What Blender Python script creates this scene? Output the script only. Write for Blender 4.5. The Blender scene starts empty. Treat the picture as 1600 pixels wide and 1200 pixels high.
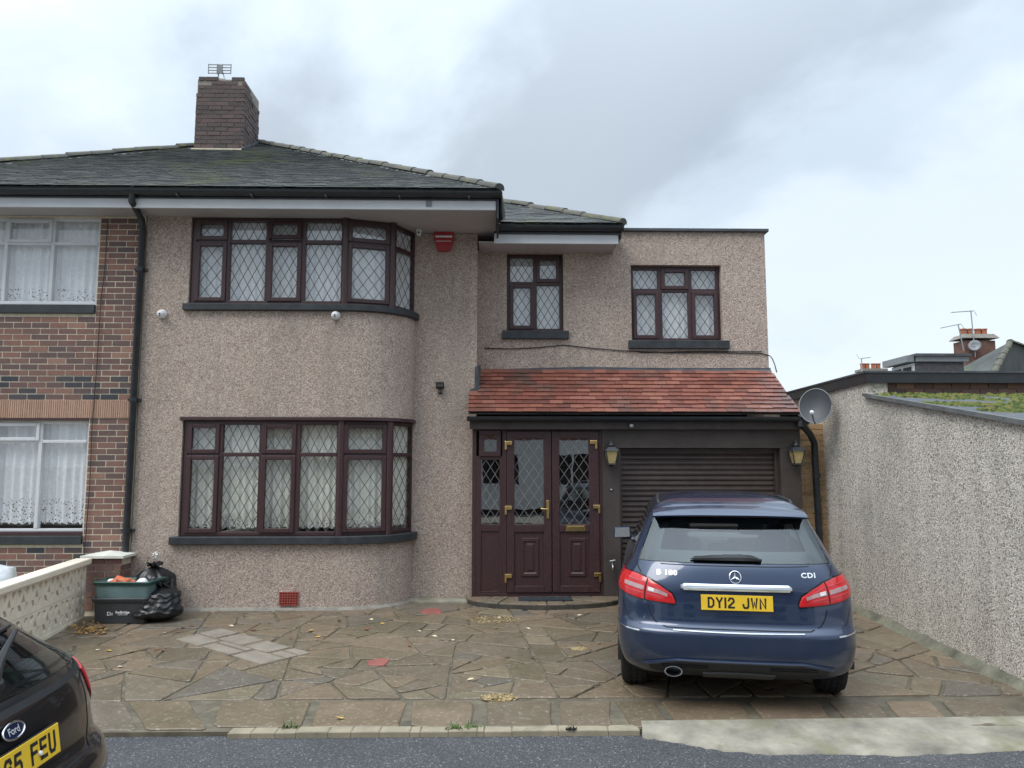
import bpy, bmesh, math, random
from mathutils import Vector, Matrix, noise as mnoise
random.seed(7)
R = math.radians
scene = bpy.context.scene
COL = scene.collection

# ------------------------------------------------------------------ camera
CAMZ, PITCH, YAW, FPX = 1.79, R(5.9), R(1.2), 1200.0
cam_d = bpy.data.cameras.new('camera')
cam_d.sensor_width = 36.0
cam_d.lens = 36.0 * FPX / 1600.0
cam_d.clip_start = 0.05
cam_d.clip_end = 3000
cam = bpy.data.objects.new('camera', cam_d)
COL.objects.link(cam)
cam.location = (0, 0, CAMZ)
cam.rotation_euler = (R(90) + PITCH, 0, -YAW)
scene.camera = cam
# ------------------------------------------------------------------ world: overcast sky with broken cloud
SUN_EL, SUN_AZ = R(52), R(228)        # soft sun, behind and left of the camera
world = bpy.data.worlds.new('World')
scene.world = world
world.use_nodes = True
wn, wl = world.node_tree.nodes, world.node_tree.links
for n_ in list(wn):
    wn.remove(n_)
def wnode(t, **kw):
    n = wn.new(t)
    for k, v in kw.items():
        setattr(n, k, v)
    return n
w_out = wnode('ShaderNodeOutputWorld')
w_bg = wnode('ShaderNodeBackground')
w_bg.inputs['Strength'].default_value = 1.0
wl.new(w_bg.outputs[0], w_out.inputs[0])
w_sky = wnode('ShaderNodeTexSky', sky_type='NISHITA')
w_sky.sun_disc = False
w_sky.sun_elevation = SUN_EL
w_sky.sun_rotation = SUN_AZ
w_sky.air_density = 1.0
w_sky.dust_density = 2.0
w_tc = wnode('ShaderNodeTexCoord')
w_sep = wnode('ShaderNodeSeparateXYZ')
wl.new(w_tc.outputs['Generated'], w_sep.inputs[0])
def wmath(op, a, b=None, c=None):
    n = wnode('ShaderNodeMath', operation=op)
    for i, v in enumerate((a, b, c)):
        if v is None:
            continue
        if isinstance(v, (int, float)):
            n.inputs[i].default_value = v
        else:
            wl.new(v, n.inputs[i])
    return n.outputs[0]
up_z = wmath('MAXIMUM', w_sep.outputs[2], 0.0)
den = wmath('ADD', up_z, 0.5)
cx_ = wmath('DIVIDE', w_sep.outputs[0], den)
cy_ = wmath('DIVIDE', w_sep.outputs[1], den)
w_cmb = wnode('ShaderNodeCombineXYZ')
wl.new(cx_, w_cmb.inputs[0]); wl.new(cy_, w_cmb.inputs[1])
w_map = wnode('ShaderNodeMapping')
w_map.inputs['Location'].default_value = (2.40, 0.95, 0.4)
wl.new(w_cmb.outputs[0], w_map.inputs[0])
def wnoise(scale, detail, rough, dist=0.0):
    n = wnode('ShaderNodeTexNoise')
    n.inputs['Scale'].default_value = scale
    n.inputs['Detail'].default_value = detail
    n.inputs['Roughness'].default_value = rough
    n.inputs['Distortion'].default_value = dist
    wl.new(w_map.outputs[0], n.inputs['Vector'])
    return n.outputs['Fac']
def wramp(fac, stops):
    n = wnode('ShaderNodeValToRGB')
    n.color_ramp.interpolation = 'EASE'
    while len(n.color_ramp.elements) < len(stops):
        n.color_ramp.elements.new(0.5)
    for e, (p, c) in zip(n.color_ramp.elements, stops):
        e.position = p
        e.color = (*c, 1)
    wl.new(fac, n.inputs[0])
    return n.outputs[0]
def wmix(fac, a, b, mode='MIX'):
    n = wnode('ShaderNodeMix', data_type='RGBA', blend_type=mode)
    if isinstance(fac, float):
        n.inputs[0].default_value = fac
    else:
        wl.new(fac, n.inputs[0])
    for s, v in ((6, a), (7, b)):
        if isinstance(v, tuple):
            n.inputs[s].default_value = (*v, 1)
        else:
            wl.new(v, n.inputs[s])
    return n.outputs[2]
SKY_S = 0.10
sky_dim = wmix(1.0, w_sky.outputs[0], (SKY_S, SKY_S, SKY_S), 'MULTIPLY')
n_big = wnoise(0.85, 7, 0.50, 0.6)
n_small = wnoise(3.2, 6, 0.55, 0.2)
n_sum = wmath('ADD', wmath('MULTIPLY', n_big, 0.78), wmath('MULTIPLY', n_small, 0.22))
cloud_col = wramp(n_sum, [(0.42, (0.70, 0.785, 0.845)), (0.50, (0.545, 0.63, 0.715)), (0.58, (0.385, 0.445, 0.515))])
# overcast skies grow brighter towards the zenith
zen = wmath('ADD', 0.95, wmath('MULTIPLY', wmath('POWER', up_z, 3.6), 3.2))
w_zen = wnode('ShaderNodeCombineXYZ')
for i in range(3):
    wl.new(zen, w_zen.inputs[i])
cloud_lit = wmix(1.0, cloud_col, w_zen.outputs[0], 'MULTIPLY')
cover = wramp(wnoise(0.9, 4, 0.5, 0.3), [(0.30, (0.80, 0.80, 0.80)), (0.55, (1, 1, 1))])
# far cloud thins out into bright haze towards the horizon
hz = wmath('MULTIPLY', wmath('POWER', wmath('SUBTRACT', 1.0, wmath('MINIMUM', wmath('MULTIPLY', up_z, 2.6), 1.0)), 1.6), 0.75)
hazed = wmix(hz, wmix(cover, sky_dim, cloud_lit), (0.645, 0.71, 0.76))
wl.new(hazed, w_bg.inputs['Color'])
# ------------------------------------------------------------------ sun through thin cloud
sun_d = bpy.data.lights.new('sun', 'SUN')
sun_d.energy = 1.3
sun_d.angle = R(30)
sun_d.color = (1.0, 0.96, 0.90)
sun = bpy.data.objects.new('sun', sun_d)
COL.objects.link(sun)
sun_dir = Vector((math.sin(SUN_AZ) * math.cos(SUN_EL), math.cos(SUN_AZ) * math.cos(SUN_EL), math.sin(SUN_EL)))
sun.rotation_euler = sun_dir.to_track_quat('Z', 'Y').to_euler()
sun.location = (-6, -12, 18)
# ------------------------------------------------------------------ view
scene.render.engine = 'CYCLES'
scene.view_settings.view_transform = 'Standard'
scene.view_settings.look = 'None'
scene.view_settings.exposure = 0.48
scene.view_settings.gamma = 1.0

# ------------------------------------------------------------------ photo pixel -> point on a known plane
_s, _c, _sp, _cp = math.sin(YAW), math.cos(YAW), math.sin(PITCH), math.cos(PITCH)
FW, RT, UP = Vector((_s * _cp, _c * _cp, _sp)), Vector((_c, -_s, 0)), Vector((-_s * _sp, -_c * _sp, _cp))
CAMP = Vector((0, 0, CAMZ))
def ray(x, y): return FW + RT * ((x - 800) / FPX) + UP * ((600 - y) / FPX)
def P(x, y, Y): d = ray(x, y); return CAMP + d * (Y / d.y)          # on a wall facing the street
SLOPE, Y_H = 0.0165, 9.65            # the driveway falls gently from the house to the road
def gz(Y): return SLOPE * (min(Y, Y_H) - Y_H)
def G(x, y, z=0.0):                       # on the driveway
    d = ray(x, y); t = (z - CAMZ) / d.z
    if CAMP.y + d.y * t < Y_H: t = (z - CAMZ - SLOPE * Y_H) / (d.z - SLOPE * d.y)
    return CAMP + d * t

# ------------------------------------------------------------------ mesh helpers
class MB:
    def __init__(s): s.v, s.f, s.mi, s.cur = [], [], [], 0
    def add(s, vs, fs):
        n = len(s.v)
        s.v += [tuple(q) for q in vs]
        s.f += [tuple(i + n for i in f) for f in fs]
        s.mi += [s.cur] * len(fs)
        return s
    def hexa(s, p):      # 8 points: bottom ring ccw seen from above, then top ring
        return s.add(p, [(3, 2, 1, 0), (4, 5, 6, 7), (0, 1, 5, 4), (1, 2, 6, 5), (2, 3, 7, 6), (3, 0, 4, 7)])
    def box(s, x0, x1, y0, y1, z0, z1):
        return s.hexa([(x0, y0, z0), (x1, y0, z0), (x1, y1, z0), (x0, y1, z0), (x0, y0, z1), (x1, y0, z1), (x1, y1, z1), (x0, y1, z1)])
    def fbox(s, fr, u0, u1, v0, v1, w0, w1):   # box in a frame fr(u, v, w): w points outwards
        return s.hexa([fr(u0, v0, w1), fr(u1, v0, w1), fr(u1, v0, w0), fr(u0, v0, w0), fr(u0, v1, w1), fr(u1, v1, w1), fr(u1, v1, w0), fr(u0, v1, w0)])
    def prism(s, poly, vec):   # polygon (3-D) pushed along vec
        n = len(poly)
        vec = Vector(vec)
        a = [Vector(q) for q in poly]
        nrm = Vector((0, 0, 0))
        for i in range(n):
            nrm += a[i].cross(a[(i + 1) % n])
        if nrm.dot(vec) > 0:
            a = a[::-1]
        b = [q + vec for q in a]
        return s.add(a + b, [tuple(range(n)), tuple(range(2 * n - 1, n - 1, -1))] + [((i + 1) % n, i, n + i, n + (i + 1) % n) for i in range(n)])
    def tube(s, path, r, n=8, cap=True):
        path = [Vector(q) for q in path]
        rr = r if isinstance(r, (list, tuple)) else [r] * len(path)
        rings = []
        ref = None
        for i, q in enumerate(path):
            t = (path[min(i + 1, len(path) - 1)] - path[max(i - 1, 0)]).normalized()
            if ref is None:
                ref = Vector((0, 0, 1)) if abs(t.z) < 0.9 else Vector((1, 0, 0))
            a = t.cross(ref).normalized()
            b = a.cross(t).normalized()
            ref = b
            rings.append([q + (a * math.cos(2 * math.pi * k / n) + b * math.sin(2 * math.pi * k / n)) * rr[i] for k in range(n)])
        vs = [q for rg in rings for q in rg]
        fs = [(i * n + k, i * n + (k + 1) % n, (i + 1) * n + (k + 1) % n, (i + 1) * n + k) for i in range(len(path) - 1) for k in range(n)]
        if cap:
            fs += [tuple(range(n - 1, -1, -1)), tuple((len(path) - 1) * n + k for k in range(n))]
        return s.add(vs, fs)
    def lathe(s, prof, c=(0, 0, 0), n=20, M=None):
        vs, fs = [], []
        c = Vector(c)
        for r, z in prof:
            for k in range(n):
                a = 2 * math.pi * k / n
                q = Vector((r * math.cos(a), r * math.sin(a), z))
                vs.append((M @ q if M else q) + c)
        for i in range(len(prof) - 1):
            for k in range(n):
                fs.append((i * n + k, i * n + (k + 1) % n, (i + 1) * n + (k + 1) % n, (i + 1) * n + k))
        fs += [tuple(range(n - 1, -1, -1)), tuple((len(prof) - 1) * n + k for k in range(n))]
        return s.add(vs, fs)
    def grid(s, rows, close=False):
        m, n = len(rows), len(rows[0])
        vs = [q for r_ in rows for q in r_]
        kk = n if close else n - 1
        return s.add(vs, [(i * n + k, i * n + (k + 1) % n, (i + 1) * n + (k + 1) % n, (i + 1) * n + k) for i in range(m - 1) for k in range(kk)])
    def mesh(s, name, mats, off=(0, 0, 0), smooth=False, fix=True):
        me = bpy.data.meshes.new(name)
        o = Vector(off)
        me.from_pydata([(q[0] - o[0], q[1] - o[1], q[2] - o[2]) for q in s.v], [], s.f)
        for m in (mats if isinstance(mats, (list, tuple)) else [mats]):
            me.materials.append(m)
        for p, i in zip(me.polygons, s.mi):
            p.material_index = i
        if fix:
            bm = bmesh.new(); bm.from_mesh(me)
            bmesh.ops.recalc_face_normals(bm, faces=bm.faces)
            bm.to_mesh(me); bm.free()
        if smooth:
            me.polygons.foreach_set('use_smooth', [True] * len(me.polygons))
        me.update()
        return me
    def build(s, name, mats, parent=None, smooth=False, bevel=0.0, local=False, fix=True, angle=None):
        off = (0, 0, 0) if (parent is None or local) else wloc(parent)
        me = s.mesh(name, mats, off, smooth, fix)
        o = bpy.data.objects.new(name, me)
        COL.objects.link(o)
        if parent is not None:
            o.parent = parent
        if bevel:
            b = o.modifiers.new('bevel', 'BEVEL')
            b.width = bevel; b.segments = 2; b.limit_method = 'ANGLE'; b.angle_limit = R(40)
        if angle:
            me.set_sharp_from_angle(angle=R(angle))
        return o
WL = {}
def wloc(o): return WL.get(o.name, Vector((0, 0, 0)))
def tag(o, label=None, cat=None, group=None, kind=None):
    if label: o['label'] = label
    if cat: o['category'] = cat
    if group: o['group'] = group
    if kind: o['kind'] = kind
    return o
def thing(name, label, cat, loc=(0, 0, 0), rz=0.0, group=None):
    o = bpy.data.objects.new(name, None)
    COL.objects.link(o)
    o.empty_display_size = 0.2
    o.location = loc; o.rotation_euler = (0, 0, rz)
    WL[o.name] = Vector(loc)
    return tag(o, label, cat, group)
def sub(name, parent):      # an empty part at the parent's origin
    o = bpy.data.objects.new(name, None)
    COL.objects.link(o)
    o.parent = parent
    WL[o.name] = wloc(parent)
    return o
def inst(name, me, loc, parent, rot=(0, 0, 0), scale=(1, 1, 1)):
    o = bpy.data.objects.new(name, me)
    COL.objects.link(o)
    if parent is not None:
        o.parent = parent
        loc = Vector(loc) - wloc(parent)
    o.location = loc; o.rotation_euler = rot; o.scale = scale
    return o
def frame_at(O, U, N):
    O, U, N = Vector(O), Vector(U).normalized(), Vector(N).normalized()
    return lambda u, v, w: O + U * u + Vector((0, 0, v)) + N * w
def text_into(mb, s, size, fr, u, v, w, depth=0.002, sx=1.0, bold=0.0, align='CENTER', sp=1.0):
    cu = bpy.data.curves.new('txt', 'FONT')
    cu.body = s; cu.size = size; cu.align_x = align; cu.offset = bold; cu.space_character = sp
    cu.resolution_u = 3
    ob = bpy.data.objects.new('txt', cu)
    COL.objects.link(ob)
    me = bpy.data.meshes.new_from_object(ob)
    vs = [fr(u + q.co.x * sx, v + q.co.y, w) for q in me.vertices]
    mb.add(vs, [tuple(p.vertices) for p in me.polygons])
    bpy.data.objects.remove(ob); bpy.data.curves.remove(cu); bpy.data.meshes.remove(me)

# ------------------------------------------------------------------ materials
def new_mat(name):
    m = bpy.data.materials.new(name)
    m.use_nodes = True
    return m, m.node_tree.nodes, m.node_tree.links, m.node_tree.nodes['Principled BSDF']
def ramp_node(N, L, fac, stops, interp='LINEAR'):
    n = N.new('ShaderNodeValToRGB')
    n.color_ramp.interpolation = interp
    while len(n.color_ramp.elements) < len(stops):
        n.color_ramp.elements.new(0.5)
    for e, (p, c) in zip(n.color_ramp.elements, stops):
        e.position = p
        e.color = (*c, 1)
    L.new(fac, n.inputs[0])
    return n.outputs[0]
def mix_node(N, L, fac, a, b, mode='MIX'):
    n = N.new('ShaderNodeMix'); n.data_type = 'RGBA'; n.blend_type = mode
    for s, v in ((0, fac), (6, a), (7, b)):
        if isinstance(v, (int, float)):
            n.inputs[s].default_value = v
        elif isinstance(v, tuple):
            n.inputs[s].default_value = (*v, 1)
        else:
            L.new(v, n.inputs[s])
    return n.outputs[2]
def math_node(N, L, op, a, b=0.0):
    n = N.new('ShaderNodeMath'); n.operation = op
    for s, v in ((0, a), (1, b)):
        if isinstance(v, (int, float)):
            n.inputs[s].default_value = v
        else:
            L.new(v, n.inputs[s])
    return n.outputs[0]
def coord(N, obj=False):
    if obj:
        return N.new('ShaderNodeTexCoord').outputs['Object']
    return N.new('ShaderNodeNewGeometry').outputs['Position']
def noise_tex(N, L, vec, scale, detail=4, rough=0.55, dist=0.0):
    n = N.new('ShaderNodeTexNoise')
    n.inputs['Scale'].default_value = scale; n.inputs['Detail'].default_value = detail
    n.inputs['Roughness'].default_value = rough; n.inputs['Distortion'].default_value = dist
    L.new(vec, n.inputs['Vector'])
    return n.outputs['Fac']
def vor_tex(N, L, vec, scale, out='Color', feature='F1'):
    n = N.new('ShaderNodeTexVoronoi'); n.feature = feature
    n.inputs['Scale'].default_value = scale
    L.new(vec, n.inputs['Vector'])
    return n.outputs[out]
def rnd_val(N, L):      # one random number for each object and each mesh island
    a = N.new('ShaderNodeObjectInfo').outputs['Random']
    b = N.new('ShaderNodeNewGeometry').outputs['Random Per Island']
    return math_node(N, L, 'FRACT', math_node(N, L, 'ADD', a, b))
def bump_node(N, L, h, strength, dist=0.01):
    n = N.new('ShaderNodeBump')
    n.inputs['Strength'].default_value = strength; n.inputs['Distance'].default_value = dist
    L.new(h, n.inputs['Height'])
    return n.outputs[0]
def mat(name, col, rough=0.5, metal=0.0, var=0.12, nscale=6.0, bump=0.0, bscale=80.0, bdist=0.004, obj=False, rvar=0.1, coat=0.0, dirt=None, spec=0.5):
    m, N, L, b = new_mat(name)
    v = coord(N, obj)
    n1 = noise_tex(N, L, v, nscale, 5, 0.6)
    lo = tuple(max(0, c * (1 - var * 1.6)) for c in col); hi = tuple(min(1, c * (1 + var * 1.6)) for c in col)
    c = ramp_node(N, L, n1, [(0.25, lo), (0.75, hi)])
    if dirt:
        d = noise_tex(N, L, v, dirt[1], 6, 0.65, 0.4)
        c = mix_node(N, L, ramp_node(N, L, d, [(dirt[2], (0, 0, 0)), (dirt[2] + 0.18, (1, 1, 1))]), c, dirt[0])
    L.new(c, b.inputs['Base Color'])
    r = math_node(N, L, 'MULTIPLY_ADD', noise_tex(N, L, v, nscale * 2.3, 4), rvar * 2)
    r.node.inputs[2].default_value = rough - rvar
    L.new(r, b.inputs['Roughness'])
    b.inputs['Metallic'].default_value = metal
    b.inputs['Coat Weight'].default_value = coat
    b.inputs['Coat Roughness'].default_value = 0.04
    b.inputs['Specular IOR Level'].default_value = spec
    if bump:
        L.new(bump_node(N, L, noise_tex(N, L, v, bscale, 4, 0.6), bump, bdist), b.inputs['Normal'])
    return m
def mat_pieces(name, stops, rough=0.8, bump=0.5, bscale=60, bdist=0.006, stain=None, rvar=0.12, spec=0.4):
    """bricks, tiles, stones: a colour for each piece plus grain"""
    m, N, L, b = new_mat(name)
    v = coord(N)
    c = ramp_node(N, L, rnd_val(N, L), stops, 'LINEAR')
    g = noise_tex(N, L, v, 22, 6, 0.65)
    c = mix_node(N, L, 0.55, c, ramp_node(N, L, g, [(0.2, (0.35, 0.35, 0.35)), (0.8, (0.65, 0.65, 0.65))]), 'OVERLAY')
    if stain:
        for col, sc, th in stain:
            d = noise_tex(N, L, v, sc, 7, 0.62, 0.3)
            c = mix_node(N, L, ramp_node(N, L, d, [(th, (0, 0, 0)), (th + 0.16, (0.85, 0.85, 0.85))]), c, col)
    L.new(c, b.inputs['Base Color'])
    r = math_node(N, L, 'MULTIPLY_ADD', noise_tex(N, L, v, 4, 4), rvar * 2)
    r.node.inputs[2].default_value = rough - rvar
    L.new(r, b.inputs['Roughness'])
    b.inputs['Specular IOR Level'].default_value = spec
    L.new(bump_node(N, L, noise_tex(N, L, v, bscale, 5, 0.65), bump, bdist), b.inputs['Normal'])
    return m
def mat_pebble(name, stops, scale, tint=None, bump=0.9, streak=0.25):
    """spar / pebble dash: small stones of several colours bedded in render"""
    m, N, L, b = new_mat(name)
    v = coord(N)
    warp = N.new('ShaderNodeVectorMath'); warp.operation = 'MULTIPLY_ADD'
    nt = N.new('ShaderNodeTexNoise'); nt.inputs['Scale'].default_value = scale * 0.6
    L.new(v, nt.inputs['Vector']); L.new(nt.outputs['Color'], warp.inputs[0])
    warp.inputs[1].default_value = (0.28 / scale,) * 3
    L.new(v, warp.inputs[2])
    vv = warp.outputs[0]
    cellc = N.new('ShaderNodeSeparateColor')
    L.new(vor_tex(N, L, vv, scale, 'Color'), cellc.inputs[0])
    c = ramp_node(N, L, cellc.outputs[0], stops, 'CONSTANT')
    d = vor_tex(N, L, vv, scale, 'Distance')
    gap = ramp_node(N, L, d, [(0.45, (1, 1, 1)), (0.75, (0.70, 0.68, 0.66))])
    c = mix_node(N, L, 0.8, c, gap, 'MULTIPLY')
    big = noise_tex(N, L, v, 0.9, 6, 0.6, 0.3)
    c = mix_node(N, L, streak, c, ramp_node(N, L, big, [(0.25, (0.25, 0.24, 0.23)), (0.7, (0.72, 0.7, 0.68))]), 'OVERLAY')
    # run-off streaks and damp, long in the vertical
    mp = N.new('ShaderNodeMapping'); mp.inputs['Scale'].default_value = (4.5, 4.5, 0.35)
    L.new(v, mp.inputs[0])
    st_ = noise_tex(N, L, mp.outputs[0], 1.0, 6, 0.6, 0.4)
    c = mix_node(N, L, ramp_node(N, L, st_, [(0.50, (0, 0, 0)), (0.75, (0.38, 0.38, 0.38))]), c, (0.24, 0.21, 0.185))
    if tint:
        for col, sc, th, amt in tint:
            f = ramp_node(N, L, noise_tex(N, L, v, sc, 7, 0.65, 0.5), [(th, (0, 0, 0)), (th + 0.2, (amt, amt, amt))])
            c = mix_node(N, L, f, c, col)
    L.new(c, b.inputs['Base Color'])
    b.inputs['Roughness'].default_value = 0.88
    b.inputs['Specular IOR Level'].default_value = 0.3
    h = math_node(N, L, 'SUBTRACT', 1.0, d)
    L.new(bump_node(N, L, h, bump, 0.012), b.inputs['Normal'])
    return m
def mat_glass(name, tint=(0.985, 0.99, 0.99), ior=1.5, rough=0.0, boost=0.0):
    m, N, L, b = new_mat(name)
    N.remove(b)
    tr = N.new('ShaderNodeBsdfTransparent'); tr.inputs[0].default_value = (*tint, 1)
    gl = N.new('ShaderNodeBsdfGlossy'); gl.inputs['Roughness'].default_value = rough
    gl.inputs[0].default_value = (0.95, 0.97, 1, 1)
    fr = N.new('ShaderNodeFresnel')
    bf = N.new('ShaderNodeNewGeometry').outputs['Backfacing']      # a pane reflects the same from both sides
    io = math_node(N, L, 'MULTIPLY_ADD', bf, 1.0 / ior - ior); io.node.inputs[2].default_value = ior
    L.new(io, fr.inputs[0])
    mx = N.new('ShaderNodeMixShader')
    v = coord(N, True)
    L.new(bump_node(N, L, noise_tex(N, L, v, 2.2, 2), 0.016, 0.05), gl.inputs['Normal'])
    L.new(math_node(N, L, 'MINIMUM', math_node(N, L, 'ADD', math_node(N, L, 'MULTIPLY', fr.outputs[0], 1.15), boost), 1.0), mx.inputs[0])
    L.new(tr.outputs[0], mx.inputs[1]); L.new(gl.outputs[0], mx.inputs[2])
    L.new(mx.outputs[0], N['Material Output'].inputs[0])
    return m
M = {}
M['clear'], _n, _l, _b = new_mat('glass_inner_face')
_t = _n.new('ShaderNodeBsdfTransparent'); _l.new(_t.outputs[0], _n['Material Output'].inputs[0]); _n.remove(_b)
M['pebble'] = mat_pebble('pebbledash', [(0, (0.27, 0.205, 0.17)), (0.10, (0.385, 0.302, 0.252)), (0.34, (0.475, 0.38, 0.322)), (0.58, (0.54, 0.445, 0.38)), (0.82, (0.635, 0.545, 0.475)), (0.95, (0.41, 0.338, 0.30))], 88, tint=[((0.34, 0.28, 0.245), 0.7, 0.56, 0.30)], bump=0.55)
M['rough'] = mat_pebble('roughcast', [(0, (0.23, 0.205, 0.18)), (0.10, (0.42, 0.38, 0.335)), (0.28, (0.60, 0.55, 0.485)), (0.58, (0.71, 0.655, 0.58)), (0.80, (0.84, 0.79, 0.71))], 84, tint=[((0.17, 0.165, 0.15), 0.55, 0.55, 0.5), ((0.50, 0.43, 0.28), 1.3, 0.60, 0.35)], streak=0.25, bump=0.55)
M['brick'] = mat_pieces('brick_red', [(0, (0.12, 0.084, 0.08)), (0.2, (0.15, 0.095, 0.086)), (0.4, (0.175, 0.103, 0.088)), (0.65, (0.20, 0.112, 0.092)), (0.9, (0.24, 0.128, 0.10)), (1, (0.30, 0.175, 0.13))], 0.85)
M['brick_blue'] = mat_pieces('brick_burnt', [(0, (0.042, 0.045, 0.055)), (0.6, (0.075, 0.066, 0.07)), (1, (0.20, 0.10, 0.08))], 0.75)
M['brick_ylw'] = mat_pieces('brick_yellow', [(0, (0.30, 0.19, 0.10)), (0.5, (0.40, 0.27, 0.15)), (1, (0.46, 0.29, 0.15))], 0.85)
M['brick_chim'] = mat_pieces('brick_sooty', [(0, (0.085, 0.07, 0.07)), (0.5, (0.11, 0.082, 0.078)), (1, (0.14, 0.096, 0.088))], 0.9, stain=[((0.06, 0.058, 0.06), 1.2, 0.52)])
M['mortar'] = mat('mortar', (0.62, 0.55, 0.42), 0.95, var=0.15, nscale=14, bump=0.4, bscale=120)
M['mortar_dk'] = mat('mortar_dark', (0.24, 0.22, 0.19), 0.95, var=0.2, nscale=10, bump=0.4, bscale=120)
M['fluted'] = mat_pieces('fluted_terracotta', [(0, (0.40, 0.245, 0.175)), (1, (0.48, 0.31, 0.225))], 0.85, bump=0.3)
M['slate'] = mat_pieces('roof_tile_grey', [(0, (0.105, 0.112, 0.112)), (0.5, (0.145, 0.152, 0.148)), (1, (0.20, 0.204, 0.194))], 0.62, stain=[((0.19, 0.205, 0.125), 0.9, 0.54)])
M['hip'] = mat_pieces('hip_tile_mossy', [(0, (0.10, 0.10, 0.09)), (1, (0.14, 0.135, 0.115))], 0.9, stain=[((0.17, 0.175, 0.08), 5, 0.52)], bump=0.9)
M['redtile'] = mat_pieces('roof_tile_red', [(0, (0.145, 0.056, 0.043)), (0.3, (0.195, 0.070, 0.051)), (0.7, (0.245, 0.088, 0.062)), (1, (0.29, 0.12, 0.084))], 0.42, bump=0.35, stain=[((0.10, 0.072, 0.062), 1.7, 0.50)], rvar=0.2)
M['upvc'] = mat('upvc_rosewood', (0.052, 0.024, 0.026), 0.38, var=0.2, nscale=30, rvar=0.05)
M['white'] = mat('white_paint', (0.60, 0.61, 0.63), 0.45, var=0.05, nscale=3)
M['soffit'] = mat('soffit_board', (0.44, 0.41, 0.41), 0.6, var=0.06, nscale=2)
M['black'] = mat('black_plastic', (0.022, 0.025, 0.028), 0.35, var=0.2, nscale=8, rvar=0.08)
M['sill'] = mat('sill_black_paint', (0.028, 0.032, 0.036), 0.55, var=0.3, nscale=9, bump=0.3, bscale=40)
M['brown'] = mat('brown_masonry_paint', (0.056, 0.043, 0.039), 0.6, var=0.2, nscale=4, bump=0.3, bscale=60)
M['shutter'] = mat('shutter_brown', (0.078, 0.056, 0.049), 0.42, var=0.15, nscale=5, metal=0.2)
M['lead'] = mat('lead_came', (0.12, 0.122, 0.125), 0.5, metal=0.3, var=0.1)
M['leadw'] = mat('lead_came_bright', (0.27, 0.265, 0.255), 0.45, metal=0.3, var=0.1)
M['flash'] = mat('lead_flashing', (0.07, 0.075, 0.085), 0.6, var=0.3, nscale=5, bump=0.5, bscale=15, bdist=0.02, dirt=((0.45, 0.45, 0.43), 6, 0.62))
M['gold'] = mat('brass', (0.72, 0.50, 0.20), 0.22, metal=1.0, var=0.05)
M['chrome'] = mat('chrome', (0.78, 0.79, 0.80), 0.08, metal=1.0, var=0.02, rvar=0.02)
M['steel'] = mat('galvanised_steel', (0.42, 0.43, 0.44), 0.4, metal=0.9, var=0.1)
M['dark'] = mat('interior_dark', (0.05, 0.045, 0.042), 0.9)
M['plaster'] = mat('interior_plaster', (0.42, 0.38, 0.33), 0.9)
M['glass'] = mat_glass('window_glass', boost=0.05)
M['glass_door'] = mat_glass('door_glass', boost=0.16)
M['glass_sky'] = mat_glass('window_glass_upper', (0.985, 0.99, 0.99), 1.5, boost=0.09)
M['conc'] = mat('concrete_apron', (0.255, 0.232, 0.185), 0.85, var=0.32, nscale=4, bump=0.6, bscale=50, dirt=((0.185, 0.175, 0.105), 2.6, 0.50))
M['kerb'] = mat('kerb_concrete', (0.29, 0.25, 0.175), 0.85, var=0.15, nscale=6, bump=0.5, bscale=60, dirt=((0.17, 0.16, 0.11), 5, 0.6))
M['cream'] = mat('cream_masonry_paint', (0.78, 0.70, 0.57), 0.75, var=0.06, nscale=5, bump=0.3, bscale=70, dirt=((0.52, 0.47, 0.37), 3.5, 0.66))
M['capstone'] = mat('capstone_white', (0.66, 0.65, 0.58), 0.8, var=0.1, nscale=7, bump=0.5, bscale=50)
M['red'] = mat('red_plastic', (0.36, 0.03, 0.035), 0.4, var=0.08)
M['airbrick'] = mat('airbrick_red', (0.33, 0.06, 0.045), 0.6, var=0.15)
M['whiteplastic'] = mat('white_plastic', (0.78, 0.78, 0.78), 0.35, var=0.04)
M['greyplastic'] = mat('grey_plastic', (0.20, 0.21, 0.22), 0.45, var=0.1)
def mat_asphalt():
    m, N, L, b = new_mat('asphalt')
    v = coord(N)
    a = vor_tex(N, L, v, 125, 'Color')
    sc = N.new('ShaderNodeSeparateColor'); L.new(a, sc.inputs[0])
    c = ramp_node(N, L, sc.outputs[0], [(0, (0.052, 0.052, 0.058)), (0.55, (0.084, 0.084, 0.09)), (0.85, (0.12, 0.12, 0.125)), (0.975, (0.27, 0.27, 0.265))], 'CONSTANT')
    big = noise_tex(N, L, v, 1.2, 6, 0.6, 0.3)
    c = mix_node(N, L, 0.6, c, ramp_node(N, L, big, [(0.3, (0.36, 0.36, 0.36)), (0.7, (0.6, 0.6, 0.6))]), 'OVERLAY')
    L.new(c, b.inputs['Base Color'])
    r = ramp_node(N, L, noise_tex(N, L, v, 2.0, 5), [(0.3, (0.55, 0.55, 0.55)), (0.7, (0.8, 0.8, 0.8))])
    L.new(r, b.inputs['Roughness'])
    b.inputs['Specular IOR Level'].default_value = 0.4
    L.new(bump_node(N, L, vor_tex(N, L, v, 125, 'Distance'), 0.7, 0.008), b.inputs['Normal'])
    return m
M['asphalt'] = mat_asphalt()
M['ground'] = mat('ground_earth', (0.10, 0.10, 0.085), 0.95, var=0.2, nscale=0.5)
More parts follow.
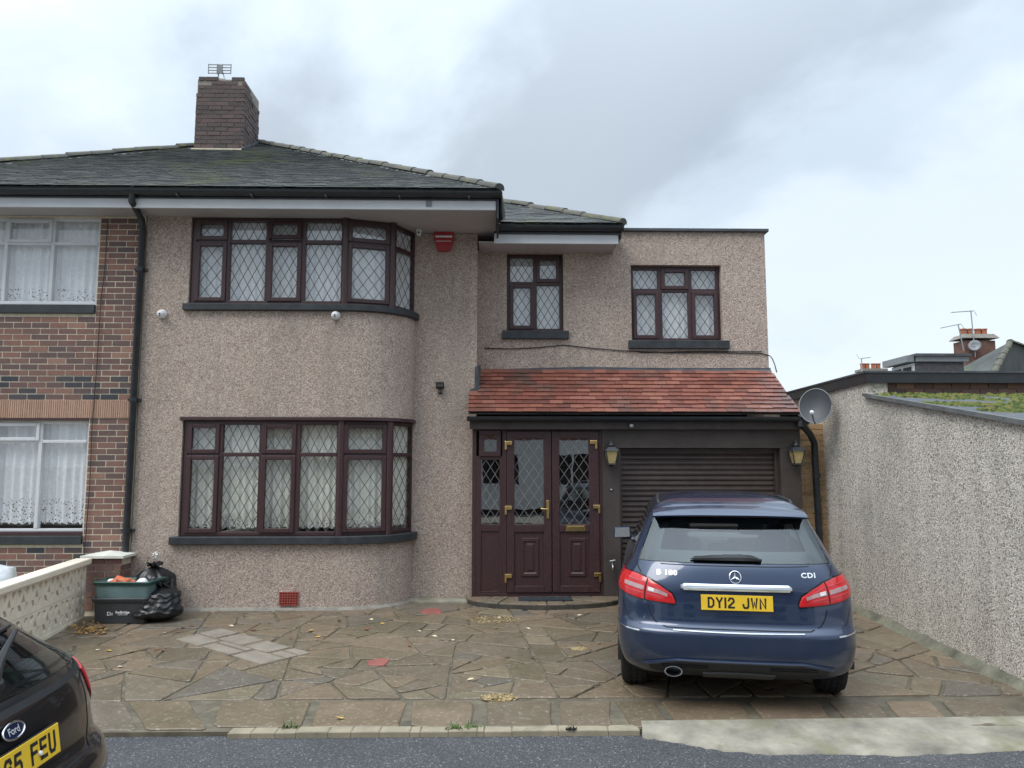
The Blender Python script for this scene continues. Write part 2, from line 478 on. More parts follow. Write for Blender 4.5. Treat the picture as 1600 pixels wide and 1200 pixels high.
def mat_stone():
    m, N, L, b = new_mat('paving_stone')
    v = coord(N)
    c = ramp_node(N, L, rnd_val(N, L), [(0, (0.128, 0.102, 0.07)), (0.2, (0.162, 0.124, 0.08)), (0.4, (0.192, 0.139, 0.09)), (0.55, (0.146, 0.115, 0.079)), (0.7, (0.205, 0.15, 0.102)), (0.88, (0.13, 0.112, 0.09)), (1, (0.222, 0.172, 0.108))])
    g = noise_tex(N, L, v, 9, 8, 0.7, 0.3)
    c = mix_node(N, L, 0.75, c, ramp_node(N, L, g, [(0.2, (0.3, 0.3, 0.3)), (0.8, (0.68, 0.68, 0.68))]), 'OVERLAY')
    # algae and damp, with a shape of their own
    al = noise_tex(N, L, v, 1.1, 7, 0.65, 0.5)
    c = mix_node(N, L, ramp_node(N, L, al, [(0.5, (0, 0, 0)), (0.68, (0.55, 0.55, 0.55))]), c, (0.10, 0.09, 0.052))
    sp = vor_tex(N, L, v, 60, 'Color')
    ss = N.new('ShaderNodeSeparateColor'); L.new(sp, ss.inputs[0])
    c = mix_node(N, L, ramp_node(N, L, ss.outputs[0], [(0.0, (0, 0, 0)), (0.9, (0, 0, 0)), (0.97, (0.35, 0.35, 0.35))]), c, (0.40, 0.37, 0.31))
    L.new(c, b.inputs['Base Color'])
    r = ramp_node(N, L, noise_tex(N, L, v, 1.6, 6, 0.6), [(0.35, (0.28, 0.28, 0.28)), (0.65, (0.60, 0.60, 0.60))])
    L.new(r, b.inputs['Roughness'])
    b.inputs['Specular IOR Level'].default_value = 0.45
    L.new(bump_node(N, L, noise_tex(N, L, v, 30, 7, 0.7), 0.45, 0.012), b.inputs['Normal'])
    return m
M['stone'] = mat_stone()
M['stone_pale'] = mat('paving_slab_pale', (0.24, 0.205, 0.165), 0.7, var=0.14, nscale=5, bump=0.4, bscale=60, dirt=((0.30, 0.27, 0.20), 2.5, 0.56))
M['stone_red'] = mat('paving_stone_red', (0.27, 0.088, 0.07), 0.7, var=0.15, nscale=8, bump=0.4, bscale=60)
M['joint'] = mat('paving_joint', (0.118, 0.10, 0.07), 0.9, var=0.3, nscale=7, bump=0.6, bscale=60, dirt=((0.19, 0.165, 0.105), 2.5, 0.55))
# ================================================================== SETTING: ground, road, driveway
def struct(name, mb, m, label=None, **kw):
    return tag(mb.build(name, m, None, **kw), label, None, None, 'structure')
def sheet(x0, x1, y0, y1, z): return MB().add([(x0, y0, z), (x1, y0, z), (x1, y1, z), (x0, y1, z)], [(0, 1, 2, 3)])
struct('ground', sheet(-400, 400, -400, 400, -0.20), M['ground'], 'bare ground spreading beneath the houses to the horizon', fix=False)
KY = G(600, 1143).y                 # the line where paving meets road
RZ = gz(KY) - 0.03                        # road level
struct('road', sheet(-70, 70, -3.2, KY + 0.02, RZ), M['asphalt'], 'dark grey asphalt road in front of the house', fix=False)
struct('pavement', MB().box(-70, 70, -6.0, -3.2, -0.19, 0.0), M['conc'], 'concrete pavement on the far side of the road')
struct('forecourt', MB().box(-12, -4.93, KY, 9.6, -0.15, -0.075), M['conc'], 'plain concrete forecourt in front of the brick house')
drive = struct('driveway', MB().box(-4.93, 4.6, KY + 0.02, 10.34, -0.06, 0.0), M['joint'], 'crazy paved stone driveway in front of the pebbledashed house')

def area(p): return abs(sum(p[i][0] * p[(i + 1) % len(p)][1] - p[(i + 1) % len(p)][0] * p[i][1] for i in range(len(p)))) / 2
def clip(p, a, b, c):                     # keep a*x + b*y <= c
    out = []
    for i in range(len(p)):
        q, r_ = p[i], p[(i + 1) % len(p)]
        dq, dr = a * q[0] + b * q[1] - c, a * r_[0] + b * r_[1] - c
        if dq <= 0: out.append(q)
        if dq * dr < 0:
            t = dq / (dq - dr)
            out.append((q[0] + (r_[0] - q[0]) * t, q[1] + (r_[1] - q[1]) * t))
    return out
def inset(p, j):
    s = sum(p[i][0] * p[(i + 1) % len(p)][1] - p[(i + 1) % len(p)][0] * p[i][1] for i in range(len(p)))
    if s < 0: p = p[::-1]
    out = p
    for i in range(len(p)):
        q, r_ = p[i], p[(i + 1) % len(p)]
        dx, dy = r_[0] - q[0], r_[1] - q[1]
        l = math.hypot(dx, dy)
        if l < 1e-6: continue
        nx, ny = dy / l, -dx / l
        out = clip(out, nx, ny, nx * q[0] + ny * q[1] - (j if not callable(j) else j()))
        if len(out) < 3: return []
    return out
def shatter(p, tgt, rng):
    if area(p) < tgt() or len(p) < 3: return [p]
    cx = sum(q[0] for q in p) / len(p); cy = sum(q[1] for q in p) / len(p)
    best = max(((p[i], p[j]) for i in range(len(p)) for j in range(i)), key=lambda e: (e[0][0] - e[1][0]) ** 2 + (e[0][1] - e[1][1]) ** 2)
    a = math.atan2(best[0][1] - best[1][1], best[0][0] - best[1][0]) + rng.uniform(-0.62, 0.62)
    k = 0.14 * math.sqrt(area(p))
    cx += rng.uniform(-k, k); cy += rng.uniform(-k, k)
    nx, ny = math.cos(a), math.sin(a)
    c = nx * cx + ny * cy
    out = []
    for q in (clip(p, nx, ny, c), clip(p, -nx, -ny, -c)):
        if len(q) >= 3 and area(q) > 0.004: out += shatter(q, tgt, rng)
    return out
def worn(p, rng):                          # knock the corners off, roughen the edges
    out = []
    n = len(p)
    for i in range(n):
        q, a, b = p[i], p[i - 1], p[(i + 1) % n]
        la, lb = math.hypot(a[0] - q[0], a[1] - q[1]), math.hypot(b[0] - q[0], b[1] - q[1])
        ka, kb = min(rng.uniform(0.01, 0.05), la * 0.3), min(rng.uniform(0.01, 0.05), lb * 0.3)
        out.append((q[0] + (a[0] - q[0]) * ka / la, q[1] + (a[1] - q[1]) * ka / la))
        out.append((q[0] + (b[0] - q[0]) * kb / lb, q[1] + (b[1] - q[1]) * kb / lb))
        if lb > 0.3:
            t = rng.uniform(0.35, 0.65); o_ = rng.uniform(-0.012, 0.012)
            dx, dy = (b[0] - q[0]) / lb, (b[1] - q[1]) / lb
            out.append((q[0] + dx * lb * t - dy * o_, q[1] + dy * lb * t + dx * o_))
    return out
def slab(p, z0, z1, m, parent, name='paving_stone', bev=0.006, tilt=0.0, rng=random):
    cx = sum(q[0] for q in p) / len(p); cy = sum(q[1] for q in p) / len(p)
    tx, ty = rng.uniform(-tilt, tilt), rng.uniform(-tilt, tilt)
    mb = MB()
    n = len(p)
    r0 = [(q[0] - cx, q[1] - cy, z0) for q in p]
    zt = lambda x, y: z1 + tx * x + ty * y
    r1 = [(x, y, zt(x, y) - bev) for x, y, _ in r0]
    r2 = []
    for x, y, _ in r0:
        l = math.hypot(x, y) or 1
        r2.append((x - x / l * bev * 1.6, y - y / l * bev * 1.6, zt(x, y)))
    mb.add(r0 + r1 + r2, [tuple(2 * n + i for i in range(n))] + [(k * n + i, k * n + (i + 1) % n, (k + 1) * n + (i + 1) % n, (k + 1) * n + i) for k in (0, 1) for i in range(n)])
    return inst(name, mb.mesh(name, m), (cx, cy, 0), parent)
drive.rotation_euler = (math.atan(SLOPE), 0, 0)
drive.location = (0, 0, -SLOPE * Y_H)
rng = random.Random(23)
FR = G(600, 1094).y                        # back edge of the front row of squared slabs
tg = lambda: math.exp(rng.uniform(math.log(0.06), math.log(0.46)))
cells = []
x = -4.9
for x1 in (-3.1, -1.2, 0.6, 2.5, 4.55):   # wide starting fields with skewed seams
    pass
fields = [[(-4.9, FR), (-2.6, FR), (-1.9, 10.3), (-4.9, 10.3)], [(-2.6, FR), (0.5, FR), (0.1, 10.3), (-1.9, 10.3)], [(0.5, FR), (2.7, FR), (3.0, 10.3), (0.1, 10.3)], [(2.7, FR), (4.5, FR), (4.5, 10.3), (3.0, 10.3)]]
for f_ in fields: cells += shatter(f_, tg, rng)
stones = []
for c_ in cells:
    q = inset(c_, lambda: rng.uniform(0.004, 0.015))
    if len(q) >= 3 and area(q) > 0.012:
        stones.append(worn(q, rng))
redpts = [G(592, 1037), G(675, 957), G(573, 984)]
def inside(p, q):
    s = 0
    for i in range(len(p)):
        a, b = p[i], p[(i + 1) % len(p)]
        s += 1 if (b[0] - a[0]) * (q[1] - a[1]) - (b[1] - a[1]) * (q[0] - a[0]) > 0 else -1
    return abs(s) == len(p)
for p_ in stones:
    slab(p_, -0.03, 0.012 + rng.uniform(-0.003, 0.004), M['stone'], drive, tilt=0.006, rng=rng)
# a few small red stones let in between the others
for q, w_ in zip(redpts, (0.24, 0.34, 0.08)):
    a0 = rng.uniform(0, 1)
    poly = [(q.x + w_ * math.cos(a) * 0.5, q.y + w_ * 0.55 * math.sin(a)) for a in (a0, a0 + 1.0, a0 + 2.2, a0 + 3.3, a0 + 4.6)]
    slab(poly, -0.03, 0.019, M['stone_red'], drive, rng=rng)
# front row of squared slabs
xs = [(152, 214), (228, 322), (332, 470), (486, 622), (642, 735), (762, 862), (878, 956), (986, 1046), (1060, 1180), (1200, 1308), (1330, 1402), (1420, 1492), (1510, 1596)]
skew = [-25, -30, 18, 16, 4, -2, -3, -28, -30, -34, -40, -42, -44]
for (a, b), s in zip(xs, skew):
    yb_ = 1142 if b < 350 else 1137
    pl = [G(a, yb_), G(b, yb_), G(b + s * 0.9, 1097), G(a + s * 0.9, 1097)]
    slab(worn([(q.x, q.y) for q in pl], rng), -0.03, 0.011 + rng.uniform(-0.002, 0.003), M['stone'], drive, tilt=0.004, rng=rng)
# repaired patch of pale oblong slabs
pc = [G(272, 1001), G(345, 984), G(487, 1023), G(408, 1041)]
def pt(u, v):
    a = pc[0].lerp(pc[1], v); b = pc[3].lerp(pc[2], v)
    q = a.lerp(b, u); return (q.x, q.y)
for u0, u1, v0, v1 in [(0, .30, 0, .48), (0, .22, .5, 1), (.24, .52, .5, 1), (.32, .66, 0, .30), (.32, .66, .32, .48), (.54, .80, .5, 1), (.68, 1, 0, .48), (.82, 1, .5, .74), (.82, 1, .76, 1)]:
    slab([pt(u0 + .012, v0 + .015), pt(u1 - .012, v0 + .015), pt(u1 - .012, v1 - .015), pt(u0 + .012, v1 - .015)], -0.02, 0.021 + rng.uniform(0, .003), M['stone_pale'], drive, rng=rng)
# patches of pea gravel where shrubs once stood
M['gravel'] = mat_pieces('pea_gravel', [(0, (0.20, 0.14, 0.06)), (0.5, (0.33, 0.24, 0.11)), (1, (0.42, 0.34, 0.20))], 0.8, bump=0.2)
for cxp, cyp, rx, ry in ((780, 1093, 0.15, 0.10), (772, 970, 0.30, 0.20), (905, 1016, 0.08, 0.06)):
    c0 = G(cxp, cyp)
    mb = MB()
    for _ in range(220):
        a, rr = rng.uniform(0, 6.283), math.sqrt(rng.random())
        s = rng.uniform(0.006, 0.013)
        q = (c0.x + rx * rr * math.cos(a), c0.y + ry * rr * math.sin(a), 0.014 + rng.uniform(0, 0.005))
        t = rng.uniform(0, 3)
        mb.add([(q[0] + s * math.cos(t + k * 1.57), q[1] + s * math.sin(t + k * 1.57), q[2]) for k in range(4)] + [(q[0], q[1], q[2] + s * .7), (q[0], q[1], q[2] - s)], [(0, 1, 4), (1, 2, 4), (2, 3, 4), (3, 0, 4), (1, 0, 5), (2, 1, 5), (3, 2, 5), (0, 3, 5)])
    tag(mb.build('gravel_patch', M['gravel'], drive), 'patch of yellow pea gravel let into the paving', kind='stuff')
# kerb edging and concrete apron
kx = [356, 392, 430, 462, 512, 548, 592, 640, 656, 700, 745, 756, 800, 873, 952, 1002]
for a, b in zip(kx, kx[1:]):
    pa, pb = G(a, 1146), G(b, 1146)
    g = 0.0015
    y1 = KY + 0.075
    p_ = [(pa.x + g, KY - 0.03), (pb.x - g, KY - 0.03), (pb.x - g + 0.004, y1), (pa.x + g + 0.004, y1)]
    slab(p_, -0.06, 0.010 + rng.uniform(-.003, .004), M['kerb'], drive, 'kerb_stone', bev=0.006, rng=rng)
near = [(1004, 1147), (1060, 1155), (1100, 1163), (1130, 1168), (1200, 1174), (1300, 1173), (1400, 1176), (1500, 1172), (1600, 1168), (1700, 1164)]
mb = MB()
rowA, rowB, rowC, rowD = [], [], [], []
for i in range(len(near) - 1):
    for k in range(6):
        t = k / 6
        x_ = near[i][0] * (1 - t) + near[i + 1][0] * t; y_ = near[i][1] * (1 - t) + near[i + 1][1] * t
        n_ = G(x_, y_ + rng.uniform(-1.2, 1.2))
        f_ = G(x_ * 0.985 + 14, 1133 - (x_ - 1000) * 0.012)
        rowA.append((n_.x, n_.y, RZ - 0.004)); rowB.append((n_.x, n_.y + 0.012, RZ + 0.012 + rng.uniform(-.003, .003)))
        rowC.append((n_.x * .5 + f_.x * .5, n_.y * .5 + f_.y * .5, gz(n_.y * .5 + f_.y * .5) + 0.004 + rng.uniform(-.003, .003))); rowD.append((f_.x, f_.y + 0.03, gz(f_.y + .03) + 0.0205))
        
mb.grid([rowA, rowB, rowC, rowD])
struct('kerb_apron', mb, M['conc'], 'pale concrete ramp between the road and the driveway', smooth=True)
# ================================================================== PEBBLEDASHED HOUSE
YB, YR, YP, YE = 9.65, 10.30, 10.15, 10.65
XP_ = -4.47                                # party line between the two houses
house = thing('semi_detached_house', 'pebbledashed house with curved bay, dark leaded windows and red tiled porch roof', 'house', (-1.5, YB, 0))
def wall(m, *boxes, name='wall', parent=None):
    for b in boxes: MB().box(*b).build(name, m, parent or house)
# plan of the bay: flat front, then a quarter ellipse back to the recessed wall
AX, AY, X0 = 0.87, 0.65, -1.97
def bay_pt(a, off=0.0): return (X0 + (AX + off) * math.sin(a), YR - (AY + off) * math.cos(a))
def bay_plan(off, xl, n=14): return [(xl, YB - off)] + [bay_pt(R(90) * i / n, off) for i in range(n + 1)]
def bay_band(name, m, z0, z1, off, xl=-3.9, thick=0.26, bevel=0, n=14):
    o_, i_ = bay_plan(off, xl, n), bay_plan(off - thick, xl, n)
    k = len(o_)
    vs = [(x, y, z) for z in (z0, z1) for ring in (o_, i_) for x, y in ring]
    fs = []
    for i in range(k - 1):
        fs += [(i, i + 1, 2 * k + i + 1, 2 * k + i), (k + i + 1, k + i, 3 * k + i, 3 * k + i + 1), (2 * k + i, 2 * k + i + 1, 3 * k + i + 1, 3 * k + i), (i + 1, i, k + i, k + i + 1)]
    fs += [(0, 2 * k, 3 * k, k), (k - 1, 2 * k - 1, 4 * k - 1, 3 * k - 1)]
    mb = MB().add(vs, fs)
    o = mb.build(name, m, house, smooth=True, angle=35, bevel=bevel)
    return o
bay_band('wall', M['pebble'], -0.05, 0.80, 0)
bay_band('wall', M['pebble'], 2.37, 3.71, 0)
wall(M['pebble'], (XP_ + 0.01, -3.9, YB, YB + 0.28, -0.05, 4.94))            # strip beside the downpipe
wall(M['pebble'], (-1.25, -0.26, YR, YE + 0.02, -0.05, 4.93))               # recessed wall
ZT = 5.08
W1 = (0.15, 0.95, 3.64, 4.765); W2 = (1.91, 3.20, 3.51, 4.60)
XR = 3.84
def ext(x0, x1, z0, z1): wall(M['pebble'], (x0, x1, YE, YE + 0.25, z0, z1))
ext(-0.4, W1[0], 2.9, 4.80); ext(W1[0], W1[1], 2.9, W1[2]); ext(W1[0], W1[1], W1[3], 4.80); ext(W1[1], 1.60, 2.9, 4.80)
ext(1.60, W2[0], 2.9, ZT); ext(W2[0], W2[1], 2.9, W2[2]); ext(W2[0], W2[1], W2[3], ZT); ext(W2[1], XR, 2.9, ZT)
wall(M['pebble'], (XR - 0.25, XR, YE + 0.25, 17.4, 0, ZT), (1.55, 1.75, YE + 0.25, 17.4, 4.7, ZT))
wall(M['dark'], (XP_ + 0.01, XR - 0.25, 17.2, 17.4, 0, ZT), (XP_ + 0.01, XP_ + 0.2, YB + 0.28, 17.2, 0, 4.93), name='inner_wall')
wall(M['brick_chim'], (-0.4, 3.5, 11.3, 11.45, -0.02, 2.6), name='inner_wall')
wall(M['plaster'], (XP_ + 0.2, 3.55, 12.2, 12.3, 0, 4.9), name='inner_wall')
wall(M['dark'], (XP_ + 0.2, -1.6, YB + 0.3, 12.2, 2.62, 2.75), (-1.59, 3.55, YE + 0.3, 12.2, 2.62, 2.75), (XP_ + 0.2, -1.6, YB + 0.3, 12.2, 4.955, 5.0), (-1.59, 1.5, YE + 0.3, 12.2, 4.955, 5.0), name='floor_slab')
# flat roof and coping of the side extension
MB().box(1.72, XR - 0.05, YE + 0.05, 17.4, ZT - 0.12, ZT - 0.03).build('flat_roof', M['flash'], house)
for xa, xb in ((1.66, 2.2), (2.205, 2.76), (2.765, 3.32), (3.325, XR + 0.05)):
    MB().box(xa, xb, YE - 0.05, YE + 0.3, ZT + 0.002, ZT + 0.045).build('coping', mat_cop if 'mat_cop' in globals() else M['flash'], house, bevel=0.006)
MB().box(XR - 0.28, XR + 0.05, YE + 0.3, 17.4, ZT + 0.002, ZT + 0.045).build('coping', M['flash'], house, bevel=0.006)
# concrete fillet at the foot of the recessed wall
fil = [(-1.15, 10.30), (-1.15, 10.12), (-0.95, 10.02), (-0.35, 10.02), (-0.27, 10.1), (-0.27, 10.30)]
MB().prism([(a, b, -0.02) for a, b in fil], (0, 0, 0.07)).build('wall_fillet', M['conc'], house, bevel=0.02)
mb = MB()
pl = bay_plan(0.05, -4.3); pi = bay_plan(-0.01, -4.3)
mb.grid([[(x, y, -0.01) for x, y in pl], [(x, y, 0.035) for x, y in bay_plan(0.02, -4.3)], [(x, y, 0.05) for x, y in pi]])
mb.build('wall_fillet', M['mortar_dk'], house, smooth=True)

# ------------------------------------------------------------------ leaded windows
def pane_box(fr, u0, u1, v0, v1, w, glass, parent):
    p_ = MB().fbox(fr, u0, u1, v0, v1, w - 0.006, w)
    p_.mi = [1, 1, 0, 1, 1, 1]              # the sealed unit's reflectance sits on its outer face
    return p_.build('pane', [glass, M['clear']], parent)
def lattice(mb, fr, u0, u1, v0, v1, w, dw, dh, t=0.0085, d=0.004):
    W_, H_ = u1 - u0, v1 - v0
    nu = max(1, round(W_ / dw)); dw = W_ / nu
    nv = max(1, round(H_ / dh * 2) / 2); dh = H_ / nv
    s = dh / dw
    for sg in (1, -1):
        k = -int(H_ / dh) - nu - 2
        while k < int(H_ / dh) + nu + 3:
            # v = sg*s*(u) + k*dh
            pts = []
            c = k * dh
            lo, hi = 0.0, W_
            ua, ub = (0 - c) / (sg * s), (H_ - c) / (sg * s)
            lo, hi = max(lo, min(ua, ub)), min(hi, max(ua, ub))
            if hi - lo > 0.01:
                a, b = (u0 + lo, v0 + sg * s * lo + c), (u0 + hi, v0 + sg * s * hi + c)
                l = math.hypot(b[0] - a[0], b[1] - a[1])
                nx, ny = -(b[1] - a[1]) / l * t / 2, (b[0] - a[0]) / l * t / 2
                mb.prism([fr(a[0] - nx, a[1] - ny, w), fr(b[0] - nx, b[1] - ny, w), fr(b[0] + nx, b[1] + ny, w), fr(a[0] + nx, a[1] + ny, w)], fr(0, 0, d) - fr(0, 0, 0))
            k += 1
def window(parent, fr, W_, H_, cols, tv, m=None, fw=0.045, mw=0.05, depth=0.07, glass=None, leadm=None, dw=0.125, dh=0.19, sash=0.042, tt=0.05, shut=True):
    """cols: (u0, u1, top, bottom); 'f' fixed, 's' opening sash, 'o' opened on the top hinge, None nothing"""
    m = m or M['upvc']; glass = glass or M['glass']
    f = MB()
    f.fbox(fr, 0, fw, 0, H_, -depth, 0); f.fbox(fr, W_ - fw, W_, 0, H_, -depth, 0)
    f.fbox(fr, fw, W_ - fw, 0, fw, -depth, 0.002); f.fbox(fr, fw, W_ - fw, H_ - fw, H_, -depth, 0.002)
    for (a, b, *_), (c, d, *_) in zip(cols, cols[1:]): f.fbox(fr, b, c, fw, H_ - fw, -depth, 0.004)
    for a, b, t_, b_ in cols:
        if t_: f.fbox(fr, a, b, tv - tt / 2, tv + tt / 2, -depth, 0.003)
    f.build('frame', m, parent, bevel=0.006)
    for a, b, t_, b_ in cols:
        for kind, v0, v1 in (((t_, tv + tt / 2, H_ - fw), (b_, fw, tv - tt / 2)) if t_ else ((b_, fw, H_ - fw),)):
            u0, u1, w = a, b, -0.03
            g = fr
            if kind == 'o':        # top-hung vent pushed open at the bottom
                ang = R(14)
                g = (lambda fr_, vt: lambda u, v, w_: fr_(u, vt - (vt - v) * math.cos(ang) - w_ * math.sin(ang) * 0, (vt - v) * math.sin(ang) + w_ * math.cos(ang)))(fr, v1)
            if kind in ('s', 'o'):
                s = MB(); q = sash
                s.fbox(g, u0 - .012, u0 + q, v0 - .012, v1 + .012, -0.03, 0.024); s.fbox(g, u1 - q, u1 + .012, v0 - .012, v1 + .012, -0.03, 0.024)
                s.fbox(g, u0 + q, u1 - q, v0 - .012, v0 + q, -0.03, 0.0235); s.fbox(g, u0 + q, u1 - q, v1 - q, v1 + .012, -0.03, 0.0235)
                s.build('sash', m, parent, bevel=0.007)
                u0 += q; u1 -= q; v0 += q; v1 -= q; w = -0.008
            pane_box(g, u0 - .004, u1 + .004, v0 - .004, v1 + .004, w, glass, parent)
            if leadm:
                l = MB(); lattice(l, g, u0, u1, v0, v1, w + 0.0005, dw, dh)
                l.build('lead_lattice', leadm, parent)
def curtain(label, pts, z0, z1, m, amp=0.018, wl_=0.085, scallop=0.03, group=None, seed=1, rot=0):
    """net hung in folds along a plan polyline"""
    r_ = random.Random(seed)
    seg = [0.0]
    for a, b in zip(pts, pts[1:]): seg.append(seg[-1] + math.hypot(b[0] - a[0], b[1] - a[1]))
    L_ = seg[-1]
    n = int(L_ / 0.012)
    ph = r_.uniform(0, 6)
    rows = [[] for _ in range(9)]
    for i in range(n + 1):
        s = L_ * i / n
        j = 0
        while j < len(seg) - 2 and s > seg[j + 1]: j += 1
        t = (s - seg[j]) / (seg[j + 1] - seg[j])
        x_, y_ = pts[j][0] * (1 - t) + pts[j + 1][0] * t, pts[j][1] * (1 - t) + pts[j + 1][1] * t
        dx, dy = (pts[j + 1][0] - pts[j][0]) / (seg[j + 1] - seg[j]), (pts[j + 1][1] - pts[j][1]) / (seg[j + 1] - seg[j])
        for k in range(9):
            h = k / 8
            wv = math.sin(s / wl_ * 6.283 + ph + 1.3 * math.sin(s * 3.1) + 0.4 * h) * amp * (0.6 + 0.4 * (1 - h)) + math.sin(s / wl_ * 2.3 + h) * amp * 0.5
            zz = z0 + (z1 - z0) * h
            if k == 0: zz += scallop * abs(math.sin(s / 0.09 * 3.1416))
            rows[k].append((x_ - dy * wv, y_ + dx * wv, zz))
    o = MB().grid(rows).build('net_curtain', m, None, smooth=True, fix=False)
    return tag(o, label, 'curtain', group)
def mat_net(name, col, hole=0.25, lace_z=None):
    m, N, L, b = new_mat(name)
    v = coord(N)
    c = ramp_node(N, L, noise_tex(N, L, v, 25, 4), [(0.3, tuple(k * .86 for k in col)), (0.7, col)])
    L.new(c, b.inputs['Base Color'])
    b.inputs['Roughness'].default_value = 0.9
    b.inputs['Specular IOR Level'].default_value = 0.1
    tr = N.new('ShaderNodeBsdfTransparent')
    mx = N.new('ShaderNodeMixShader')
    f = ramp_node(N, L, noise_tex(N, L, v, 9, 3), [(0.3, (hole * .6,) * 3), (0.7, (hole,) * 3)])
    if lace_z:     # an openwork band near the hem
        sp = N.new('ShaderNodeSeparateXYZ'); L.new(v, sp.inputs[0])
        band = math_node(N, L, 'LESS_THAN', sp.outputs[2], lace_z)
        vor = vor_tex(N, L, v, 34, 'Distance')
        hol = math_node(N, L, 'MULTIPLY', math_node(N, L, 'LESS_THAN', vor, 0.30), band)
        f = mix_node(N, L, math_node(N, L, 'MULTIPLY', hol, 0.8), f, (1, 1, 1))
    L.new(f, mx.inputs[0])
    L.new(b.outputs[0], mx.inputs[1]); L.new(tr.outputs[0], mx.inputs[2])
    L.new(mx.outputs[0], N['Material Output'].inputs[0])
    return m
# the two bay windows: a flat part and two canted parts
Pc0, Pc1, Pc2 = (X0 + 0.03, YB + 0.03), bay_pt(R(46), -0.02), (X0 + AX - 0.005, YR + 0.015)
def facet(z, a, b, inset_=0.0):
    U = Vector((b[0] - a[0], b[1] - a[1], 0)); L_ = U.length; U.normalize()
    N_ = Vector((U.y, -U.x, 0))
    return frame_at((a[0], a[1], z), U, N_), L_
XL = -3.885
def bay_window(label, z0, z1, tz, tops, dh, glass):
    w = sub('window', house); w['label'] = label
    fr = frame_at((XL, YB + 0.03, z0), (1, 0, 0), (0, -1, 0))
    W_ = Pc0[0] - XL
    e = [0.06, 0.43, 0.48, 0.93, 0.98, 1.38, 1.44, W_ - 0.05]
    cols = [(e[2 * i], e[2 * i + 1], tops[i], 'sfsf'[i]) for i in range(4)]
    window(w, fr, W_ + 0.0, z1 - z0, cols, tz - z0, glass=glass, leadm=M['lead'], dh=dh, fw=0.05)
    fr2, l2 = facet(z0, Pc0, Pc1)
    window(w, fr2, l2, z1 - z0, [(0.05, l2 - 0.05, tops[4], 's')], tz - z0, glass=glass, leadm=M['lead'], dh=dh, fw=0.05)
    fr3, l3 = facet(z0, Pc1, Pc2)
    window(w, fr3, l3, z1 - z0, [(0.05, l3 - 0.05, 'f', 'f')], tz - z0, glass=glass, leadm=M['lead'], dh=dh, fw=0.05)
    for q in (Pc0, Pc1):          # round corner posts between the parts
        MB().lathe([(0.05, z0), (0.05, z1)], (q[0] + 0.0, q[1] + 0.015, 0), 14).build('corner_post', M['upvc'], w, smooth=True, angle=40)
    return w
w_up = bay_window('wide leaded bay window under the eaves with a vent ajar', 3.80, 4.935, 4.62, 'sfofs', 0.2, M['glass_sky'])
w_lo = bay_window('wide leaded bay window near the ground with net behind', 0.90, 2.32, 1.90, 'sfsfs', 0.2, M['glass'])
def sill_of(w, z0, z1, xl, off):
    o_ = bay_band('sill', M['sill'], z0, z1, off, xl, 0.3, bevel=0.008)
    o_.parent = w
sill_of(w_up, 3.712, 3.798, -3.95, 0.06)
sill_of(w_lo, 0.802, 0.898, -3.985, 0.07)
hd = bay_band('drip_head', M['upvc'], 2.322, 2.368, 0.03, -3.93, 0.25, bevel=0.006); hd.parent = w_lo
ex1 = sub('window', house); ex1['label'] = 'narrow two light leaded window under the eaves'
window(ex1, frame_at((W1[0], YE + 0.09, W1[2]), (1, 0, 0), (0, -1, 0)), W1[1] - W1[0], W1[3] - W1[2], [(0.055, 0.375, 'f', 's'), (0.43, 0.745, 's', 'f')], 0.70, glass=M['glass_sky'], leadm=M['lead'], fw=0.05)
MB().box(0.085, 1.02, YE - 0.06, YE + 0.1, 3.522, 3.638).build('sill', M['sill'], ex1, bevel=0.008)
ex2 = sub('window', house); ex2['label'] = 'three light leaded window in the side extension'
window(ex2, frame_at((W2[0], YE + 0.09, W2[2]), (1, 0, 0), (0, -1, 0)), W2[1] - W2[0], W2[3] - W2[2], [(0.05, 0.40, 'f', 's'), (0.46, 0.83, 's', 'f'), (0.89, 1.24, 'f', 's')], 0.74, glass=M['glass_sky'], leadm=M['lead'], fw=0.05)
MB().box(1.86, 3.28, YE - 0.06, YE + 0.1, 3.39, 3.508).build('sill', M['sill'], ex2, bevel=0.008)
M['net'] = mat_net('net_curtain', (0.90, 0.91, 0.92), 0.05)
M['netc'] = mat_net('net_curtain_cream', (0.88, 0.87, 0.78), 0.10, 1.12)
M['netl'] = mat_net('net_curtain_lace', (0.90, 0.91, 0.93), 0.12, 1.36)
cb = [(XL + 0.03, YB + 0.15), (X0 - 0.02, YB + 0.15), (bay_pt(R(46), -0.09)[0] - .02, bay_pt(R(46), -0.09)[1] + .02), (X0 + AX - 0.055, YR + 0.03)]
curtain('white net behind the leaded bay window under the eaves', cb, 3.82, 4.93, M['net'], seed=2, amp=0.012, scallop=0)
curtain('cream net with scalloped hem behind the lower leaded bay window', cb, 0.97, 2.31, M['netc'], seed=3)
curtain('white net behind the narrow two light leaded window', [(W1[0] + .03, YE + 0.2), (W1[1] - .03, YE + 0.2)], W1[2], W1[3], M['net'], seed=4, amp=0.008, scallop=0)
curtain('white net behind the three light leaded window', [(W2[0] + .03, YE + 0.2), (W2[1] - .03, YE + 0.2)], W2[2], W2[3], M['net'], seed=5, amp=0.008, scallop=0)

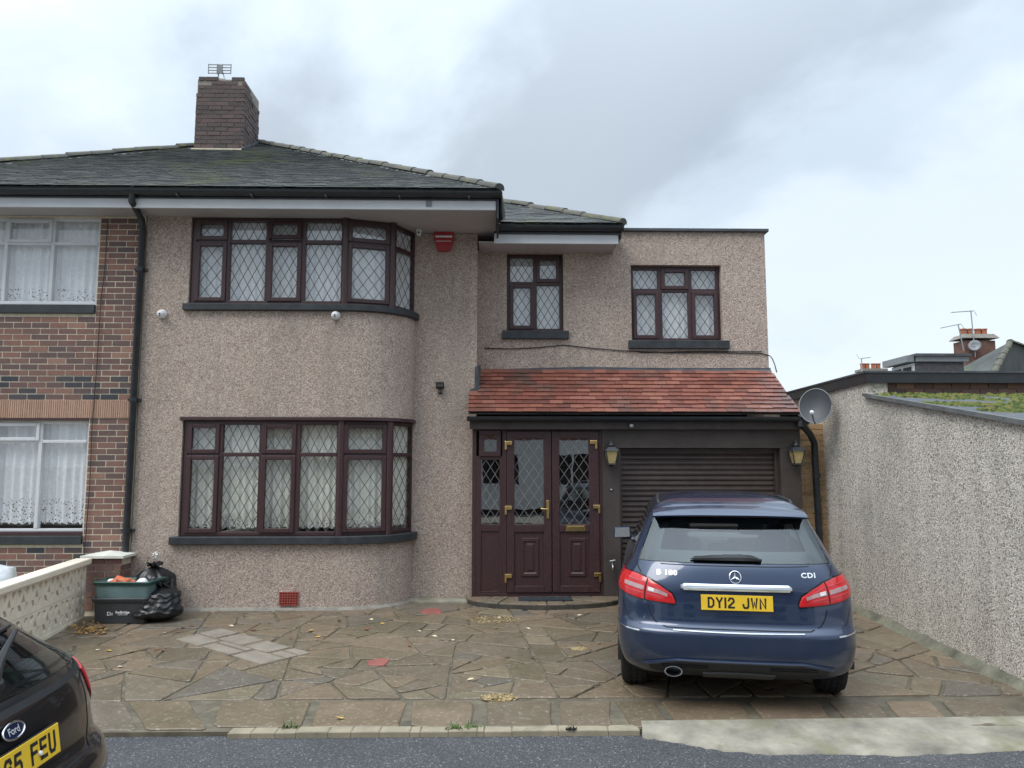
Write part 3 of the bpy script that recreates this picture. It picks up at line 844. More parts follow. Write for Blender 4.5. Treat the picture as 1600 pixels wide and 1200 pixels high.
# ------------------------------------------------------------------ eaves, gutters
ZS = 4.935
def gutter(name, parent, pts, r=0.058, m=None):
    """half-round gutter along a level polyline"""
    mb = MB()
    rows = []
    for i, q in enumerate(pts):
        q = Vector(q)
        t = (Vector(pts[min(i + 1, len(pts) - 1)]) - Vector(pts[max(i - 1, 0)])); t.z = 0; t.normalize()
        s = Vector((t.y, -t.x, 0))
        k = 1.0
        if 0 < i < len(pts) - 1:
            a = (Vector(pts[i]) - Vector(pts[i - 1])).normalized(); k = 1 / max(0.3, abs(t.dot(a)))
        ring = [q + s * (r * k * math.cos(math.pi * j / 10)) - Vector((0, 0, r * 1.05 * math.sin(math.pi * j / 10))) for j in range(11)]
        ring += [q + s * ((r - .005) * k * math.cos(math.pi * j / 10)) - Vector((0, 0, (r - .006) * math.sin(math.pi * j / 10))) for j in range(10, -1, -1)]
        rows.append(ring)
    mb.grid(rows, close=True)
    mb.add(rows[0], [tuple(range(22))]); mb.add(rows[-1], [tuple(range(22))])
    return mb.build(name, m or M['black'], parent, smooth=True, angle=40)
MB().box(XP_ + 0.004, -0.03, 9.285, YE + 0.05, ZS, ZS + 0.018).build('soffit', M['soffit'], house)
MB().box(XP_ + 0.004, -0.005, 9.25, 9.283, ZS - 0.022, ZS + 0.16).build('fascia', M['white'], house, bevel=0.003)
MB().box(-0.028, -0.005, 9.285, 10.12, ZS - 0.022, ZS + 0.16).build('fascia', M['soffit'], house, bevel=0.003)
gutter('gutter', house, [(XP_ + 0.002, 9.19, 5.115), (0.06, 9.19, 5.115), (0.06, 10.04, 5.10)], 0.062)
MB().box(XP_ + 0.002, 0.0, 9.222, 9.249, 5.03, 5.13).build('gutter_board', M['black'], house)
MB().box(0.001, 0.03, 9.222, 10.08, 4.80, 5.10).build('gutter_board', M['black'], house)
for x_ in (-3.9, -3.0, -2.1, -1.2, -0.35):
    MB().box(x_, x_ + 0.025, 9.13, 9.249, 5.035, 5.055).build('gutter_bracket', M['black'], house)
MB().box(-0.87, -0.80, 9.235, 9.249, 4.955, 5.02).build('fascia_vent', M['greyplastic'], house)
ZE = 4.775
MB().box(-0.24, 1.64, 10.185, YE + 0.01, ZE, ZE + 0.016).build('soffit', M['soffit'], house)
MB().box(-0.03, 1.66, 10.15, 10.183, ZE - 0.02, ZE + 0.12).build('fascia', M['white'], house, bevel=0.003)
MB().box(1.642, 1.66, 10.185, YE - 0.005, ZE - 0.02, ZE + 0.12).build('fascia', M['white'], house)
gutter('gutter', house, [(0.0, 10.09, 4.975), (1.72, 10.09, 4.975)], 0.062)
MB().box(0.032, 1.68, 10.122, 10.149, 4.88, 4.99).build('gutter_board', M['black'], house)
MB().box(1.68, 1.70, 10.122, YE - 0.01, 4.84, 4.99).build('gutter_board', M['black'], house)

# ------------------------------------------------------------------ roofs
APX = Vector((XP_, 13.75, 7.67)); EZ = 5.14; EY = 9.17; EXR = 0.06
def tile_pts(w, l, t):      # butt end lifted clear of the course below
    return [(0, 0, 0), (w, 0, 0), (w, l, -t), (0, l, -t), (0, 0, t * .6), (w, 0, t * .6), (w, l, -t * .4), (0, l, -t * .4)]
def tile_mesh(name, w, l, t, m):
    return MB().hexa(tile_pts(w, l, t)).mesh(name, m)
def tile_slope(parent, O, U, V, polyfn, rows, gauge, tw, m, cap=300, seed=0, t=0.014, name='roof_tile'):
    """O eave corner, U along the eave, V up the slope; polyfn(v) -> (u0, u1)"""
    r_ = random.Random(seed)
    U, V = Vector(U).normalized(), Vector(V).normalized(); Nn = U.cross(V)
    O = Vector(O)
    Mx = Matrix((U, V, Nn)).transposed()
    me = tile_mesh(name, tw - 0.004, gauge + 0.03, t, m)
    rest = MB()
    n = 0
    for i in range(rows):
        v = i * gauge
        u0, u1 = polyfn(v + gauge * .5)
        u = u0 - (0.5 * tw if i % 2 else 0)
        while u < u1 - 0.02:
            a, b = max(u, u0), min(u + tw, u1)
            if b - a > 0.03:
                full = (b - a) > tw - 0.002
                lift = r_.uniform(0, 0.004); dv = r_.uniform(-0.004, 0.004)
                org = O + U * a + V * (v + dv) + Nn * (t + 0.004 + lift)
                if n < cap:
                    o = inst(name, me, org, parent, Mx.to_euler(), ((b - a - 0.004) / (tw - 0.004), 1, 1))
                    n += 1
                else:
                    w_, l_ = b - a - 0.004, gauge + 0.03
                    pp = tile_pts(w_, l_, t)
                    rest.hexa([org + Mx @ Vector(q) for q in pp])
            u += tw
    if rest.v:
        tag(rest.build('roof_tiles_upper', m, parent, fix=False), kind='stuff')
def hip_tiles(parent, a, b, m, r=0.078, l=0.36, n=None):
    a, b = Vector(a), Vector(b)
    d = b - a; L_ = d.length; d.normalize()
    s = d.cross(Vector((0, 0, 1))).normalized(); up = s.cross(d)
    Mx = Matrix((s, d, up)).transposed()
    mb = MB()
    rows = []
    for y0, rr in ((0, r * 1.1), (l * 1.08, r * 0.94)):
        rows.append([(rr * math.cos(math.pi * j / 8), y0, rr * math.sin(math.pi * j / 8) * 0.85) for j in range(9)])
    mb.grid(rows); mb.add([rows[0][0], *rows[0][1:]], [tuple(range(9))])
    me = mb.mesh('hip_tile', m, smooth=True, fix=True)
    me.set_sharp_from_angle(angle=R(50))
    k = int(L_ / l)
    for i in range(k):
        q = a + d * (l * i) + Vector((random.uniform(-.008, .008), 0, random.uniform(-.004, .014) - 0.02))
        e = Mx.to_euler(); e.z += random.uniform(-.03, .03)
        inst('hip_tile', me, q, parent, e)
roof = sub('main_roof', house)
B = Vector((EXR, EY, EZ)); A = Vector((XP_, EY, EZ))
mb = MB().add([A, B, APX, (EXR, 18.3, EZ), (XP_, 18.3, EZ)], [(0, 1, 2), (1, 3, 2), (3, 4, 2)])
mb.build('roof_deck', M['slate'], roof, fix=False)
V = Vector((0, APX.y - EY, APX.z - EZ)); SL = V.length
tile_slope(roof, A, (1, 0, 0), V, lambda v: (0.0, (EXR - XP_) * (1 - v / SL)), int(SL / 0.105), 0.105, 0.168, M['slate'], 290, 1, t=.016)
hip_tiles(roof, B + Vector((-.02, .02, 0.04)), APX + Vector((0, 0, 0.04)), M['hip'])
k = 2.53 / (EXR - XP_)
er = sub('side_roof', house)
E0, E1, T = Vector((EXR + .01, 10.06, 5.0)), Vector((1.74, 10.06, 5.0)), 2.6
kk = 0.52
top0, top1 = Vector((E0.x - 1.2, 10.06 + T, 5.0 + kk * T)), Vector((E1.x - T, 10.06 + T, 5.0 + kk * T))
MB().add([(-1.0, 10.06, 4.99), E1, top1, (-2.4, 10.06 + T, 5 + kk * T), (E1.x, 17, 5.0), (E1.x - T, 17, 5 + kk * T)], [(0, 1, 2, 3), (1, 4, 5, 2)]).build('roof_deck', M['slate'], er, fix=False)
V2 = Vector((0, T, kk * T)); S2 = V2.length
tile_slope(er, E0, (1, 0, 0), V2, lambda v: (-v / S2 * 1.2 * .3, (E1.x - E0.x) - T * v / S2), int(1.9 / 0.105), 0.105, 0.168, M['slate'], 250, 2)
hip_tiles(er, E1 + Vector((-.03, .02, .03)), top1 + Vector((0, 0, .03)), M['hip'])

# ------------------------------------------------------------------ porch and garage front
porch = sub('porch_front', house)
BR = M['brown']
GX0, GX1, GZ = 1.635, 3.775, 1.99
MB().box(1.405, GX0, YP, YP + 0.25, -0.03, GZ).build('pier', BR, porch, bevel=0.008)
MB().box(GX1, 4.045, YP, YP + 0.25, -0.03, GZ).build('pier', BR, porch, bevel=0.008)
MB().box(1.405, 4.045, YP, YP + 0.25, GZ + .0005, 2.30).build('lintel', BR, porch, bevel=0.004)
MB().box(-0.345, 4.05, 10.06, YP - 0.002, 2.235, 2.36).build('fascia', BR, porch, bevel=0.004)
MB().box(-0.345, 4.05, YP - 0.001, YP + 0.2, 2.302, 2.40).build('wall_plate', BR, porch)
gutter('gutter', porch, [(-0.375, 10.0, 2.395), (4.0, 10.0, 2.395)], 0.058)
# red tile roof, a little sprocketed to the right
PA, PB = Vector((-0.36, 9.955, 2.425)), Vector((-0.36, YE - 0.01, 3.06))
pv = PB - PA; PS = pv.length
def pxr(v): return 4.37 - 0.14 * (v / PS) ** 0.7
def pxl(v): return 0.0 if (PA.y + pv.y * v / PS) < YR - 0.015 else 0.115
pr = sub('porch_roof', house)
MB().add([PA, PA + Vector((4.35, 0, 0)), PB + Vector((4.22, 0, 0)), PB + Vector((0.1, 0, 0))], [(0, 1, 2, 3)]).build('roof_deck', M['dark'], pr, fix=False)
tile_slope(pr, PA + Vector((0, 0, 0.01)), (1, 0, 0), pv, lambda v: (pxl(v), pxr(v)), 11, PS / 11.0, 0.178, M['redtile'], 300, 5, t=0.020)
MB().prism([(4.0, 9.99, 2.40), (4.0, YE, 2.40), (3.87, YE, 3.04)], (-0.02, 0, 0)).build('verge_cheek', BR, pr)
fl = MB()
fl.prism([(-0.26, YE - 0.012, 3.03), (3.86, YE - 0.012, 3.05), (3.86, YE - 0.012, 3.125), (2.4, YE - 0.012, 3.12), (1.2, YE - 0.012, 3.135), (0.4, YE - 0.012, 3.11), (-0.26, YE - 0.012, 3.09)], (0, 0.016, 0))
fl.prism([(-0.26, YE - 0.05, 3.045), (3.86, YE - 0.05, 3.055), (3.86, YE - 0.013, 3.09), (-0.26, YE - 0.013, 3.08)], (0, 0, 0.012))
fl.build('flashing', M['flash'], pr)
MB().prism([(-0.255, YR - 0.02, 2.78), (-0.215, YR - 0.02, 2.78), (-0.215, YE - 0.02, 3.12), (-0.255, YE - 0.02, 3.12)], (0, 0, 0.03)).build('flashing', M['flash'], pr)
MB().prism([(-0.35, YR - 0.016, 2.735), (-0.24, YR - 0.016, 2.735), (-0.24, YR - 0.016, 3.1), (-0.285, YR - 0.016, 3.08), (-0.285, YR - 0.016, 2.80), (-0.35, YR - 0.016, 2.775)], (0, 0.014, 0)).build('flashing', M['flash'], pr)
# roller shutter, one part for each slat
sh = sub('roller_shutter', house)
sp_ = 0.0695
prof = [(0, 0.0), (-0.016, 0.008), (-0.022, 0.026), (-0.018, 0.046), (-0.004, 0.056), (0.0, 0.067)]
smesh = MB()
vs = [(x_, a - 0.0 + q, b) for x_ in (GX0 + 0.03, GX1 - 0.03) for q in (0, 0.01) for a, b in prof]
n_ = len(prof)
fsx = []
for i in range(n_ - 1):
    fsx += [(i, i + 1, 2 * n_ + i + 1, 2 * n_ + i), (n_ + i + 1, n_ + i, 3 * n_ + i, 3 * n_ + i + 1)]
smesh.add(vs, fsx + [(0, n_, 3 * n_, 2 * n_), (n_ - 1, 2 * n_ - 1, 4 * n_ - 1, 3 * n_ - 1)])
sm_ = smesh.mesh('slat', M['shutter'], smooth=False)
for i in range(28):
    inst('slat', sm_, (0, YP + 0.18, 0.03 + i * sp_), sh)
for xa in (GX0 + .002, GX1 - 0.042): MB().box(xa, xa + 0.04, YP + 0.11, YP + 0.22, 0, GZ - 0.002).build('guide_rail', M['shutter'], sh)
MB().box(GX0 + .005, GX1 - .005, YP + 0.12, YP + 0.24, GZ - 0.06, GZ - 0.004).build('shutter_box', M['brown'], sh, bevel=0.004)
MB().box(GX0, GX1, YP + 0.26, YP + 0.28, 0, GZ).build('backing', M['dark'], sh)

# ------------------------------------------------------------------ entrance doors
dx = lambda z_: -0.31 + (z_ - 35) * 0.00196
dz = lambda z_: 0.075 + (1160 - z_) * 0.00196
fr0 = frame_at((0, YP + 0.02, 0), (1, 0, 0), (0, -1, 0))
door = sub('door_unit', house)
def bx(mb, a, b, c, d, w0, w1): return mb.fbox(fr0, dx(a), dx(b), dz(d), dz(c), w0, w1)
UV = M['upvc']
f = MB()
bx(f, 35, 62, 45, 1160, -.07, 0); bx(f, 236, 266, 66, 1136, -.07, .002); bx(f, 888, 912, 45, 1160, -.07, 0)
bx(f, 62, 888, 45, 66, -.07, .001); bx(f, 62, 888, 1136, 1160, -.07, .001)
bx(f, 62, 236, 236, 262, -.07, .003); bx(f, 62, 96, 262, 1136, -.07, .003); bx(f, 219, 236, 262, 1136, -.07, .003); bx(f, 96, 219, 690, 735, -.07, .003); bx(f, 96, 219, 1124, 1136, -.07, .003)
f.build('frame', UV, door, bevel=0.005)
bx(MB(), 28, 918, 1161, 1178, -.1, .045).build('threshold', UV, door, bevel=0.006)
bx(MB(), 96.5, 218.5, 735.5, 1123.5, -.05, -.012).build('panel', UV, door)
s = MB(); bx(s, 80, 226, 62, 92, -.03, .026); bx(s, 80, 226, 204, 238, -.03, .026); bx(s, 80, 116, 92, 204, -.03, .0255); bx(s, 198, 226, 92, 204, -.03, .0255)
s.build('sash', UV, door, bevel=0.006)
def leaded(a, b, c, d, dw_, dh_, w, m, parent):
    pane_box(fr0, dx(a - 2), dx(b + 2), dz(d + 2), dz(c - 2), w, M['glass_door'], parent)
    l = MB(); lattice(l, fr0, dx(a), dx(b), dz(d), dz(c), w + .0006, dw_, dh_, t=.0052)
    l.build('lead_lattice', m, parent)
leaded(116, 198, 92, 204, 0.16, 0.22, -.004, M['lead'], door)
leaded(97, 218, 262, 690, 0.118, 0.19, -.02, M['leadw'], door)
def leaf(a, b, g0, g1, p0, p1):
    lf = sub('door', house)
    m = MB()
    bx(m, a, g0, 68, 1134, -.05, .018); bx(m, g1, b, 68, 1134, -.05, .018)
    bx(m, g0, g1, 68, 118, -.05, .0175); bx(m, g0, g1, 690, 740, -.05, .0175); bx(m, g0, g1, 1090, 1134, -.05, .0175)
    m.build('leaf_frame', UV, lf, bevel=0.007)
    bx(MB(), g0 - 1, g1 + 1, 739, 1091, -.045, -.004).build('panel', UV, lf)
    c_ = (p0 + p1) / 2
    rings = []
    for hw, t0, t1, w in ((60, 778, 1034, -.0035), (54, 784, 1028, .010), (44, 800, 1012, .010), (38, 808, 1004, -.001), (24, 812, 1000, -.001), (20, 826, 990, .007)):
        rings.append([fr0(dx(c_ - hw), dz(t1), w), fr0(dx(c_ + hw), dz(t1), w), fr0(dx(c_ + hw), dz(t0), w), fr0(dx(c_ - hw), dz(t0), w)])
    pm = MB().grid(rings, close=True); pm.add(rings[-1], [(0, 1, 2, 3)])
    pm.build('raised_moulding', UV, lf)
    leaded(g0, g1, 118, 690, 0.128, 0.187, -.018, M['leadw'], lf)
    return lf
lf1 = leaf(267, 566, 318, 515, 365, 480)
lf2 = leaf(571, 886, 620, 820, 677, 795)
def hinge(parent, xz, yz, left):
    m = MB(); c_ = 1 if left else -1
    q = fr0(dx(xz), dz(yz), .02)
    m.fbox(fr0, min(dx(xz - 2 * c_), dx(xz + 44 * c_)), max(dx(xz - 2 * c_), dx(xz + 44 * c_)), dz(yz + 2), dz(yz - 24), .018, .045)
    m.fbox(fr0, min(dx(xz - 4 * c_), dx(xz + 10 * c_)), max(dx(xz - 4 * c_), dx(xz + 10 * c_)), dz(yz + 34), dz(yz - 24), .0, .04)
    m.build('hinge', M['gold'], parent, bevel=0.006)
for y_ in (160, 590, 1035):
    hinge(lf1, 257, y_, True); hinge(lf2, 872 if y_ < 300 else (886 if y_ < 800 else 890), y_ - 6, False)
hm = MB()
hm.fbox(fr0, dx(532), dx(550), dz(650), dz(530), .018, .030)
hm.tube([fr0(dx(541), dz(588), .03), fr0(dx(541), dz(588), .065), fr0(dx(530), dz(588), .072), fr0(dx(492), dz(585), .07)], .010, 8)
hm.build('handle', M['gold'], lf1, smooth=True, angle=40, bevel=0.003)
hm = MB(); bx(hm, 660, 790, 696, 734, .018, .027); bx(hm, 668, 782, 703, 727, .027, .031)
hm.build('letter_plate', M['gold'], lf2, bevel=0.003)

# ------------------------------------------------------------------ doorstep, a paved half oval
step = thing('doorstep', 'low curved doorstep paved with broken stone slabs', 'doorstep', (0.62, 10.0, 0))
sc = (0.62, 10.18)
oval = [(sc[0] + 1.0 * math.cos(a), sc[1] - 0.60 * math.sin(a) ** 0.8) for a in [math.pi * i / 22 for i in range(23)]]
MB().prism([(a, b, -0.04) for a, b in oval], (0, 0, 0.105)).build('riser', mat('step_riser_dark', (.055, .05, .042), .6, var=.3, nscale=8, bump=.5), step)
M['stone_step'] = M['stone']
for c_ in shatter(oval, lambda: rng.uniform(0.05, 0.16), rng):
    q = inset(c_, 0.007)
    if len(q) > 2 and area(q) > 0.006: slab(q, 0.05, 0.078 + rng.uniform(-.002, .002), M['stone'], step, 'step_stone', rng=rng)
# ================================================================== BRICK HOUSE, chimney, downpipe
bh = thing('semi_detached_house', 'red brick house with white framed windows and fluted terracotta band', 'house', (-6.5, YB, 0))
BW = XP_ - 0.006
WX0, WX1 = -7.45, -5.055
Wl, Wu = (0.955, 2.315), (3.80, 4.92)
YF = YB - 0.004                         # brick faces stand proud of the joints
def bwall(*b): MB().box(*b).build('wall', M['mortar'], bh)
bwall(WX1, BW, YB, YB + 0.27, -0.05, 4.93); bwall(WX0, WX1, YB, YB + 0.27, -0.05, Wl[0] - 0.04); bwall(WX0, WX1, YB, YB + 0.27, Wl[1], Wu[0] - 0.02); bwall(WX0, WX1, YB, YB + 0.27, Wu[1], 4.93)
bwall(-9.0, WX0, YB, YB + 0.27, -0.05, 4.93); bwall(-9.0, -8.75, YB + 0.27, 17, -0.05, 4.93)
MB().box(-8.7, BW - 0.05, 10.9, 11.0, 0, 4.9).build('inner_wall', M['dark'], bh)
MB().box(-8.7, BW - 0.05, YB + 0.3, 10.9, 2.7, 2.8).build('floor_slab', M['dark'], bh)
bl, bhh = 0.2135, 0.0632
CH = 0.0752
def brick_mesh(l, m, h=bhh, d=0.03): return MB().box(0, l, 0, d, 0, h).mesh('brick', m)
BM = {}
def brick(l, x, z, m, parent, y=None, cnt=[0]):
    key = (round(l, 2), m)
    if key not in BM: BM[key] = brick_mesh(round(l, 2), M[m])
    inst('brick', BM[key], (x, (YF if y is None else y) + random.uniform(-.002, .002), z), parent, scale=(l / round(l, 2), 1, 1))
farb = MB()
for i in range(66):
    z = -0.0504 + i * CH
    if z > 4.92: break
    if 2.352 < z + bhh * .5 < 2.575: continue
    for x0, x1, far_part in ((-6.62, BW - 0.004, False), (-8.995, -6.735, True)):
        x_ = x0 - (0.1125 if i % 2 else 0)
        while x_ < x1:
            a, b = x_, min(x_ + bl, x1)
            inw = (Wl[0] - 0.20 < z + bhh * .7 and z + bhh * .3 < Wl[1]) or (Wu[0] - 0.15 < z + bhh * .7 and z + bhh * .3 < Wu[1])
            if inw and a < WX1 + 0.01 and not far_part: a = WX1 + 0.012
            if far_part and inw and b > WX0 - 0.01: b = WX0 - 0.012
            if b - a > 0.03:
                blue = (2.5 < z < 2.85 and random.random() < 0.6) or (z < 0.8 and random.random() < .2)
                if far_part: farb.box(a, b, YF, YB + .02, z, z + bhh)
                else: brick(b - a, a, z, 'brick_blue' if blue else 'brick', bh)
            x_ += bl + 0.012
tag(farb.build('brickwork', M['brick'], bh, fix=False), kind='stuff')
fluted = MB()
x_ = -8.99
while x_ < BW - 0.03:
    fluted.box(x_, x_ + 0.019, YF - 0.012, YB + 0.02, 2.352, 2.572); x_ += 0.0265
tag(fluted.build('fluted_band', M['fluted'], bh), 'band of fluted terracotta tile above the ground floor window', kind='stuff')
MB().box(-8.99, BW - 0.005, YF - 0.002, YB + 0.01, 2.349, 2.575).build('band_backing', M['fluted'], bh)
for (z0, z1), tz, lab, lo in ((Wu, 4.585, 'white framed window upstairs in the brick wall', False), (Wl, 2.06, 'white framed window at ground level with dark sill', True)):
    w = sub('window', bh); w['label'] = lab
    W_ = WX1 - WX0
    e = [0.04, 0.585, 0.63, 1.175, 1.22, 1.765, 1.81, W_ - 0.04]
    window(w, frame_at((WX0, YB + 0.05, z0), (1, 0, 0), (0, -1, 0)), W_, z1 - z0, [(e[2 * i], e[2 * i + 1], 'sf'[i % 2] if i else 'f', 'f') for i in range(4)], tz - z0, m=M['white'], fw=0.035, sash=0.03, tt=0.04, glass=M['glass'])
    MB().box(WX0 - .02, WX1 + 0.005, YB - 0.04, YB + 0.08, z0 - (0.15 if lo else 0.135), z0 - (0.045 if lo else 0.022)).build('sill', M['sill'], w, bevel=0.006)
    if lo: MB().box(WX0 - .01, WX1 - 0.002, YB - 0.005, YB + 0.08, z0 - 0.043, z0 - .002).build('sub_sill', M['upvc'], w)
    else: MB().box(WX0 - .01, WX1 - 0.002, YB + 0.0, YB + 0.08, z0 - 0.020, z0 - .002).build('sub_sill', M['white'], w)
    if lo: MB().box(WX0 - .01, WX1 - 0.002, YB - 0.015, YB + 0.06, z1 + .002, z1 + 0.03).build('drip_head', M['upvc'], w)
M['netu'] = mat_net('net_curtain_upper', (0.90, 0.91, 0.93), 0.1, 4.02)
curtain('white lace net behind the ground floor window of the brick house', [(WX0 + .03, YB + 0.17), (WX1 - .03, YB + 0.17)], 1.03, 2.30, M['netl'], amp=0.026, wl_=0.11, seed=8)
curtain('white lace net behind the upstairs window of the brick house', [(WX0 + .03, YB + 0.17), (WX1 - .03, YB + 0.17)], 3.83, 4.91, M['netu'], amp=0.018, wl_=0.10, seed=9)
MB().box(-9.3, XP_ - 0.004, 9.285, YB + 0.3, ZS, ZS + 0.018).build('soffit', M['soffit'], bh)
MB().box(-9.3, XP_ - 0.004, 9.25, 9.283, ZS - 0.022, ZS + 0.16).build('fascia', M['white'], bh, bevel=0.003)
gutter('gutter', bh, [(-9.3, 9.19, 5.105), (XP_ - 0.002, 9.19, 5.115)], 0.062)
MB().box(-9.3, XP_ - 0.002, 9.222, 9.249, 5.03, 5.13).build('gutter_board', M['black'], bh)
EXL = 2 * XP_ - EXR
r2 = sub('roof', bh)
BL = Vector((EXL, EY, EZ)); AL = Vector((XP_ - 0.004, EY, EZ)); AP2 = APX + Vector((-0.004, 0, 0))
MB().add([BL, AL, AP2, (EXL, 18.3, EZ), (XP_ - 0.004, 18.3, EZ)], [(0, 1, 2), (3, 0, 2), (4, 3, 2)]).build('roof_deck', M['slate'], r2, fix=False)
tile_slope(r2, BL, (1, 0, 0), V, lambda v: ((XP_ - EXL) * v / SL, XP_ - EXL - 0.004), int(SL / 0.105), 0.105, 0.168, M['slate'], 0, 3, t=.016)
hip_tiles(r2, BL + Vector((.02, .02, .04)), AP2 + Vector((0, 0, .04)), M['hip'])
# downpipe on the party line
dp = thing('downpipe', 'black rainwater downpipe running down between brick and pebbledash', 'downpipe', (-4.5, 9.58, 0))
MB().tube([(-4.45, 9.19, 5.07), (-4.455, 9.2, 4.98), (-4.47, 9.52, 4.84), (-4.485, 9.585, 4.74), (-4.50, 9.59, 0.02)], 0.040, 12).build('pipe', M['black'], dp, smooth=True, angle=40)
for z in (4.2, 2.55, 0.95): 
    MB().lathe([(0.05, 0), (0.05, 0.05)], (-4.4955, 9.59, z), 14).build('collar', M['black'], dp, smooth=True, angle=40)
    MB().box(-4.57, -4.42, 9.60, 9.648, z + .01, z + .04).build('bracket', M['black'], dp)
# thin cable down the brickwork
cb_ = thing('cable', 'thin dark cable running down the brick wall beside the downpipe', 'cable', (-4.9, 9.62, 0))
MB().tube([(-4.95, 9.625, 4.85), (-4.955, 9.625, 4.2), (-4.98, 9.625, 3.85), (-4.985, 9.625, 3.0), (-5.0, 9.62, 2.3), (-4.99, 9.625, 1.5), (-5.01, 9.625, 0.6)], 0.005, 6).build('cable_run', M['black'], cb_)
# ------------------------------------------------------------------ chimney stack on the party wall
ch = thing('chimney_stack', 'sooty brick chimney stack with mortar lumps on the main roof ridge', 'chimney', (-4.74, 13.1, 6.9))
cx0, cx1, cy0, cy1 = -5.14, -4.32, 12.68, 13.50
CZ = -0.17
MB().box(cx0 + .012, cx1 - .012, cy0 + .012, cy1 - .012, 6.5, 8.52 + CZ).build('core', M['mortar_dk'], ch)
cm = {}
rc = random.Random(4)
for i in range(26):
    z = 6.60 + i * CH
    if z > 8.50 + CZ: break
    shrink = 0.03 if z > 8.2 + CZ else 0.0
    for side in (0, 1):
        a0, a1 = (cx0 + shrink, cx1) if side == 0 else (cy0, cy1)
        x_ = a0 - (0.11 if (i + side) % 2 else 0)
        while x_ < a1 - 0.02:
            a, b = max(x_, a0), min(x_ + bl, a1)
            if b - a > 0.03 and not (z > 8.40 + CZ and rc.random() < .3) and not (side == 1 and z > 8.32 + CZ and b > a1 - 0.35):
                key = (side, round(b - a, 2))
                if key not in cm:
                    l = key[1]
                    cm[key] = (MB().box(0, l, 0, .05, 0, bhh) if side == 0 else MB().box(-.05, 0, 0, l, 0, bhh)).mesh('brick', M['brick_chim'])
                o_ = rc.uniform(-.006, .006)
                inst('brick', cm[key], (a, cy0 + o_, z) if side == 0 else (cx1 + o_, a, z), ch)
            x_ += bl + 0.0095
fm = MB()
for q, rx, ry, h in (((-4.84, 12.95, 8.48 + CZ), .26, .22, .16), ((-4.55, 13.05, 8.46 + CZ), .22, .3, .17), ((-4.68, 13.28, 8.42 + CZ), .3, .2, .14)):
    fm.lathe([(1, 0), (.97, .35), (.8, .7), (.5, .92), (.12, 1)], q, 14, Matrix(((rx, 0, 0), (0, ry, 0), (0, 0, h))))
fm.build('flaunching', M['mortar_dk'], ch, smooth=True)
MB().box(cx0 - .03, cx1 + .03, cy0 - .05, cy0 + .01, 6.98, 7.10).build('flashing', M['mortar'], ch)
sf = MB().prism([(cx1 + .0, cy0 - .05, 6.98), (cx1, cy1, 7.42), (cx1, cy1, 7.60), (cx1, cy0 - .05, 7.12)], (0.03, 0, 0)); sf.build('flashing', M['flash'], ch)
# small grid aerial on the chimney
ae = thing('tv_aerial', 'small grid aerial with two bar panels standing on the sooty chimney', 'aerial', (-4.86, 12.95, 8.45))
ax, ay, az = -4.87, 12.92, 8.62 + CZ
MB().tube([(ax, ay, az - .06), (ax, ay, az + .30)], .014, 6).build('mast', M['steel'], ae)
MB().tube([(ax + .14, ay, az - .06), (ax + .06, ay, az + .2)], .010, 6).build('stay', M['steel'], ae)
for s in (-1, 1):
    p_ = MB()
    xa, xb = ax + (-.17 if s < 0 else .07), ax + (-.02 if s < 0 else .22)
    for k_ in range(4): p_.box(xa, xb, ay - .02, ay - .008, az + .12 + k_ * .052, az + .132 + k_ * .052)
    for q in (xa, xb): p_.box(q - .006, q + .006, ay - .021, ay - .007, az + .115, az + .295)
    p_.build('reflector_panel', M['greyplastic'], ae)
MB().box(ax - .0, ax + .08, ay - .05, ay - .025, az + .11, az + .27).build('dipole_box', M['greyplastic'], ae)
# ================================================================== THINGS FIXED TO THE WALLS
def rotY(d):      # matrix whose local z looks along d
    return Vector(d).normalized().to_track_quat('Z', 'Y').to_matrix()
def dome_camera(label, loc):
    t = thing('security_camera', label, 'camera', loc, group='white dome cameras on the bay')
    x, y, z = loc
    Mx = rotY((0, -1, 0))
    MB().lathe([(.058, 0), (.06, .012), (.056, .03), (.045, .042)], loc, 20, Mx).build('base', M['whiteplastic'], t, smooth=True, angle=50)
    Mb = rotY((0.05, -1, -0.35))
    c = Vector(loc) + Vector((0, -.045, -.004))
    MB().lathe([(.02, -.04), (.047, -.012), (.05, .004), (.046, .022), (.034, .038), (.022, .044)], c, 20, Mb).build('eyeball', M['whiteplastic'], t, smooth=True)
    for s, r_ in ((0.011, .010), (-0.012, .009)):
        MB().lathe([(r_, 0), (r_, .004)], c + Mb @ Vector((0, s, .0435)), 10, Mb).build('lens', M['black'], t)
dome_camera('white dome security camera on pebbledash beside the downpipe', (P(254, 491, YB).x, YB, P(254, 491, YB).z))
dome_camera('white dome security camera just below the upper bay sill', (P(525, 493, YB).x, YB, P(525, 493, YB).z))
# small camera under the soffit
q = P(655, 357, 10.15)
t = thing('security_camera', 'small white box camera hanging under the deep soffit', 'camera', (q.x, 10.15, ZS - .001))
MB().box(q.x - .035, q.x + .035, 10.11, 10.19, ZS - .03, ZS - .001).build('mount', M['whiteplastic'], t, bevel=.005)
MB().box(q.x - .03, q.x + .03, 10.08, 10.17, ZS - .085, ZS - .031).build('camera_body', M['whiteplastic'], t, bevel=.008)
MB().lathe([(.014, 0), (.014, .006)], (q.x, 10.08, ZS - .058), 10, rotY((0, -1, 0))).build('lens', M['black'], t)
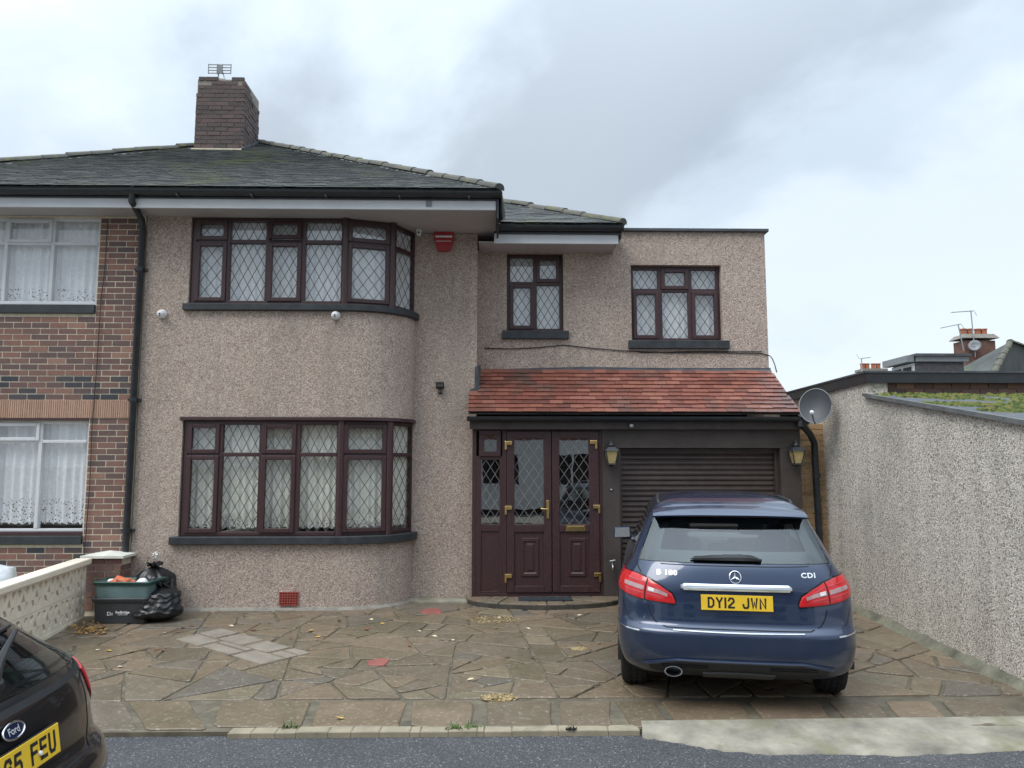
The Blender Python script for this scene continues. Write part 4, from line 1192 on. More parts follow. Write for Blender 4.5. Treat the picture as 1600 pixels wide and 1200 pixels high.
# camera under the porch gutter
q = P(986, 664, 10.04)
t = thing('security_camera', 'tiny dark camera fixed under the porch gutter', 'camera', (q.x, 10.05, q.z))
MB().tube([(q.x, 10.058, q.z + .02), (q.x, 10.03, q.z + .01), (q.x, 10.02, q.z - .005)], .01, 8).build('mount', M['black'], t)
MB().lathe([(.005, -.03), (.026, -.02), (.03, 0), (.024, .025), (.01, .03)], (q.x, 10.01, q.z - .015), 14, rotY((0, -1, -.4))).build('camera_body', M['greyplastic'], t, smooth=True)
# red bell box of the burglar alarm
tl, br_ = P(679, 364, YR), P(709, 394, YR)
t = thing('alarm_box', 'red five sided burglar alarm bell box under the soffit', 'alarm', ((tl.x + br_.x) / 2, YR, br_.z))
xa, xb, za, zb = tl.x, br_.x, br_.z, tl.z
w_ = xb - xa
pl = [(xa, zb), (xb, zb), (xb + .005, zb - .10), (xb - .05, za), (xa + .05, za), (xa - .005, zb - .10)]
MB().prism([(a, YR - .001, b) for a, b in pl], (0, -.075, 0)).build('cover', M['red'], t, bevel=.012)
MB().box(xa + .02, xb - .02, YR - .0785, YR - .0765, zb - .085, zb - .06).build('lettering_strip', M['whiteplastic'], t)
MB().box(xa + .03, xb - .03, YR - .0785, YR - .0765, zb - .14, zb - .133).build('lettering_strip', M['whiteplastic'], t)
# flood light with sensor
q = P(688, 605, YR)
t = thing('flood_light', 'small black floodlight with sensor on the recessed wall', 'floodlight', (q.x, YR, q.z))
MB().prism([(q.x - .055, YR - .05, q.z - .03), (q.x + .055, YR - .05, q.z - .03), (q.x + .055, YR - .11, q.z + .04), (q.x - .055, YR - .11, q.z + .04)], (0, .045, .03)).build('lamp_body', M['black'], t, bevel=.008)
MB().add([(q.x - .045, YR - .056, q.z - .018), (q.x + .045, YR - .056, q.z - .018), (q.x + .045, YR - .108, q.z + .03), (q.x - .045, YR - .108, q.z + .03)], [(0, 1, 2, 3)]).build('lens', M['greyplastic'], t)
MB().tube([(q.x, YR, q.z - .01), (q.x, YR - .06, q.z)], .018, 8).build('bracket', M['black'], t)
MB().lathe([(.012, -.03), (.028, -.015), (.028, .01), (.012, .028)], (q.x + .005, YR - .05, q.z - .075), 12).build('sensor', M['black'], t, smooth=True)
MB().tube([(q.x, YR - .03, q.z - .01), (q.x + .005, YR - .045, q.z - .05)], .012, 8).build('sensor_neck', M['black'], t)
# air brick
t = thing('air_brick', 'red clay air brick with square holes low in the bay wall', 'air brick', (-2.52, YB, .1))
a0, a1, z0, z1 = P(437, 951, YB).x, P(466, 932, YB).x, 0.075, 0.225
mb = MB(); mb.box(a0, a1, YB - .008, YB + .02, z0, z1)
mb.build('backing', M['dark'], t)
nx, nz = 7, 5
mb = MB()
bw, bz = (a1 - a0) / nx, (z1 - z0) / nz
for i in range(nx + 1): mb.box(a0 + i * bw - .0055, a0 + i * bw + .0055, YB - .022, YB - .008, z0 - .006, z1 + .006)
for j in range(nz + 1): mb.box(a0 - .005, a1 + .005, YB - .0215, YB - .0085, z0 + j * bz - .0055, z0 + j * bz + .0055)
mb.build('grille', M['airbrick'], t)
# wall lanterns
M['lampglass'] = mat('lantern_glass_amber', (0.42, 0.32, 0.14), 0.25, var=0.12, nscale=12)
def lantern(label, x, z):
    t = thing('wall_lantern', label, 'lantern', (x, YP, z), group='carriage lanterns beside the garage')
    y = YP - 0.11
    MB().box(x - .035, x + .035, YP - .012, YP, z - .12, z + .16).build('back_plate', M['black'], t, bevel=.006)
    MB().tube([(x, YP - .01, z + .13), (x, YP - .06, z + .19), (x, y, z + .185), (x, y, z + .15)], .010, 8).build('arm', M['black'], t, smooth=True)
    b, tp = .048, .080
    zb, zt = z - .10, z + .06
    ring = lambda r_, zz: [(x - r_, y - r_, zz), (x + r_, y - r_, zz), (x + r_, y + r_, zz), (x - r_, y + r_, zz)]
    MB().hexa(ring(b - .004, zb) + ring(tp - .004, zt)).build('glass', M['lampglass'], t)
    for (p0, p1) in zip(ring(b, zb), ring(tp, zt)): MB().tube([p0, p1], .007, 5).build('cage_bar', M['black'], t)
    MB().hexa(ring(b + .012, zb - .018) + ring(b + .008, zb)).build('bottom', M['black'], t)
    MB().hexa(ring(tp + .014, zt) + ring(.045, zt + .055)).build('roof_cap', M['black'], t, bevel=.004)
    MB().lathe([(.040, 0), (.045, .03), (.025, .045), (.012, .06), (.016, .07), (.004, .085)], (x, y, zt + .055), 12).build('finial', M['black'], t, smooth=True)
    MB().lathe([(.012, -.03), (.018, -.02), (.01, 0)], (x, y, zb - .018), 10).build('drop', M['black'], t)
lantern('black carriage lantern with amber glass between door and shutter', 1.507, P(953, 712, YP).z)
lantern('black carriage lantern with amber glass beside the satellite dish', 3.945, P(1241, 712, YP).z)
# bell push and garden tap on the pier
q = P(955, 765, YP)
t = thing('bell_push', 'tiny white bell push on the dark pier under the lantern', 'bell', (q.x, YP, q.z))
MB().lathe([(.018, 0), (.018, .012), (.012, .016)], (q.x, YP, q.z), 14, rotY((0, -1, 0))).build('housing', M['black'], t)
MB().lathe([(.009, .016), (.008, .022)], (q.x, YP, q.z), 12, rotY((0, -1, 0))).build('button', M['whiteplastic'], t)
q = P(956, 882, YP)
t = thing('garden_tap', 'old grey metal garden tap on the dark pier', 'tap', (q.x, YP, q.z))
MB().tube([(q.x, YP, q.z), (q.x, YP - .06, q.z), (q.x, YP - .09, q.z - .015), (q.x, YP - .095, q.z - .06)], .013, 8).build('spout', M['steel'], t, smooth=True)
MB().tube([(q.x, YP - .05, q.z), (q.x, YP - .055, q.z + .055)], .009, 8).build('stem', M['steel'], t)
MB().tube([(q.x - .035, YP - .055, q.z + .05), (q.x + .035, YP - .055, q.z + .062)], .007, 6).build('handle', M['steel'], t)
# cable strung over the extension wall
pts = [P(x_, y_, YE - .012) for x_, y_ in ((757, 544), (800, 545), (840, 543), (880, 539), (915, 543), (970, 548), (1050, 551), (1130, 551), (1190, 552), (1203, 556))]
cbl = thing('cable', 'slack black cable strung across the wall above the red tiles', 'cable', (1.8, YE - .02, 3.3))
MB().tube(pts, .007, 6).build('cable_run', M['black'], cbl, smooth=True)
e_ = pts[-1]
MB().tube([e_, e_ + Vector((.03, -.005, -.04)), e_ + Vector((.055, -.02, -.12)), e_ + Vector((.07, -.05, -.24))], .009, 6).build('cable_tail', M['greyplastic'], cbl, smooth=True)
MB().tube([P(1000, 551, YE - .01), P(1090, 549, YE - .01), P(1190, 549, YE - .01)], .006, 6).build('cable_run', M['black'], cbl)
# satellite dish at the corner of the porch
t = thing('satellite_dish', 'dark grey oval satellite dish at the end of the porch gutter', 'satellite dish', (4.17, 9.93, 2.2))
dn = Vector((-0.50, -0.82, 0.28)).normalized()
dc = P(1274, 634, 9.82)
Md = rotY(dn)
rows = []
for i in range(9):
    rr = i / 8
    rows.append([dc + Md @ Vector((0.20 * rr * math.cos(a), 0.235 * rr * math.sin(a), 0.055 * rr * rr - 0.055)) for a in [2 * math.pi * j_ / 32 for j_ in range(32)]])
back = [[q_ - dn * 0.008 for q_ in r_] for r_ in rows[::-1]]
M['dish'] = mat('dish_grey', (0.045, 0.048, 0.055), 0.5, var=0.12, nscale=6)
MB().grid(rows + back, close=True).build('reflector', M['dish'], t, smooth=True, angle=60)
MB().tube(rows[8] + [rows[8][0]], .007, 6).build('rim', M['greyplastic'], t, smooth=True)
foot = Vector((4.02, 10.14, 2.25))
MB().tube([dc - dn * .06, dc - dn * .16 + Vector((0, 0, -.05)), Vector((4.08, 10.10, 2.27)), foot], .018, 8).build('bracket', M['black'], t)
low = dc + Md @ Vector((0, -0.24, 0.0)) if (Md @ Vector((0, 1, 0))).z > 0 else dc + Md @ Vector((0, 0.24, 0.0))
lnb = low + dn * 0.26 + Vector((0, 0, .06))
MB().tube([low, low + dn * .12, lnb], .010, 6).build('feed_arm', M['greyplastic'], t)
MB().lathe([(.022, 0), (.028, .03), (.02, .08)], lnb, 12, rotY(-dn)).build('receiver', M['whiteplastic'], t, smooth=True)
# downpipe and yellow brick return at the right-hand corner
rp = thing('downpipe', 'black rainwater downpipe beside the strip of yellow brick', 'downpipe', (4.3, 10.25, 0))
MB().tube([(4.0, 10.02, 2.36), (4.06, 10.06, 2.28), (4.20, 10.20, 2.18), (4.27, 10.24, 2.06), (4.30, 10.25, 0.0)], .045, 12).build('pipe', M['black'], rp, smooth=True, angle=40)
MB().lathe([(.055, 0), (.055, .06)], (4.285, 10.245, 1.6), 14).build('collar', M['black'], rp)
MB().lathe([(.07, 0), (.072, .10), (.06, .13)], (4.02, 10.02, 2.27), 14).build('hopper', M['black'], rp, smooth=True, angle=40)
yb = thing('brick_pier', 'narrow strip of yellow brick wall beside the garage', 'brick wall', (4.15, 10.38, 0))
MB().box(4.047, 4.50, 10.36, 10.55, -0.03, 2.32).build('core', M['mortar'], yb)
bmy = {}
for i in range(31):
    z = i * CH
    xx = 4.047 - (0.11 if i % 2 else 0)
    while xx < 4.49:
        a, b = max(xx, 4.048), min(xx + bl, 4.495)
        if b - a > .03:
            l = round(b - a, 2)
            if l not in bmy: bmy[l] = brick_mesh(l, M['brick_ylw'])
            inst('brick', bmy[l], (a, 10.348, z), yb)
        xx += bl + .0095
# door mat
a, b = G(815, 943, .08), G(895, 936, .08)
dm = thing('door_mat', 'dark blue rubber door mat on the curved doorstep', 'mat', (.62, 9.95, .08))
M['rubber'] = mat('mat_rubber', (0.022, 0.027, 0.034), 0.75, var=.2, bump=.8, bscale=120)
MB().box(0.29, 0.97, 9.80, 10.06, .0805, .093).build('mat_pad', M['rubber'], dm, bevel=.004)
mb = MB()
for i in range(16): mb.box(0.305 + i * .0415, 0.305 + i * .0415 + .02, 9.815, 10.045, .0935, .098)
mb.build('ribs', M['rubber'], dm)

# ================================================================== RIGHT: neighbour's roughcast outbuilding
def wx(Y): return 4.445 + (Y - 10.4) * 0.032
nb = thing('outbuilding', 'roughcast outbuilding with flat black edged roof and mossy lean-to', 'outbuilding', (5.5, 8.5, 0))
def onwall(x, y):       # photo point on the flank wall
    d = ray(x, y); n_ = Vector((1, -0.032, 0)); k_ = (4.445 - 0.032 * 10.4) / (d.dot(n_)); return CAMP + d * k_
c1, c2, c3 = onwall(1362, 617), onwall(1600, 657), onwall(1355, 597)
ft = onwall(1355, 583).z; fb = c3.z
YC = c3.y
slope = (c1.z - c2.z) / (c1.y - c2.y)
YN = 5.2
zn = c2.z - (c2.y - YN) * slope
Y1 = 13.5
th = 0.24
def flank(y0, z0a, z0b, y1, z1a, z1b):
    MB().hexa([(wx(y0), y0, z0a), (wx(y0) + th, y0, z0a), (wx(y1) + th, y1, z1a), (wx(y1), y1, z1a), (wx(y0), y0, z0b), (wx(y0) + th, y0, z0b), (wx(y1) + th, y1, z1b), (wx(y1), y1, z1b)]).build('wall', M['rough'], nb)
flank(YN, -.16, zn - .03, YC, -.16, c1.z - .03)
flank(YC, -.16, fb, Y1, -.16, fb)
MB().box(wx(YN) + th, 10, YN, YN + .24, -.16, zn - .03).build('wall', M['rough'], nb)
# a darker square buttress of render near the street end
bt, bb_ = onwall(1574, 695), onwall(1578, 760)
# cement fillet along the foot of the wall
rows = [[], [], []]
for i in range(110):
    Y = YN + (10.3 - YN) * i / 109
    g0 = gz(Y)
    rows[0].append((wx(Y) - .09 - .05 * mnoise.noise(Vector((Y * 3, 1, 0))), Y, g0 + .002)); rows[1].append((wx(Y) - .045, Y, g0 + .035 + .02 * mnoise.noise(Vector((Y * 4, 5, 0))))); rows[2].append((wx(Y) + .005, Y, g0 + .085 + .03 * mnoise.noise(Vector((Y * 5, 9, 0)))))
MB().grid(rows).build('wall_fillet', mat('mossy_fillet', (.17, .165, .12), .9, var=.35, nscale=4, bump=.9, bscale=25, bdist=.02), nb, smooth=True)
# brick upstand under the flat roof
MB().box(wx(YC) + .03, 10, YC + .05, YC + .25, c1.z - .3, fb).build('upstand_core', M['mortar_dk'], nb)
mbk = brick_mesh(bl, M['brick'])
for i in range(6):
    z = fb - .07 - i * CH
    if z < c1.z - .18: break
    xx = wx(YC) + .035 + (.0 if i % 2 else .11)
    while xx < 8.6:
        inst('brick', mbk, (xx, YC + .035, z), nb); xx += bl + .0095
fm_ = MB()
fm_.box(wx(YC) - .03, 10, YC - .05, YC + .02, fb - .012, ft)
fm_.prism([(wx(YC) - .03, YC + .02, fb - .012), (wx(YC) + .02, YC + .02, fb - .012), (wx(Y1) + .02, Y1, fb - .012), (wx(Y1) - .03, Y1, fb - .012)], (0, 0, ft - fb + .012))
fm_.build('fascia', M['black'], nb)
MB().prism([(wx(YC) - .045, YC - .065, ft + .001), (10, YC - .065, ft + .001), (10, Y1, ft + .001), (wx(Y1) - .045, Y1, ft + .001)], (0, 0, .022)).build('flat_roof', M['flash'], nb)
# mossy lean-to roof falling towards the street
def lz(Y): return zn + (Y - YN) * slope
MB().prism([(wx(YN) - .04, YN - .08, lz(YN - .08) - .03), (10, YN - .08, lz(YN - .08) - .03), (10, YC + .06, lz(YC + .06) - .03), (wx(YC) - .04, YC + .06, lz(YC + .06) - .03)], (0, 0, .035)).build('lean_to_roof', M['flash'], nb)
MB().prism([(wx(YN) - .055, YN - .1, lz(YN - .1) - .032), (wx(YC) - .055, YC, lz(YC) - .032), (wx(YC) - .055, YC, lz(YC) + .012), (wx(YN) - .055, YN - .1, lz(YN - .1) + .012)], (.045, 0, 0)).build('verge', mat('verge_cement', (.13, .135, .135), .8, var=.25, nscale=6, bump=.5), nb)
M['moss'] = mat_pieces('moss', [(0, (.03, .042, .012)), (.3, (.07, .10, .02)), (.6, (.12, .145, .03)), (.85, (.17, .165, .04)), (1, (.13, .085, .04))], .95, bump=1.0, bscale=90, bdist=.01)
ms = MB()
rm = random.Random(12)
for _ in range(9000):
    X, Y = wx(7) + .03 + rm.random() ** 1.4 * 3.2, YN + (YC - YN) * rm.random()
    den_ = mnoise.noise(Vector((X * 1.3, Y * 1.8, 2))) + mnoise.noise(Vector((X * 5, Y * 5, 7))) * .5
    near_edge = (X - wx(Y))
    if den_ < -0.10 + max(0, .35 - near_edge) * 1.6: continue
    r_ = rm.uniform(.010, .030); h = r_ * rm.uniform(.5, 1.1)
    a0 = rm.uniform(0, 6)
    base = [(X + r_ * rm.uniform(.7, 1.25) * math.cos(a0 + j_ * 1.0472), Y + r_ * rm.uniform(.7, 1.25) * math.sin(a0 + j_ * 1.0472)) for j_ in range(6)]
    z_ = lambda y_: lz(y_) + .004
    mid = [(X + (bx_ - X) * .65, Y + (by_ - Y) * .65, z_(Y) + h * .75) for bx_, by_ in base]
    ms.add([(bx_, by_, z_(by_)) for bx_, by_ in base] + mid + [(X, Y, z_(Y) + h)], [(j_, (j_ + 1) % 6, 6 + (j_ + 1) % 6, 6 + j_) for j_ in range(6)] + [(6 + j_, 6 + (j_ + 1) % 6, 12) for j_ in range(6)])
tag(ms.build('moss', M['moss'], nb, smooth=True, fix=False), 'green and yellow moss cushions on the lean-to roof', kind='stuff')

# ================================================================== FAR HOUSES beyond the outbuilding
def dist_house():
    Y = 36.0
    q = lambda x, y, d=Y: P(x, y, d)
    h = thing('distant_house', 'distant house with mossy hipped roof, dormer and brick chimney', 'house', (23.5, Y + 3, 0))
    ap, ev = q(1578, 534, 38), q(1545, 590, Y)
    wz = q(1500, 600).z
    M['farbrick'] = mat('far_brick', (.16, .085, .065), .9, var=.25, nscale=3)
    M['farroof'] = mat('far_roof', (.085, .09, .088), .85, var=.2, nscale=1.2, bump=.4, bscale=10, dirt=((.10, .13, .07), .5, .5))
    X0_, X1_ = q(1478, 590).x, q(1640, 590).x
    MB().box(X0_ + .3, 34, Y + .3, 44, 0, wz - .4).build('wall', M['farbrick'], h)
    e = wz - .5
    A_ = tuple(P(1466, 594, 41)); B_ = (q(1532, 600).x, Y, e - .1); C_ = (34, Y, e - .1)
    top = ap; top2 = Vector((31, 42, ap.z - .15))
    MB().add([A_, B_, C_, top, top2, (X0_ - .6, 46, e - 1)], [(0, 1, 3), (1, 2, 4, 3), (0, 3, 4, 5)]).build('roof', M['farroof'], h, fix=False)
    hip_tiles(h, B_, top, M['hip'], r=.16, l=.5)
    hip_tiles(h, top, top2, M['hip'], r=.16, l=.5)
    # chimney
    cy_, = (40.0,)
    cw0, cw1 = q(1508, 550, 40).x, q(1556, 550, 40).x
    zb, zt = q(1530, 562, 40).z, q(1530, 532, 40).z
    c = MB().box(cw0, cw1, 40, 41, zb - 1.4, zt).build('chimney', M['farbrick'], h)
    MB().box(cw0 - .1, cw1 + .1, 39.9, 41.1, zt, zt + .12).build('chimney_cap', M['mortar_dk'], c).parent = h
    MB().hexa([(cw0 - .18, 39.85, zt + .12), (cw1 + .18, 39.85, zt + .12), (cw1 + .18, 41.15, zt + .12), (cw0 - .18, 41.15, zt + .12), (cw0 + .05, 40, zt + .36), (cw1 - .05, 40, zt + .36), (cw1 - .05, 41, zt + .36), (cw0 + .05, 41, zt + .36)]).build('chimney_cap', M['mortar_dk'], h)
    M['pot'] = mat('chimney_pot', (.36, .13, .07), .85, var=.2, nscale=5)
    for f_ in (.16, .38, .64, .84):
        x_ = cw0 + (cw1 - cw0) * f_
        MB().lathe([(.16, 0), (.15, .28), (.18, .30), (.18, .36), (.12, .36)], (x_, 40.5, zt + .35), 12).build('chimney_pot', M['pot'], h)
    # flat dormer
    d0, d1, dz0, dz1 = q(1432, 575, 35.5).x, q(1506, 575, 35.5).x, q(1470, 596, 35.5).z, q(1470, 557, 35.5).z
    dm_ = MB().box(d0, d1, 35.5, 37.6, dz0 - .6, dz1 - .25); dm_.build('dormer_cheek', mat('dormer_tile', (.07, .065, .07), .85, var=.25, nscale=6), h)
    MB().box(d0 - .02, d1 + .2, 35.4, 37.7, dz1 - .248, dz1).build('dormer_fascia', M['greyplastic'], h)
    MB().box(d0 - .1, d1 + .3, 35.3, 37.8, dz1 + .002, dz1 + .12).build('dormer_roof', M['flash'], h)
    wq = [P(1385, 588, 42), P(1432, 568, 35.5)]
    MB().prism([(d0 - .02, 35.6, dz0 - .6), (d0 - .02, 37.6, dz0 - .6), (d0 - .02, 37.6, dz1 - .3), (d0 - .02, 35.6, dz1 - .3)], (-.06, 0, 0)).build('dormer_front', M['white'], h)
    MB().prism([(d0 - .09, 35.5, dz1 - .26), (d0 - .09, 37.8, dz1 - .26), (d0 - .09, 37.8, dz1 + .05), (d0 - .09, 35.5, dz1 + .05)], (-.35, 0, 0)).build('dormer_eave', M['greyplastic'], h)
    for k_ in range(2):
        MB().prism([(d0 - .085, 35.8 + k_ * .9, dz0 - .3), (d0 - .085, 36.5 + k_ * .9, dz0 - .3), (d0 - .085, 36.5 + k_ * .9, dz1 - .45), (d0 - .085, 35.8 + k_ * .9, dz1 - .45)], (-.02, 0, 0)).build('window', M['dark'], h)
    return (cw0, cw1, zt)
cw0, cw1, czt = dist_house()
def yagi(label, base, top, bdir, n=9, L_=1.1, group='aerials on the distant chimneys'):
    t = thing('tv_aerial', label, 'aerial', base, group=group)
    base, top = Vector(base), Vector(top)
    MB().tube([base, top], .03, 6).build('mast', M['steel'], t)
    d = Vector(bdir).normalized()
    MB().tube([top - d * .15, top + d * L_], .022, 5).build('boom', M['steel'], t)
    s = d.cross(Vector((0, 0, 1))).normalized()
    mb = MB()
    for i in range(n):
        c = top + d * (L_ * i / (n - 1)); w_ = .17 - .006 * i
        mb.tube([c - s * w_, c + s * w_], .009, 4)
    mb.build('elements', M['steel'], t)
    rf = MB()
    for k_ in (-1, 1): rf.tube([top - d * .15, top - d * .3 + Vector((0, 0, .28 * k_))], .012, 4)
    rf.build('reflector', M['steel'], t)
p0, p1 = P(1524, 558, 39.8), P(1517, 486, 39.8)
yagi('tall television aerial in front of the distant brick chimney', p0, p1, (-1, .1, -.06), L_=1.0)
p0, p1 = P(1506, 548, 39.8), P(1497, 507, 39.8)
yagi('shorter leaning television aerial beside the distant brick chimney', p0, p1, (-1, .1, -.2), L_=.9)
p0, p1 = P(1347, 585, 44), P(1346, 560, 44)
yagi('lone television aerial left of the far chimney pots', p0, p1, (1, .1, .12), L_=.55)
t = thing('satellite_dish', 'small pale satellite dish on the distant brick chimney', 'satellite dish', P(1523, 540, 39.7))
dcx = P(1523, 540, 39.7)
Md2 = rotY((-.5, -.85, .3))
MB().lathe([(.02, -.09), (.2, -.05), (.31, 0), (.32, .01), (.2, -.035), (.02, -.075)], dcx, 20, Md2).build('reflector', M['greyplastic'], t, smooth=True)
MB().tube([dcx, dcx + Vector((.2, .4, -.1))], .03, 6).build('bracket', M['steel'], t)
q0 = P(1356, 590, 47)
fh = thing('distant_house', 'farthest chimney stack with orange pots above the black fascia', 'house', (q0.x + 1, 48, 0))
fx0, fx1, fz = P(1353, 575, 47).x, P(1386, 575, 47).x, P(1370, 579, 47).z
MB().box(fx0 - .3, fx1 + 3, 47.5, 54, 0, fz - 1.8).build('wall', M['farbrick'], fh)
MB().add([(fx0 - .6, 47, fz - 1.8), (fx1 + 3.4, 47, fz - 1.8), (fx1 + 3.4, 51, fz - .5), (fx0 - .6, 51, fz - .5)], [(0, 1, 2, 3)]).build('roof', M['farroof'], fh, fix=False)
MB().box(fx0, fx1, 47.2, 48.2, fz - 2, fz).build('chimney', M['farbrick'], fh)
MB().box(fx0 - .1, fx1 + .1, 47.1, 48.3, fz, fz + .15).build('chimney_cap', M['mortar_dk'], fh)
for f_ in (.1, .32, .62, .85): MB().lathe([(.14, 0), (.13, .3), (.16, .32), (.16, .38)], (fx0 + (fx1 - fx0) * f_, 47.7, fz + .15), 10).build('chimney_pot', M['pot'], fh)

# ================================================================== LEFT: pierced block wall and pillar
sw = thing('garden_wall', 'cream painted wall of pierced screen blocks with flat coping', 'garden wall', (-4.9, 8, 0))
e0, e1 = G(131, 967), G(0, 1035)
far_ = Vector((G(131, 967).x, G(131, 967).y, 0))
near_ = G(78, 997)
dv = (near_ - far_); dv.z = 0; dv.normalize()
S_ = 0.292
nrm_ = Vector((-dv.y, dv.x, 0))
if nrm_.x < 0: nrm_ = -nrm_
frw = lambda u, v, w: far_ + dv * u + Vector((0, 0, v)) + nrm_ * w
def block_mesh():
    s = S_ - .004
    m_ = s / 2
    T_ = lambda pts: [(x_ * s, y_ * s) for x_, y_ in pts]
    holes = [T_([(.35, .47), (.65, .47), (.50, .76)]), T_([(.10, .42), (.28, .10), (.40, .22), (.27, .44)]), T_([(.90, .42), (.73, .44), (.60, .22), (.72, .10)]),
             T_([(.07, .90), (.20, .66), (.36, .84), (.24, .95)]), T_([(.93, .90), (.76, .95), (.64, .84), (.80, .66)])]
    bm = bmesh.new()
    loops = [T_([(0, 0), (1, 0), (1, 1), (0, 1)])] + holes
    fv, bv = [], []
    edges = []
    for lp in loops:
        a = [bm.verts.new((x_, 0, y_)) for x_, y_ in lp]
        for i in range(len(a)): edges.append(bm.edges.new((a[i], a[(i + 1) % len(a)])))
        fv.append(a)
    bmesh.ops.triangle_fill(bm, edges=edges, use_beauty=True)
    front = list(bm.faces)
    for a, lp in zip(fv, loops):
        c = (sum(x_ for x_, _ in lp) / len(lp), sum(y_ for _, y_ in lp) / len(lp))
        k_ = 1.0 if len(bv) == 0 else 0.85
        b = [bm.verts.new((c[0] + (x_ - c[0]) * k_, .09 if k_ == 1 else .08, c[1] + (y_ - c[1]) * k_)) for x_, y_ in lp]
        for i in range(len(a)): bm.faces.new((a[i], a[(i + 1) % len(a)], b[(i + 1) % len(a)], b[i]))
        if k_ < 1: bm.faces.new(b)
        bv.append(b)
    bm.faces.new(bv[0])
    bmesh.ops.recalc_face_normals(bm, faces=bm.faces)
    me = bpy.data.meshes.new('screen_block'); bm.to_mesh(me); bm.free()
    me.materials.append(M['cream'])
    return me
bmsh = block_mesh()
ang = math.atan2(dv.y, dv.x)
NB = 13
# local x of a block runs along dv, local -y is its face; mirror so that the face looks at the driveway
flip = nrm_.dot(Vector((math.sin(ang), -math.cos(ang), 0))) < 0
for r_ in range(2):
    for i in range(NB):
        inst('screen_block', bmsh, frw(S_ * (i + 1 if flip else i), 0.03 + r_ * S_, 0), sw, (0, 0, ang + (math.pi if flip else 0)))
MB().fbox(frw, 0, S_ * NB, -.13, .028, -.10, .008).build('footing', M['cream'], sw)
MB().fbox(frw, -.03, S_ * NB + .02, .03 + 2 * S_ + .001, .03 + 2 * S_ + .07, -.14, .045).build('coping', M['cream'], sw, bevel=.012)
pp = thing('gate_pier', 'brick pier with pale pyramid cap where the garden wall ends', 'pier', (-4.78, 9.45, 0))
px0, px1 = P(136, 880, 9.38).x, P(190, 880, 9.38).x
py0 = 9.36
zc = P(160, 872, py0).z
MB().box(px0 + .01, px1 - .01, py0 + .012, 9.63, -.03, zc).build('core', M['mortar'], pp)
pm_ = {}
for i in range(int(zc / CH)):
    z = zc - (i + 1) * CH
    xx = px0 - (.11 if i % 2 else 0)
    while xx < px1 - .02:
        a, b = max(xx, px0), min(xx + bl, px1)
        if b - a > .03:
            l = round(b - a, 2)
            if l not in pm_: pm_[l] = brick_mesh(l, M['brick'])
            inst('brick', pm_[l], (a, py0, z), pp)
        xx += bl + .0095
    inst('brick', MB().box(-.03, 0, 0, .215, 0, bhh).mesh('brick', M['brick']) if i == 0 else pm_['side'], (px1 + .003, py0 + .035, z), pp) if (i and 'side' in pm_) else None
    pm_.setdefault('side', MB().box(-.03, 0, 0, .215, 0, bhh).mesh('brick', M['brick']))
MB().add([(px0 - .05, py0 - .05, zc + .001), (px1 + .05, py0 - .05, zc + .001), (px1 + .05, 9.645, zc + .001), (px0 - .05, 9.645, zc + .001), (px0 - .05, py0 - .05, zc + .03), (px1 + .05, py0 - .05, zc + .03), (px1 + .05, 9.645, zc + .03), (px0 - .05, 9.645, zc + .03), ((px0 + px1) / 2, 9.5, zc + .075)], [(0, 1, 5, 4), (1, 2, 6, 5), (2, 3, 7, 6), (3, 0, 4, 7), (4, 5, 8), (5, 6, 8), (6, 7, 8), (7, 4, 8), (3, 2, 1, 0)]).build('cap', M['capstone'], pp)
# ================================================================== CARS
def mat_paint(name, col, flake=0.25, film=0.5):
    m, N, L, b = new_mat(name)
    v = coord(N, True)
    n = noise_tex(N, L, v, 900, 2)
    c = ramp_node(N, L, n, [(0.3, tuple(k * (1 - flake) for k in col)), (0.7, tuple(min(1, k * (1 + flake)) for k in col))])
    # road film, thicker low down on the panels
    sp = N.new('ShaderNodeSeparateXYZ'); L.new(v, sp.inputs[0])
    low = ramp_node(N, L, sp.outputs[2], [(0.25, (film, film, film)), (0.75, (0.04, 0.04, 0.04))])
    dn_ = noise_tex(N, L, v, 5, 6, 0.7)
    f = mix_node(N, L, 1.0, low, ramp_node(N, L, dn_, [(0.35, (0.1, 0.1, 0.1)), (0.75, (1, 1, 1))]), 'MULTIPLY')
    c = mix_node(N, L, f, c, (0.11, 0.10, 0.085))
    L.new(c, b.inputs['Base Color'])
    b.inputs['Metallic'].default_value = 0.35
    L.new(ramp_node(N, L, f, [(0, (0.30, 0.30, 0.30)), (0.4, (0.6, 0.6, 0.6))]), b.inputs['Roughness'])
    b.inputs['Coat Weight'].default_value = 1.0
    L.new(ramp_node(N, L, f, [(0, (0.05, 0.05, 0.05)), (0.4, (0.3, 0.3, 0.3))]), b.inputs['Coat Roughness'])
    return m
M['blue'] = mat_paint('paint_blue', (0.012, 0.029, 0.074), 0.2, 0.3)
M['blackpaint'] = mat_paint('paint_black', (0.008, 0.009, 0.010), 0.1, 0.07)
M['tyre'] = mat('tyre_rubber', (0.022, 0.022, 0.023), 0.85, var=.25, nscale=14, bump=.4, bscale=60, obj=True)
M['rim'] = mat('alloy_rim', (0.45, 0.46, 0.47), 0.3, metal=.9, obj=True)
M['trim'] = mat('black_trim', (0.014, 0.015, 0.016), 0.5, var=.15, obj=True)
M['frit'] = mat('glass_border_black', (0.010, 0.011, 0.012), 0.06, var=.1, obj=True, rvar=.02)
M['seat'] = mat('car_seat_cloth', (0.065, 0.062, 0.062), .9, obj=True)
M['seatred'] = mat('red_blanket', (0.22, 0.03, 0.035), .9, obj=True)
M['carglass'] = mat_glass('car_glass', (0.72, 0.79, 0.77), 1.5, boost=.02)
M['plate'] = mat('number_plate_yellow', (0.78, 0.50, 0.03), 0.35, var=.05, obj=True)
